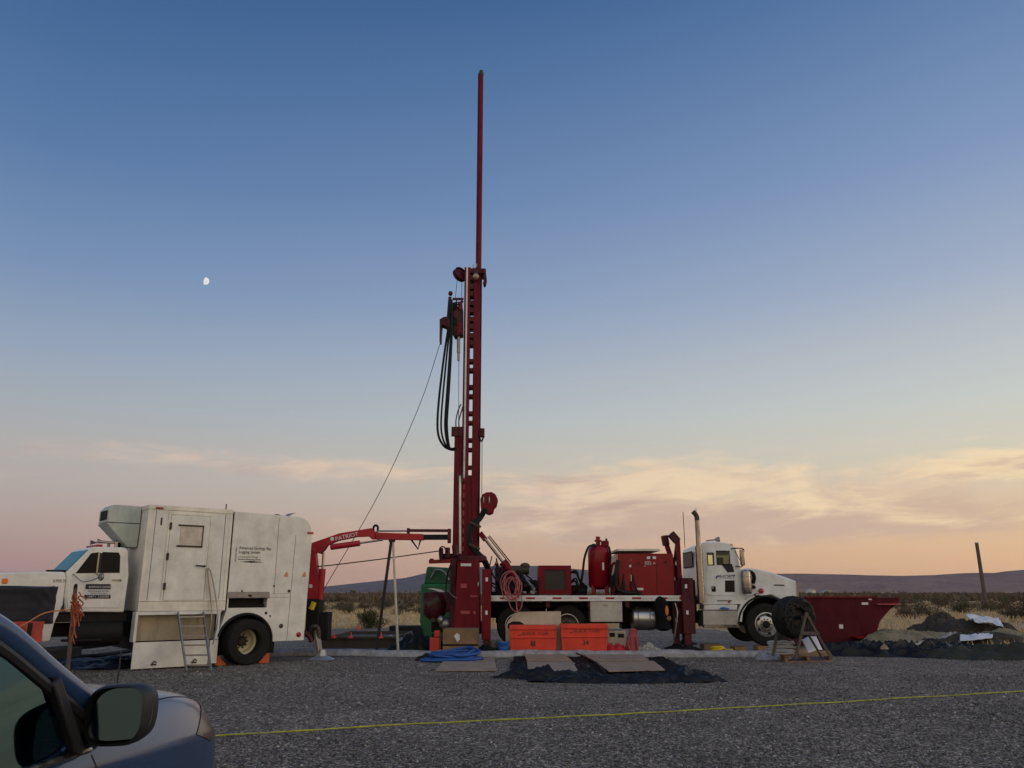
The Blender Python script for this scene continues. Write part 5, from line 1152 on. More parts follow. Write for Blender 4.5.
# containment berm
def bermline():
    P = [gp(222,657.5), gp(300,656.5), gp(350,656.5), gp(400,657), gp(440,657.5)] + [V(x, 21.42+.05*math.sin(x*1.3), 0) for x in (-1.1, 0., 1.2, 2.4, 3.6, 4.8, 6.0, 6.5)]
    P = spline(P, 8); n = len(P)
    def fn(u, v):
        p = P[min(n-1, int(round(u*(n-1))))]; th = v*PI; w = .13+.03*noise.noise(Vector((p.x*1.7, 0, 2))); hh = .165+.045*noise.noise(Vector((p.x*1.1, 5, 0)))
        k = .02*noise.noise(Vector((p.x*6, v*5, 1)))
        return Vector((p.x, p.y+.13-w*math.cos(th)*1.15+k, max(.002, hh*math.sin(th)+k)))
    return MB().grid(fn, n, 11)
tag(bermline().build('containment_berm', 'berm', angle=60), 'low grey white plastic berm along the front of the drill site', 'berm')
ln_ = [gp(300,650), gp(760,648.6), V(7.5,26,0), V(-5,26,0)]
o = panel('liner_sheet', [V(-6.2,21.65,0), V(6.4,21.65,0), V(7.3,25.2,0), V(-5.2,25.4,0)], .006, mat('dusty grey liner', (.10,.10,.105), .7, var=.35, scale=1.2, bump=.4, bscale=7), .016)
tag(o, 'dusty grey liner sheet lying under the drill truck behind the berm', 'liner')
# orange bins
def bin_(loc, w, d, h, title, sub_, label, ty):
    b = thing('storage_bin', label, 'storage bin', loc, 0, 'orange bins behind the berm')
    X, Y0, Z0 = loc[0]-w/2, loc[1], loc[2]
    body = MB().add([(X+.03,Y0+.03,Z0), (X+w-.03,Y0+.03,Z0), (X+w-.03,Y0+d-.03,Z0), (X+.03,Y0+d-.03,Z0), (X,Y0,Z0+h*.86), (X+w,Y0,Z0+h*.86), (X+w,Y0+d,Z0+h*.86), (X,Y0+d,Z0+h*.86)], [(3,2,1,0),(4,5,6,7),(0,1,5,4),(1,2,6,5),(2,3,7,6),(3,0,4,7)]).build('bin_body', 'orange', b, bevel=.015)
    MB().box((X-.002,Y0-.016,Z0+h*.575), (X+w+.002,Y0+.02,Z0+h*.615)).build('rim', 'orange', body, bevel=.006)
    MB().box((X-.004,Y0-.026,Z0+h*.84), (X+w+.004,Y0+d+.026,Z0+h)).build('lid', 'orange', b, bevel=.02)
    lat = MB().box((X+w*.80,Y0-.034,Z0+h*.85), (X+w*.90,Y0-.027,Z0+h*.93)).build('latch', 'orange', b)
    zt = Z0+h*ty; text(title, 'lettering', 'ink', body, facing((X+w*.27, Y0-.004+.03*(1-ty), zt)), .115, squash=.98)
    MB().lathe([(.055,-.006),(.055,.0),(.04,.0),(.04,-.006)], (X+w*.22, Y0-.003+.03*(1-ty), zt), (0,-1,0), 18, closed=True).build('round_emblem', 'ink', body)
    MB().box((X+w*.455,Y0+.008,Z0+h*.31), (X+w*.545,Y0+.02,Z0+h*.49)).build('square_emblem', 'ink', body) if sub_ == 'S' else text(sub_, 'lettering', 'ink', body, facing((X+w*.455, Y0+.010, Z0+h*.40)), .19, squash=.9)
    if sub_ == 'S': text('S', 'lettering', 'orange', body, facing((X+w*.475, Y0+.0065, Z0+h*.40)), .15)
    return b
a, b = rp(509.3,650,21.75), rp(556.6,625.2,21.75); bin_(((a.x+b.x)/2, 21.75, .02), b.x-a.x, .42, b.z-.02, 'BLACK TIGER', 'S', 'left orange storage bin marked with a dark square, beside the blue bucket', .72)
a, b = rp(561,650,21.75), rp(607.7,624,21.75); bin_(((a.x+b.x)/2, 21.75, .02), b.x-a.x, .42, b.z-.02, 'BLACK TIGER', '34', 'right orange storage bin marked 34, beside the red cloths', .78)
# beige fibreglass cover behind the bins
YB2 = 22.20
q2 = [at(*p, YB2) for p in ((505.5,652), (505.5,626), (507.5,621.5), (514.5,613), (518,611.8), (561,611.2), (561.5,652))]
bc = thing('cover_panel', 'pale beige panel with a sloping left end behind the left orange bin', 'panel', (at(533,640,YB2).x, YB2, 0))
MB().prism([(p.x, max(.02,p.z)) for p in q2], YB2, YB2+.06).build('panel_shell', 'beige', bc, bevel=.015)
MB().box(at(545.8,611.5,YB2+.02), at(546.8,608.5,YB2+.02)+V(0,.03,0)).build('handle', 'steel', bc)
MB().prism([(p.x,p.z) for p in [at(*p_, YB2) for p_ in ((507.5,628), (508,624), (512,621.5), (520,621.5), (527,626), (528,630))]], YB2-.012, YB2-.001).build('cover_recess', 'dark', bc)
# bucket, crates, hose coil, boards
a = gp(503.2, 653); a = V(rp(503.2,648,21.75).x, 21.8, .02)
bk = thing('bucket', 'blue plastic bucket beside the left orange bin', 'bucket', a)
MB().lathe([(.001,0),(.125,0),(.155,.30),(.165,.31),(.165,.335),(.15,.335),(.12,.03),(.001,.03)], a, (0,0,1), 28).build('bucket_body', 'bluebucket', bk); MB().tube([a+V(.16*math.cos(t), -.05-.09*math.sin(t), .31-.12*math.sin(t)) for t in np.linspace(0, PI, 9)], .006, 6).build('handle', 'steel', bk)
def bucket(name, loc, r_, h_, m_, label, cat='bucket'):
    o = thing(name, label, cat, loc); MB().lathe([(.001,0),(r_*.8,0),(r_,h_*.92),(r_*1.06,h_*.93),(r_*1.06,h_),(r_*.94,h_),(r_*.75,.03),(.001,.03)], loc, (0,0,1), 24).build('bucket_body', m_, o)
    MB().tube([Vector(loc)+V(r_*math.cos(t), -r_*.5*math.sin(t), h_*.92-r_*.8*math.sin(t)) for t in np.linspace(0, PI, 9)], .006, 6).build('handle', 'steel', o); return o
bucket('bucket', (rp(494,650,22.1).x, 22.0, .02), .15, .36, mat('grimy grey bucket', (.12,.115,.10), .6, dirt=(.05,.045,.04)), 'grimy grey bucket under the red jack post')
p = rp(436,643,23.2); rbk = thing('fuel_can', 'red plastic can standing left of the brown crate', 'can', (p.x, 22.6, .02))
x_ = rp(436,640,22.6).x; MB().box((x_-.16,22.5,.02), (x_+.12,22.75,.42)).box((x_-.05,22.5,.42), (x_+.12,22.72,.60)).build('can_body', 'cone', rbk, bevel=.03); MB().cyl((x_-.09,22.62,.42), (x_-.09,22.62,.52), .03).build('cap', 'dark', rbk)
g = gp(459.5, 657.5); Yc = 21.15
a, b = at(442.5,655,Yc), at(478,629,Yc)
br = thing('wooden_crate', 'brown board crate with a white label behind the blue hose', 'crate', ((a.x+b.x)/2, Yc+.4, 0))
MB().box((a.x,Yc,.01), (b.x,Yc+.8,b.z)).build('crate_body', 'browncrate', br, bevel=.006)
z_ = at(460,645.5,Yc).z; MB().box((a.x-.01,Yc-.012,z_-.008), (b.x+.01,Yc-.001,z_+.035)).build('strap', 'dark', br)
q = [at(*p_, Yc) for p_ in ((454,636), (456.5,633), (459.5,634.5), (460,639.5), (457,642), (455.5,638.5))]; MB().prism([(p.x,p.z) for p in q], Yc-.006, Yc-.001).build('paper_label', 'sheetwhite', br)
bd = panel('plywood_board', [gp(435.5,672), gp(497,671.5), gp(494,657.8), gp(446,658.5)], .02, 'plygrey', .012); tag(bd, 'pale plywood board lying under the coiled blue hose', 'board')
co = MB(); rr = random.Random(2); cc = gp(453, 661.5)
for k in range(7):
    r_ = rr.uniform(.42,.62); P = [cc+V(rr.uniform(-.05,.1)+r_*1.05*math.cos(t)+.05*rr.uniform(-1,1), r_*.62*math.sin(t)+.04*rr.uniform(-1,1)+.1, .05+.022*k+.02*rr.uniform(-1,1)+(.10 if k > 3 else 0)*max(0, math.cos(t-.6))) for t in np.linspace(0, 2*PI, 12)[:-1]]
    co.tube(P, .038, 8, 4, closed=True)
co.tube([cc+V(-.5,0,.06), cc+V(-.72,-.12,.045), cc+V(-.66,-.3,.045), cc+V(-.3,-.34,.05), cc+V(.2,-.30,.06), cc+V(.55,-.2,.06)], .036, 8, 5)
tag(co.build('hose_coil', 'blue', origin=(cc.x,cc.y,0)), 'bright blue hose coil in front of the brown crate', 'hose')
tag(heap('black_sheet', 'tarp', c=(gp(429,660).x, 20.6), rx=.38, ry=.3, h=.16, seed=5, fold=1.2), 'small black plastic bundle left of the blue hose', 'plastic sheet')
# mat of black sheet with plywood on it
def mz(u, v, p):
    e = min(u, 1-u, v, 1-v); w = .012+.03*max(0, noise.noise(Vector((p.x*1.6, p.y*1.3, 2))))+(.05*abs(noise.noise(Vector((p.x*4, p.y*3, 6)))) if e < .08 else 0)
    return w
tag(sheet('black_tarp', mat('matte black ground sheet', (.009,.009,.010), .8, bump=.6, bscale=9, spec=.12), [gp(528,683), gp(712,683), gp(660,656), gp(513,656.5)], 90, 60, mz), 'flat black tarp under the plywood in front of the orange bins', 'tarp')
PG = 'plywood sheets on the black tarp'
for cs_, m_, l_ in ((((527,664), (571.5,663.6), (563,655.6), (524,656)), 'ply', 'far left plywood sheet on the black tarp, before the left orange bin'),
                    (((528,676), (578,674.5), (572.5,664.6), (527,665)), 'plygrey', 'near left plywood sheet on the tarp, half under the crumpled plastic'),
                    (((592,664), (649,663.2), (640,655.4), (582,655.8)), 'plygrey', 'far right plywood sheet on the tarp, before the right orange bin'),
                    (((609,675), (665,673.4), (654,664.2), (596,665)), 'ply', 'near right plywood sheet on the tarp, bordered by the long black fold')):
    tag(panel('plywood_sheet', [gp(*q) for q in cs_], .018, m_, .055), l_, 'plywood', PG)
rw_ = gp(548,679); tag(heap('crumpled_plastic', 'shinytarp', c=(rw_.x, rw_.y+.1), rx=.9, ry=.4, h=.17, seed=8, fold=1.6, freq=2.4, nu=100, nv=36), 'crumpled black plastic on the near left corner of the plywood tarp', 'plastic sheet')
gf = gp(624, 682.5); tag(heap('tarp_fold', 'shinytarp', c=(gf.x, gf.y+.12), rx=1.65, ry=.34, h=.15, seed=17, fold=1.7, freq=1.5, nu=170, nv=40, rot=.02), 'long crumpled black plastic edge along the front of the plywood', 'plastic sheet')
gf = gp(519, 668); tag(heap('tarp_edge', 'tarp', c=(gf.x, gf.y+.2), rx=.22, ry=1.6, h=.11, seed=18, fold=1.4, freq=2.6, nu=100, nv=24, rot=.03), 'wrinkled black plastic edge at the left side of the plywood tarp', 'plastic sheet')
P1 = gp(690,681.5); tag(heap('plastic_bunch', 'shinytarp', c=(P1.x-.15, P1.y+.2), rx=.9, ry=.45, h=.2, seed=14, fold=1.4, freq=1.8, nu=100, nv=36), 'bunched black plastic at the right end of the plywood tarp', 'plastic sheet')
tag(MB().tube([gp(574,656)+V(0,0,.1), gp(583,660)+V(0,0,.09), gp(596,667)+V(0,0,.09), gp(606,676)+V(0,0,.06)], .02, 8, 8).build('tarp_ridge', 'tarp'), 'black plastic ridge running between the left and right plywood', 'plastic sheet')
# cloths, bags and small stuff between the bins and the jacks
tag(heap('red_cloth', 'ragred', c=(rp(616,648,21.9).x, 21.9), rx=.36, ry=.25, h=.36, seed=3, fold=.9, freq=4, power=.6), 'bright red cloth heap right of the right orange bin', 'cloth')
rg = thing('red_bag', 'tall faded red bag standing between the red cloth and the clear plastic', 'bag', (rp(632,648,21.9).x, 21.9, .02))
c_ = V(rp(632,648,21.9).x, 21.95, .02)
MB().lathe([(.001,0),(.17,.0),(.19,.12),(.16,.30),(.13,.46),(.10,.56),(.12,.62),(.06,.66),(.001,.66)], c_, (.08,0,1), 18).build('bag_body', 'ragpink', rg); MB().tube([c_+V(-.08,-.13,.5), c_+V(-.12,-.19,.25), c_+V(-.05,-.2,.05)], .03, 6, 4).tube([c_+V(.08,-.13,.45), c_+V(.12,-.19,.2), c_+V(.13,-.2,.02)], .03, 6, 4).build('strap', 'redtank', rg)
tag(heap('clear_bag', 'clear', c=(rp(649,648,21.9).x, 21.9), rx=.33, ry=.25, h=.33, seed=6, fold=1., freq=4), 'cloudy clear plastic bag right of the tall red bag', 'bag')
cl = thing('cooler_crate', 'pale crate with dark openings behind the red cloth', 'crate', (rp(616,640,22.6).x, 22.3, .02)); a, b = rp(607.5,640,22.3), rp(626,630.5,22.3)
MB().box((a.x,22.3,.02), (b.x,22.7,b.z)).build('crate_body', 'beige', cl, bevel=.015); MB().box((a.x+.06,22.285,b.z-.16), (a.x+.2,22.299,b.z-.06)).box((a.x+.28,22.285,b.z-.18), (a.x+.44,22.299,b.z-.08)).build('crate_slot', 'dark', cl)
jk = thing('work_jacket', 'dark jacket with an orange patch hanging on the deck rail', 'jacket', (rp(661,600,21.9).x, 21.9, rp(661,630).z))
def jf(u, v):
    th = u*2*PI; zt_, zb_ = rp(661,597,21.9).z+.02, rp(661,631,21.9).z; w = (.07+.12*min(1, v*2.2)+.05*math.sin(v*7))*(1+.12*noise.noise(Vector((math.cos(th)*2, math.sin(th)*2, v*3)))); d = .05+.08*v
    if v in (0., 1.): w *= .3; d *= .3
    return Vector((rp(660,600,21.88).x+.06*math.sin(v*2)+w*math.cos(th), 21.86+d*math.sin(th)+.03*noise.noise(Vector((th*2, v*5, 0))), zt_+(zb_-zt_)*v))
MB().grid(jf, 30, 18, closeu=True).build('jacket_body', 'jacket', jk); a = rp(667.3,611,21.7)
MB().ball(a+V(0,.07,0), (.045,.03,.13)).build('hivis_patch', 'hivis', jk); MB().ball(rp(669,618.5,21.72), (.06,.02,.06)).build('pale_patch', 'browncrate', jk)
MB().tube([rp(676,604,21.9), rp(677.5,612,21.85), rp(676.5,622,21.85), rp(674.8,634,21.9)], .022, 8, 5).build
tag(MB().tube([rp(675,603,21.95), rp(677.3,612,21.85), rp(676.5,622,21.85), rp(674.5,637,21.9)], .02, 8, 5).build('grey_hose', 'steel'), 'pale hose hanging down beside the front jack', 'hose')
# red hose bundle hung on the deck rail
cb_ = MB(); rr = random.Random(9); hc = rp(512.5, 585, 21.9)
for k in range(8):
    rx_, rz_ = rr.uniform(.12,.33), rr.uniform(.22,.40); ox, oz = rr.uniform(-.08,.10), rr.uniform(-.12,.06)
    P = [hc+V(ox+rx_*math.cos(t)*(1+.15*rr.uniform(-1,1)), rr.uniform(-.06,.04), oz+rz_*math.sin(t)*(1+.12*rr.uniform(-1,1))) for t in np.linspace(0, 2*PI, 10)[:-1]]
    cb_.tube(P, .014, 6, 5, closed=True)
cb_.tube([hc+V(-.12,0,-.3), hc+V(-.05,-.03,-.55), hc+V(.1,-.03,-.68), hc+V(.24,-.02,-.55), hc+V(.24,0,-.25)], .014, 6, 5).tube([hc+V(.08,0,-.1), hc+V(.1,-.03,-.4), hc+V(.12,-.03,-.72)], .02, 6, 5)
tag(cb_.build('red_hose_bundle', 'redhose', origin=hc), 'dusty pink red hose bundle hung on the rail beside the mast', 'hose')
# cribbing, yellow hose, planks near the cab
for (x0_, x1_, y0_, y1_, yy, h_, m_, l_) in ((704,722,639,646,22.3,.24,'browncrate','dark wooden cribbing block behind the yellow hose'), (735,747,640,646,22.2,.18,'wood','pale wooden block just left of the drill truck front tyre')):
    a, b = rp(x0_,645,yy), rp(x1_,645,yy); tag(MB().box((a.x,yy,.02), (b.x,yy+.5,.02+h_)).build('cribbing_block', m_, bevel=.008), l_, 'timber block')
a = fw; tag(MB().box((fw.x-.3, 22.0, .02), (fw.x+.3, 22.45, fw.z-.535)).build('cribbing_stack', 'wood', bevel=.008), 'timber cribbing under the drill truck front tyre', 'timber block')
yh = MB(); c_ = V(rp(720,648,21.8).x, 21.85, .05); rr = random.Random(5)
for k in range(5):
    P = [c_+V(rr.uniform(-.05,.05)+(.30+rr.uniform(-.10,.05))*math.cos(t)*(1-.1*k), .14*math.sin(t)+.03*k, .018*k+.03+.07*max(0, math.cos(t*.5+k))) for t in np.linspace(0, 2*PI, 9)[:-1]]
    yh.tube(P, .028, 7, 4, closed=True)
tag(yh.build('yellow_hose', 'yellow', origin=(c_.x,c_.y,.02)), 'yellow hose heap on the berm below the cab steps', 'hose')
for px, py, l_ in ((359,627.3,'small red cone on the gravel left of the green bush'), (351,635.3,'leftmost small red cone on the dark tank edge'), (381,635,'small red cone beside the dark support pole'), (401,628.5,'small red cone just right of the pale support pole'), (334,635.3,'small red marker by the crane base')):
    pass
def cone(loc, label, s=1.):
    o = thing('traffic_cone', label, 'cone', loc, 0, 'small red cones behind the berm'); L0 = Vector(loc)
    MB().lathe([(.10*s,0.02),(.03*s,.38*s),(.028*s,.40*s),(.001,.40*s)], L0, (0,0,1), 18).build('cone_body', 'cone', o); MB().box(L0+V(-.14*s,-.14*s,0), L0+V(.14*s,.14*s,.025)).build('cone_base', 'cone', o); return o
g = gp(359, 629.5); cone((g.x,g.y,0), 'small red cone on the gravel edge in front of the green bush', .5)
zt_ = .42
for px, py, l_ in ((350.8,638,'small red cone on the low brown tank, left of the dark pole'), (381,638,'small red cone on the brown tank right beside the dark pole'), (334,638,'small red cone on the brown tank nearest the crane')):
    r = Vector(ray(px, py)); t = (zt_-H)/r.z; P = V(r.x*t, r.y*t, zt_); cone((P.x, P.y, zt_), l_, .38)
g = gp(401.3, 632); cone((g.x, g.y, 0), 'small red cone just right of the pale support pole', .6)
# low brown tank and black bundles behind the berm
a = [V(*q) for q in ()]; YB = 24.6; A, B = at(322,648,YB), at(394,637.5,YB)
lt_ = thing('low_tank', 'low dark brown open tank behind the crane foot', 'tank', ((A.x+B.x)/2, 25.4, 0))
x0_, x1_ = at(322,640,YB).x, at(396,640,YB).x; zt2_ = at(350,637.5,YB).z
MB().box((x0_,YB,.0), (x1_,YB+.06,zt2_)).box((x0_,YB+4.0,.0), (x1_,YB+4.06,zt2_)).box((x0_,YB+.06,.0), (x0_+.06,YB+4.,zt2_)).box((x1_-.06,YB+.06,.0), (x1_,YB+4.,zt2_)).box((x0_+.06,YB+.06,.0), (x1_-.06,YB+4.,zt2_-.10)).build('tank_wall', mat('brown tank steel', (.045,.032,.026), .7, dirt=(.02,.018,.015)), lt_, bevel=.01)
MB().beam((x0_-.02,YB-.03,zt2_), (x1_+.02,YB-.03,zt2_), .07, .06).build('tank_rim', 'hub', lt_)
tag(heap('black_bundle', 'tarp', c=(at(418,640,24).x, 24.0), rx=.8, ry=.6, h=.5, seed=4, fold=.7, freq=2.2), 'rounded black plastic bundle behind the berm left of the red can', 'plastic sheet')
tag(heap('grey_sheet', 'berm', c=(at(398,636,25.3).x, 25.3), rx=.6, ry=.4, h=.36, seed=9, fold=.6), 'grey plastic sheet behind the pale support pole', 'plastic sheet')
tag(MB().box((at(389,628,30).x, 30, 0), (at(425,628,30).x, 31, .42)).build('dark_skid', 'dark', bevel=.02), 'low dark skid on the gravel left of the green tank', 'skid')
# green tank
gt = thing('green_tank', 'dark green tank with a pale swoosh behind the drill mast foot', 'tank', (at(440,620,25.6).x, 25.9, 0))
q = [at(*p_, 25.5) for p_ in ((419.8,622), (420.6,584.5), (423.5,583.8), (449,583.6), (470,583.6), (470,640), (425,640))]
MB().prism([(p.x, max(.15,p.z)) for p in q], 25.5, 27.2).build('tank_body', 'green', gt, bevel=.05)
q = [at(*p_, 25.65) for p_ in ((424,584.2), (426.8,567), (429,566.6), (462,568.5), (466,584.2))]
MB().prism([(p.x, p.z) for p in q], 25.65, 27.0).build('tank_hood', mat('darker green mesh', (.008,.075,.03), .5, dirt=(.005,.02,.01), bump=.4), gt, bevel=.04)  # hood is a darker green than the tank body
q = [at(*p_, 25.5) for p_ in ((427,588.6), (433,588.2), (441,589.5), (448,593.5), (449,598.5), (442,597.5), (439.5,592), (433,589.8))]
MB().prism([(p.x,p.z) for p in q], 25.488, 25.499).build('swoosh_mark', 'whiteink', gt)
MB().tube([at(431,578,25.6), at(436,570,25.55), at(444,572,25.5), at(449,580,25.5)], .03, 6, 5).build('tank_hose', 'steel', gt)
for px in (424,): MB().box((at(424,630,25.7).x,25.7,0), (at(430,630,25.7).x,27,.2)).build('tank_foot', 'dark', gt)
# support poles of the crane jib
sp_ = thing('support_stand', 'two leg pole stand holding up the crane jib', 'stand', (gp(398,654.5).x, gp(398,654.5).y, 0)); topp = cw(391.5,541,YC)+V(0,0,-.02)
g = gp(398.3, 654.8); MB().cyl(g, cw(393,541,YC), .036, .03).build('pale_leg', 'trim', sp_)
g = V(at(376.5,646,23.6).x, 23.6, 0); MB().cyl(g, cw(391,541,YC)+V(0,.05,0), .045, .04).build('dark_leg', mat('dull grey pole', (.12,.115,.11), .5, .5), sp_)
MB().beam(cw(389,541,YC), cw(395,541,YC), .1, .05).build('cross_head', 'hub', sp_)
# lines
tag(MB().tube([rp(440.3,343,YM), cw(420,404,YM*.5+YC*.5), cw(380,492,YC+.3), cw(323,591,YC-.15)], .010, 5, 6).build('guy_wire', 'hub'), 'thin wire slanting from the drill head down to the red crane', 'wire')
tag(MB().tube([cw(312,567,YC-.1), cw(330,565.3,YC), cw(370,560.5,YC+.3), cw(400,556.5,YC+.6), rp(439,551,22.6)], .016, 6, 6).build('black_cable', 'black'), 'black cable strung from the crane post to the drill mast', 'cable')
pr_ = [gp(150,741.3), gp(218,737), gp(420,725), (gp(640,714.5)), gp(840,703), gp(1024,692), gp(1250,679.5)]
pr2 = []
for k in range(len(pr_)-1):
    for q_ in range(9): p = pr_[k].lerp(pr_[k+1], q_/9); pr2.append(p+V(0, .05*noise.noise(Vector((p.x*.9, 3, 1)))+.02*noise.noise(Vector((p.x*3.3, 3, 1))), .016+.012*max(0, noise.noise(Vector((p.x*2, 1, 1))))))
tag(MB().tube(pr2, [random.Random(1).uniform(.009,.009)]+[random.uniform(.007,.012) for _ in range(60)], 6, 4).build('yellow_rope', mat('yellow rope, worn', (.34, .34, .035), .7, var=.45, scale=7)), 'yellow rope lying across the gravel in front of everything', 'rope')
# reel of black hose on a wooden stand
gl = gp(772,661), gp(832,661.5)
rs = thing('reel_stand', 'wooden pallet with trestle frames under the black hose reel', 'stand', (gp(800,658).x, gp(800,661).y+.6, 0))
pa, pb, pc, pd = gp(785,662.5), gp(832,661.8), gp(826,652.5), gp(770.5,655)
def plank(a_, b_, w_, h_, nme='plank', m_='wood'): MB().beam(a_, b_, w_, h_).build(nme, m_, rs, bevel=.004)
for k in range(6):
    f_ = (k+.5)/6; plank(pa.lerp(pd, f_)+V(0,0,.125), pb.lerp(pc, f_)+V(0,0,.125), .15, .022, 'deck_board')
for f_ in (.03, .5, .97): plank(pa.lerp(pb, f_)+V(0,0,.06), pd.lerp(pc, f_)+V(0,0,.06), .06, .10, 'stringer')
plank(pa+V(0,0,.018), pb+V(0,0,.018), .10, .02, 'bottom_board')
yr = 19.15; apx = at(806.3,612.5,yr); zl = .137
fl_ = V(at(794.5,650,yr+.0).x, yr-.02, zl); frr = V(at(829.5,656,yr).x, yr-.1, zl)
plank(apx, fl_, .07, .05, 'frame_leg', 'oldwood'); plank(apx+V(0,.02,0), frr, .07, .05, 'frame_leg', 'oldwood'); plank(fl_.lerp(apx,.55)+V(-.02,-.04,0), frr.lerp(apx,.55)+V(.02,-.04,0), .05, .07, 'frame_brace', 'oldwood')
ap2 = at(779,622,20.0); b1 = V(at(772.5,651,20.0).x, 20.0, zl); b2 = V(at(799,648,20).x, 20.1, zl)
plank(ap2, b1, .07, .05, 'frame_leg', 'oldwood'); plank(ap2, b2, .07, .05, 'frame_leg', 'oldwood')
plank(at(808,634,yr), V(at(822,654,yr+.3).x, yr+.3, zl), .04, .04, 'frame_brace', 'oldwood')
rl = thing('hose_reel', 'thick coil of black hose on the wooden reel stand', 'hose reel', (at(796,640,19.6).x, 19.6, .3))
ca, cb2 = at(799,617.3,19.35), at(770,617,20.3); ax_ = Vector((ca.x-cb2.x, -1.0, 0)).normalized(); ax_ = Vector((.34,-.94,0)); cc = at(798,617.5,19.5)
rdm = random.Random(8); W_ = .34
cm = MB()
for layer in range(4):
    r_ = .25+.062*layer
    for k in range(9):
        off = -W_*k/8 + rdm.uniform(-.008,.008); P = []
        u_ = Vector((0,0,1)); v_ = ax_.cross(u_).normalized()
        for t in np.linspace(0, 2*PI, 29)[:-1]:
            rr_ = r_+rdm.uniform(-.010,.016)+.012*math.sin(3*t+k); P.append(cc+ax_*(off+rdm.uniform(-.012,.012))+u_*rr_*math.sin(t)*(1.0)+v_*rr_*math.cos(t))
        cm.tube(P, .033, 6, 0, closed=True)
for k in range(46):                                       # loose turns crossing the coil's face
    t0 = rdm.uniform(0, 2*PI); P = []
    for s_ in np.linspace(0, 1, 6):
        t = t0+s_*1.5; r_ = .22+.22*math.sin(s_*PI)*rdm.uniform(.7,1.05); P.append(cc+ax_*(.03+.03*rdm.random())+u_*r_*math.sin(t)+v_*r_*math.cos(t))
    cm.tube(P, .028, 6, 4)
cm.build('hose_coil', 'black', rl)
MB().cyl(cc-ax_*.5, cc+ax_*.15, .045).lathe([(.001,-.36),(.24,-.36),(.24,-.02),(.001,-.02)], cc, ax_, 20).build('reel_core', 'black', rl)
tag(sheet('white_tray', 'sheetwhite', [at(808,652,19.7), at(822.5,650,19.7), at(816,636,20.1), at(801,638,20.1)], 10, 8, lambda u,v,p: .03*noise.noise(Vector((p.x*5,p.z*5,1))), solid=.01), 'white panel leaning under the black hose reel', 'panel')
wl = MB(); c_ = V(at(781,650,20.2).x, 20.15, .17)
for k in range(7):
    r_ = .33-.01*k; wl.tube([c_+V(r_*1.05*math.cos(t)+rdm.uniform(-.03,.03), .35*r_*math.sin(t)*1.6, .03+.042*k+rdm.uniform(-.015,.015)) for t in np.linspace(0, 2*PI, 12)[:-1]], .017, 6, 4, closed=True)
tag(wl.build('white_hose_coil', mat('grey white hose', (.34,.35,.37), .5, dirt=(.1,.1,.1)), origin=(c_.x,c_.y,.14)), 'grey white hose coil on the pallet under the black reel', 'hose')
tag(heap('grey_plastic', 'berm', c=(at(770,648,20.9).x, 20.9), rx=.5, ry=.35, h=.24, seed=12, fold=.9), 'crumpled grey plastic at the end of the berm by the reel', 'plastic sheet')
a = gp(841, 653.5); tag(MB().box((a.x-.11,a.y,.0), (a.x+.11,a.y+.2,.22)).box((a.x-.12,a.y-.01,.2), (a.x+.12,a.y+.21,.24)).build('small_box', 'dark', bevel=.012), 'small dark box on the gravel right of the reel pallet', 'box')
# red mud tank
YT = 25.6
mt_ = thing('mud_tank', 'dark red open steel tank with a raked right end', 'tank', (at(850,640,YT).x, 26.6, 0))
q = [at(*p_, YT) for p_ in ((797,597.5), (899,597.6), (898,604), (890,609.5), (880,621), (877,631), (873,640), (868,642.5), (797,642.5))]
q = [(p.x, max(.02,p.z)) for p in q]; tkb = MB().prism(q, YT, YT+.05).prism(q, YT+1.95, YT+2.0); x0_, x1_ = q[0][0], q[1][0]; zt_ = q[0][1]
tkb.box((x0_,YT+.05,.02), (x0_+.05,YT+1.95,zt_)).box((x0_+.05,YT+.05,.02), (q[7][0],YT+1.95,.07))
for i in (2,3,4,5,6): p, r_ = q[i], q[i+1 if i < 7 else 7]; tkb.add([(p[0],YT+.05,p[1]), (r_[0],YT+.05,r_[1]), (r_[0],YT+1.95,r_[1]), (p[0],YT+1.95,p[1]), (p[0]-.05,YT+.05,p[1]), (r_[0]-.05,YT+.05,r_[1]), (r_[0]-.05,YT+1.95,r_[1]), (p[0]-.05,YT+1.95,p[1])], [(0,1,2,3),(7,6,5,4),(0,4,5,1),(2,6,7,3),(1,5,6,2),(3,7,4,0)])
tkw = tkb.build('tank_wall', mat('dark red tank paint', (.075,.004,.011), .45, dirt=(.03,.01,.01), dirt_amt=.6, spec=.15), mt_)
a, b = at(876,605.5,YT), at(899.5,603.5,YT); MB().box((a.x,YT-.14,b.z-.04), (b.x,YT+.1,b.z)).build('tank_lip', 'ragpink', mt_)
a, b = at(806,598.5,YT), at(877,597,YT); MB().box((a.x,YT-.05,b.z-.03), (b.x,YT+.07,b.z+.02)).build('top_rail', 'red', mt_)
a, b = at(851,637,YT), at(876,634.5,YT); MB().box((a.x,YT-.45,a.z-.02), (b.x,YT-.01,a.z+.03)).build('step_plate', 'redtank', mt_)
rb_ = MB()
for px in (835, 850): a = at(px,642,YT); rb_.box((a.x-.03,YT-.05,.05), (a.x+.03,YT-.001,zt_-.1))
rb_.build('stiffener', 'maroon', mt_) if False else None
for px, py, w_, h_ in ((864.8,603.6,.10,.035), (841,626.5,.06,.06), (870,599.3,.05,.02)):
    a = at(px,py,YT); MB().box((a.x-w_,YT-.010,a.z-h_), (a.x+w_,YT-.001,a.z+h_)).build('sticker', 'whiteink', tkw)
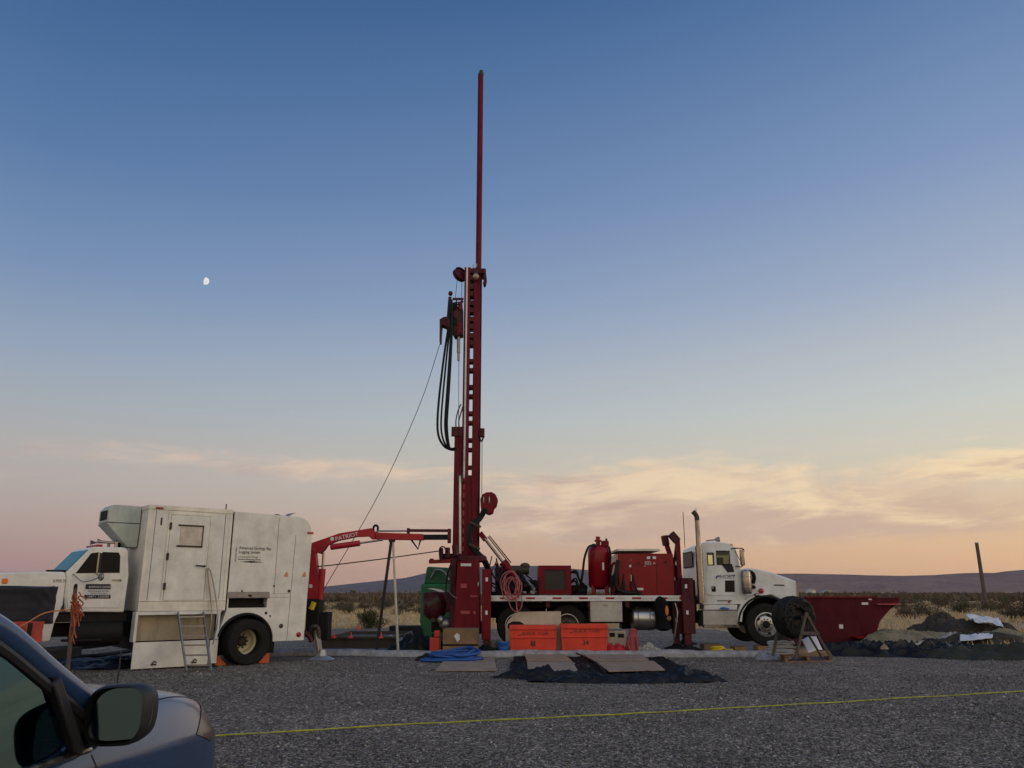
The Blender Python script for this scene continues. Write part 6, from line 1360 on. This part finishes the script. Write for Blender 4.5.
# black plastic, soil and white sheets at the right edge
def hp(px, py, **k): g = gp(px, py); return g
g = gp(915, 657); tag(heap('plastic_sheeting', 'shinytarp', c=(g.x, g.y+.7), rx=2.6, ry=1.0, h=.26, seed=21, fold=2.9, freq=1.25, rot=-.12, nu=170, nv=60), 'long crumpled black plastic sheeting on the gravel right of the tank', 'plastic sheet')
g = gp(872, 648); tag(heap('plastic_sheeting', 'shinytarp', c=(g.x, g.y+.2), rx=1.2, ry=.5, h=.16, seed=22, fold=1.0, freq=2.), 'thin black plastic tail lying below the red tank', 'plastic sheet')
g = gp(1012, 662); tag(heap('geotextile_roll', mat('dark green black geotextile', (.020,.022,.016), .85, bump=.6, bscale=10), c=(g.x+.5, g.y+1.1), rx=2.2, ry=.7, h=.42, seed=25, fold=.7, freq=1.4, rot=-.18, nu=120, nv=40), 'dark matted roll of cloth at the right edge of the picture', 'fabric roll')
g = gp(968, 650); tag(heap('clear_sheet', 'clear', c=(g.x, g.y+.6), rx=.75, ry=.5, h=.45, seed=27, fold=1.), 'cloudy plastic crumpled between the black sheeting and the dark roll', 'plastic sheet')
for px, py, l_, s_, m_ in ((911,646,'tan cloth strip lying on the black sheeting',.34,'plygrey'), (929,647,'pale folded cloth on the middle of the black sheeting',.3,'beige'), (887,651,'small white scrap on the left of the black sheeting',.10,'plygrey')):
    g = gp(px, py+8); tag(heap('cloth_scrap', m_, c=(g.x, g.y+.1), rx=s_, ry=s_*.6, h=.15, seed=px, fold=.8, z0=.22, freq=4), l_, 'cloth')
def mound(px, py, dy, rx, ry, h, seed, m_, label, name='soil_mound', cat='soil', **k):
    g = gp(px, py); return tag(heap(name, m_, c=(g.x, g.y+dy), rx=rx, ry=ry, h=h, seed=seed, fold=k.pop('fold', .35), freq=k.pop('freq', 1.1), nu=90, nv=30, **k), label, cat)
def mound2(px, Y, ztop, rx, ry, seed, m_, label, **k):
    return tag(heap('soil_mound', m_, c=((px-512)/831*Y, Y), rx=rx, ry=ry, h=(ztop+.1)/.62, seed=seed, fold=k.pop('fold', .12), freq=k.pop('freq', 1.1), nu=110, nv=40, amp=.24, rough=.5, **k), label, 'soil')
mound2(898, 25.6, .34, 2.3, 1.2, 31, 'tansoil', 'broad olive tan soil heap behind the black sheeting')
mound2(935, 28.2, .70, 1.0, .9, 33, 'soil', 'dark soil heap left of the white sheet', fold=.2)
mound2(974, 27.4, .62, 1.5, 1.1, 35, 'soil', 'dark soil heap under the white sheet', fold=.2)
mound2(1026, 25.6, .36, 2.0, 1.2, 37, 'tansoil', 'olive soil heap at the right edge above the dark roll')
mound2(975, 24.0, .34, 1.3, .8, 39, 'soil', 'small dark soil heap under the low white plastic strip')
tag(sheet('white_sheet', 'sheetwhite', [at(975,621,26.2), at(1004,627.5,25.5), at(998,617.5,27.4), at(966,615.5,27.4)], 40, 24, lambda u,v,p: .10*noise.fractal(Vector((p.x*2.2,p.y*2.2,1)), 1., 2., 4), solid=.012), 'white plastic sheet draped over the far dark soil heap', 'plastic sheet')
tag(sheet('white_sheet', 'sheetwhite', [at(960,641,23.2), at(992,638.5,23.0), at(993,632.5,23.9), at(960,634.5,23.9)], 40, 20, lambda u,v,p: .05*noise.fractal(Vector((p.x*2.5,p.y*2.5,4)), 1., 2., 4), solid=.012), 'white plastic strip lying low in front of the soil heap', 'plastic sheet')
# black pipe and sheeting under the box truck cab
g = gp(100, 668); tag(heap('black_sheeting', 'tarp', c=(g.x, g.y+.9), rx=2.2, ry=1.3, h=.16, seed=41, fold=1.1, freq=1.5, nu=100, nv=30), 'black plastic sheeting spread under the box truck cab', 'plastic sheet')
tag(MB().tube([gp(40,650), gp(75,652)+V(0,0,.12), gp(100,650.5)+V(0,0,.15), gp(130,648)+V(0,0,.2)], .07, 10, 6).build('black_pipe', 'black'), 'black pipe lying beside the box truck chassis', 'pipe')
tag(MB().tube([gp(52,660)+V(0,0,.09), gp(90,660.5)+V(0,0,.1), gp(131,655.5)+V(0,0,.12)], .05, 10, 6).build('black_hose', 'black'), 'thin black hose on the sheeting under the cab', 'hose')
tag(MB().tube([gp(104,652)+V(0,0,.25), gp(115,650.5)+V(0,0,.28), gp(131,651)+V(0,0,.3)], .035, 8, 6).build('steel_rod', 'steel'), 'pale steel rod sticking out beside the white drop panel', 'rod')
# leaning pole, distant sheds, moon
a, b = at(984,589,62), at(976.6,543,62); a.z = 0; lp_ = thing('utility_pole', 'bare wooden pole leaning left on the right horizon', 'pole', a)
MB().cyl(a, b, .15, .12, n=12).build('pole_shaft', 'oldwood', lp_); MB().lathe([(.135,-.04),(.135,.04),(.001,.05)], b, b-a, 12).build('pole_cap', 'steel', lp_)
def shed(px, py, w, h, d, Y, label):
    p = at(px, py, Y); o = thing('shed', label, 'shed', (p.x, Y, 0))
    MB().box((p.x-w/2,Y,0), (p.x+w/2,Y+d,h)).build('wall', 'sheetwhite', o); MB().prism([(p.x-w/2-.3,h), (p.x+w/2+.3,h), (p.x,h+w*.22)], Y-.3, Y+d+.3).build('roof', 'steel', o); return o
shed(812.5, 591, 3.2, 2.6, 5, 420, 'tiny white shed far off above the left of the red tank'); shed(829, 593, 6, 1.4, 4, 410, 'low pale building far off above the red tank')
r = Vector(ray(205.3, 281)).normalized(); Rm = 9000.
mo = bpy.data.meshes.new('moon'); bm = bmesh.new(); bmesh.ops.create_uvsphere(bm, u_segments=48, v_segments=32, radius=Rm*.0043)
view = -r; side = r.cross(V(0,0,1)).normalized(); litd = (side*.93+view*.40+V(0,0,-.12)).normalized()
bmesh.ops.delete(bm, geom=[f for f in bm.faces if f.normal.dot(litd) < -.02], context='FACES'); bm.to_mesh(mo); bm.free()  # unlit part is cut away, so the phase lies in the shape
mm = bpy.data.materials.new('glowing moon face'); mm.use_nodes = True; nt = mm.node_tree; nt.nodes.clear(); e = nd(nt, 'ShaderNodeEmission'); e.inputs['Color'].default_value = (1, .97, .9, 1); e.inputs['Strength'].default_value = .95  # emission stands in for sunlight on the moon
oo = nd(nt, 'ShaderNodeOutputMaterial'); n_ = nd(nt, 'ShaderNodeTexNoise'); n_.inputs['Scale'].default_value = .03; tc = nd(nt, 'ShaderNodeTexCoord'); nt.links.new(tc.outputs['Object'], n_.inputs[0])
rp_ = nd(nt, 'ShaderNodeValToRGB'); rp_.color_ramp.elements[0].color = (.62,.60,.58,1); rp_.color_ramp.elements[1].color = (1,.98,.93,1); nt.links.new(n_.outputs['Fac'], rp_.inputs[0]); nt.links.new(rp_.outputs[0], e.inputs[0]); nt.links.new(e.outputs[0], oo.inputs[0])
mo.materials.append(mm); o = bpy.data.objects.new('moon', mo); C.objects.link(o); o.location = r*Rm+V(0,0,H); tag(o, 'small white gibbous moon in the upper left sky', 'moon')

# ================================================================== the parked car at the lower left
CX = -2.51
car = thing('parked_car', 'slate blue car parked at the lower left beside the camera', 'car', (CX, 2.4, 0))
ST = [(4.95,[(.40,.42),(.62,.50),(.68,.62),(.67,.78),(.58,.90),(.32,.94),(0,.95)]),
      (4.88,[(.70,.34),(.83,.46),(.865,.63),(.85,.82),(.74,.975),(.38,1.02),(0,1.03)]),
      (4.70,[(.80,.28),(.89,.42),(.915,.66),(.908,.86),(.79,1.055),(.42,1.09),(0,1.105)]),
      (4.30,[(.84,.22),(.90,.42),(.925,.70),(.922,.89),(.81,1.12),(.44,1.165),(0,1.18)]),
      (3.85,[(.84,.20),(.90,.42),(.92,.72),(.918,.91),(.825,1.135),(.45,1.19),(0,1.205)]),
      (3.55,[(.84,.20),(.90,.42),(.915,.74),(.912,.93),(.85,1.10),(.46,1.18),(0,1.20)]),
      (3.25,[(.84,.20),(.90,.42),(.912,.75),(.905,.955),(.875,1.025),(.5,1.05),(0,1.05)]),
      (2.6,[(.84,.20),(.90,.42),(.915,.75),(.905,.965),(.875,1.03),(.5,1.02),(0,1.02)]),
      (1.6,[(.84,.20),(.90,.42),(.915,.75),(.905,.975),(.875,1.04),(.5,1.03),(0,1.03)]),
      (.7,[(.84,.22),(.90,.44),(.91,.77),(.90,.99),(.87,1.06),(.5,1.06),(0,1.06)]),
      (.30,[(.78,.26),(.86,.46),(.87,.78),(.86,.98),(.83,1.05),(.5,1.06),(0,1.06)]),
      (.15,[(.5,.34),(.62,.48),(.63,.75),(.62,.9),(.58,.98),(.4,1.0),(0,1.0)])]
mb = MB(); n_ = 13
for Y_, row in ST:
    for a, z in row: mb.v.append(V(CX+a, Y_, z))
    for a, z in row[-2::-1]: mb.v.append(V(CX-a, Y_, z))
for i in range(len(ST)-1):
    for j in range(n_-1): mb.f.append((i*n_+j, i*n_+j+1, (i+1)*n_+j+1, (i+1)*n_+j))
    mb.f.append((i*n_+n_-1, i*n_, (i+1)*n_, (i+1)*n_+n_-1))
mb.f.append(tuple(range(n_))); mb.f.append(tuple((len(ST)-1)*n_+k for k in range(n_-1, -1, -1)))
body = mb.build('body', 'carpaint', car, sub=3, angle=180)
cr_ = body.data.attributes.new('crease_edge', 'FLOAT', 'EDGE')
for e_ in body.data.edges:
    a_, b_ = e_.vertices
    if a_ % 13 == b_ % 13 and a_ % 13 in (3, 9): cr_.data[e_.index].value = .75
    if a_ % 13 == b_ % 13 and a_ % 13 in (4, 8): cr_.data[e_.index].value = .35
def both(fn):
    for s_ in (1, -1): fn(s_)
def pil(s_):
    P = [(.865,1.02,3.62), (.858,1.16,3.38), (.83,1.31,3.10), (.785,1.482,2.80), (.74,1.59,2.47), (.72,1.665,2.0), (.72,1.68,1.2), (.74,1.62,.55), (.80,1.35,.30), (.84,1.04,.25)]
    MB().tube([V(CX+s_*a, y, z) for a, z, y in P], .046, 12, 6).build('roof_pillar', 'carpaint', car)
    Q = [(.885,1.03,3.44), (.868,1.14,3.28), (.842,1.285,3.02), (.797,1.452,2.72), (.757,1.55,2.39), (.745,1.61,2.0), (.745,1.62,1.3)]
    MB().tube([V(CX+s_*(a+.012), y, z) for a, z, y in Q], .022, 8, 6).build('window_seal', 'blackplastic', car)
both(pil)
def rf(u, v):
    y = 2.5-2.0*v; a = (u*2-1)*.74; return V(CX+a, y, 1.655+.06*(1-(u*2-1)**2)+.03*math.sin(v*PI)-.02*v)
MB().grid(rf, 14, 14).build('roof', 'carpaint', car, solid=.03, angle=180)
def glz(s_):
    G = [(.895,1.03,3.14), (.872,1.27,2.98), (.80,1.48,2.66), (.762,1.565,2.35), (.752,1.605,1.35), (.895,1.05,1.35)]
    MB().add([V(CX+s_*a, y, z) for a, z, y in G], [tuple(range(6))]).build('side_window', 'glass', car, angle=180)
    MB().beam(V(CX+s_*.905,3.22,1.02), V(CX+s_*.868,3.05,1.295), .05, .042, up=(1,0,0)).build('window_divider', 'blackplastic', car, bevel=.01)
    S_ = [(.908,1.025,3.22), (.872,1.305,3.04), (.876,1.05,3.44)]
    MB().add([V(CX+s_*a, y, z) for a, z, y in S_]+[V(CX+s_*(a-.02), y, z) for a, z, y in S_], [(0,1,2),(5,4,3),(0,3,4,1),(1,4,5,2),(2,5,3,0)]).build('mirror_sail', 'blackplastic', car)
    MB().tube([V(CX+s_*.908,3.30,1.022), V(CX+s_*.912,2.6,1.035), V(CX+s_*.912,1.3,1.05)], .013, 8, 4).build('belt_trim', 'chrome', car)
    MB().beam(V(CX+s_*.89,1.32,1.04), V(CX+s_*.745,1.32,1.62), .08, .05, up=(1,0,0)).build('door_pillar', 'blackplastic', car)
both(glz)
def wsf(u, v):
    a = (u*2-1)*(.80-.10*v); y = 3.60-1.13*v+(1-(u*2-1)**2)*.16*(1-v*.5); return V(CX+a, y, 1.06+.585*v+.03*math.sin(v*PI)+.03*(1-(u*2-1)**2))
MB().grid(wsf, 12, 10).build('windshield', 'glass', car, angle=180)
def wsr(u, v):
    a = (u*2-1)*(.78-.06*v); return V(CX+a, .28+.3*v, 1.06+.57*v)
MB().grid(wsr, 8, 6).build('rear_window', 'glass', car, angle=180)
def mir(s_):
    c_ = V(CX+s_*1.02, 3.30, 1.150); A_ = Matrix.Rotation(s_*-.12, 3, 'Z')
    def hf(u, v):
        th = u*2*PI; cx, sz = math.cos(th), math.sin(th); e = .62
        x = abs(cx)**e*(1 if cx > 0 else -1)*.120; z = abs(sz)**e*(1 if sz > 0 else -1)*.108+.012*cx*s_
        sh_ = [(1.,-.055),(1.03,-.03),(1.02,.0),(.95,.045),(.78,.085),(.5,.108),(.02,.118)][min(6, int(round(v*6)))]
        return c_ + A_ @ V(x*sh_[0], sh_[1], z*sh_[0])
    h_ = MB().grid(hf, 40, 7, closeu=True).build('mirror_housing', 'blackplastic', car, angle=70)
    def lip(u, v):
        th = u*2*PI; cx, sz = math.cos(th), math.sin(th); e = .62
        k = [1., .93, .88][min(2, int(round(v*2)))]; y = [-.055, -.062, -.035][min(2, int(round(v*2)))]
        return c_ + A_ @ V(abs(cx)**e*(1 if cx > 0 else -1)*.120*k, y, (abs(sz)**e*(1 if sz > 0 else -1)*.108+.012*cx*s_)*k)
    MB().grid(lip, 40, 3, closeu=True).build('mirror_bezel', 'blackplastic', h_, angle=70)
    A2 = Matrix.Rotation(s_*.20, 3, 'Z') @ Matrix.Rotation(-.12, 3, 'X'); ring = []
    for k in range(40):
        th = k/40*2*PI; cx, sz = math.cos(th), math.sin(th); e = .62
        ring.append(c_ + V(s_*.012,0,0) + A2 @ V(abs(cx)**e*(1 if cx > 0 else -1)*.105, -.046, abs(sz)**e*(1 if sz > 0 else -1)*.092+.010*cx*s_))
    MB().add(ring, [tuple(range(40))]).build('mirror_glass', 'mirrorglass', h_, angle=180)
    MB().beam(c_+V(-s_*.10,.02,-.045), V(CX+s_*.885,3.30,1.06), .10, .085, up=(0,1,0)).build('mirror_arm', 'blackplastic', h_, bevel=.02)
both(mir)
def wrap(o, off):
    md = o.modifiers.new('wrap', 'SHRINKWRAP'); md.target = body; md.wrap_method = 'NEAREST_SURFACEPOINT'; md.wrap_mode = 'OUTSIDE_SURFACE'; md.offset = off; return o
lampm = mat('smoked headlamp lens', (.06,.058,.055), .22)
seamm = mat('panel gap', (.006,.006,.007), .8)
def hlm(s_):
    c4 = [V(CX+s_*a, y, z) for a, z, y in ((.92,.905,4.40), (.915,.83,4.62), (.72,.86,4.95), (.76,1.03,4.82))]
    wrap(MB().grid(lambda u, v: c4[0].lerp(c4[1], v).lerp(c4[3].lerp(c4[2], v), u), 18, 10).build('headlight', lampm, car, angle=180), .004)
    def ln(nme, pts, w=.006):
        P = spline([V(CX+s_*a, y, z) for a, z, y in pts], 10)
        mb = MB()
        for k in range(len(P)-1):
            d = (P[k+1]-P[k]).normalized(); sd_ = d.cross(V(s_,0,.6).normalized()).normalized()*w/2; mb.add([P[k]-sd_, P[k]+sd_, P[k+1]+sd_, P[k+1]-sd_], [(0,1,2,3)])
        wrap(mb.build(nme, seamm, car, angle=180), .002)
    ln('hood_gap', [(.83,1.12,3.62), (.815,1.10,3.9), (.80,1.09,4.3), (.775,1.04,4.7), (.70,.99,4.9)])
    ln('door_gap', [(.905,1.0,3.36), (.92,.85,3.40), (.92,.6,3.42), (.90,.35,3.40)])
    ln('door_gap', [(.91,1.03,1.30), (.92,.85,1.30), (.92,.6,1.30), (.90,.35,1.28)])
both(hlm)
MB().tube([V(CX+a,y,z) for a, z, y in ((-.70,.985,4.87), (-.36,1.025,4.90), (0,1.035,4.91), (.36,1.025,4.90), (.70,.985,4.87))], .012, 8, 5).build('hood_trim', 'chrome', car)
MB().beam((CX-.5,4.93,.66), (CX+.5,4.93,.66), .06, .16).build('grille', 'blackplastic', car, bevel=.02)
MB().box((CX-.84,.35,.5), (CX+.84,3.5,.62)).build('cabin_floor', 'interior', car)
MB().tube([V(CX-.8,3.42,.98), V(CX,3.38,1.02), V(CX+.8,3.42,.98)], .14, 12, 4).build('dashboard', 'interior', car)
for a in (-.38, .38):
    st_ = MB().box((CX+a-.24,1.75,.62), (CX+a+.24,2.35,.78)).box((CX+a-.23,1.58,.70), (CX+a+.23,1.76,1.28)).build('front_seat', 'seat', car, bevel=.05); MB().box((CX+a-.13,1.56,1.31), (CX+a+.13,1.68,1.50)).build('headrest', 'seat', st_, bevel=.04)
MB().box((CX-.62,.75,.62), (CX+.62,.95,1.25)).build('rear_seat', 'seat', car, bevel=.05)
MB().tube([V(CX-.38+.18*math.cos(t), 2.95-.06*math.sin(t), 1.02+.18*math.sin(t)) for t in np.linspace(0, 2*PI, 20)[:-1]], .016, 8, closed=True).build('steering_wheel', 'blackplastic', car)
for y_ in (4.05, .95):
    for s_ in (1, -1): wheel(car, (CX+s_*.82, y_, .33), (s_, 0, 0), .33, .22, 'alutank', 'front')
MB().tube([V(CX+.57,4.2,1.12), V(CX+.57,4.2,1.32)], .004, 6).build('radio_antenna', 'blackplastic', car)

# evening air
def haze():
    m = bpy.data.materials.new('evening air'); m.use_nodes = True; nt = m.node_tree; nt.nodes.clear()
    o_ = nd(nt, 'ShaderNodeOutputMaterial'); v = nd(nt, 'ShaderNodeVolumePrincipled'); v.inputs['Density'].default_value = .000018; v.inputs['Color'].default_value = (.80,.78,.82,1); v.inputs['Anisotropy'].default_value = .2
    nt.links.new(v.outputs[0], o_.inputs['Volume'])
    kind(MB().box((-14500,-6500,-8), (14500,14500,330)).build('haze', m, origin=(0,0,0)), 'stuff')
haze()

a = rp(723.5,608.4,21.95); tag(MB().ball(a, (.10,.06,.035)).ball(a+V(.09,0,-.01), (.06,.05,.025)).build('blue_rag', 'bluebucket'), 'small blue rag lying on the cab step of the drill truck', 'rag')
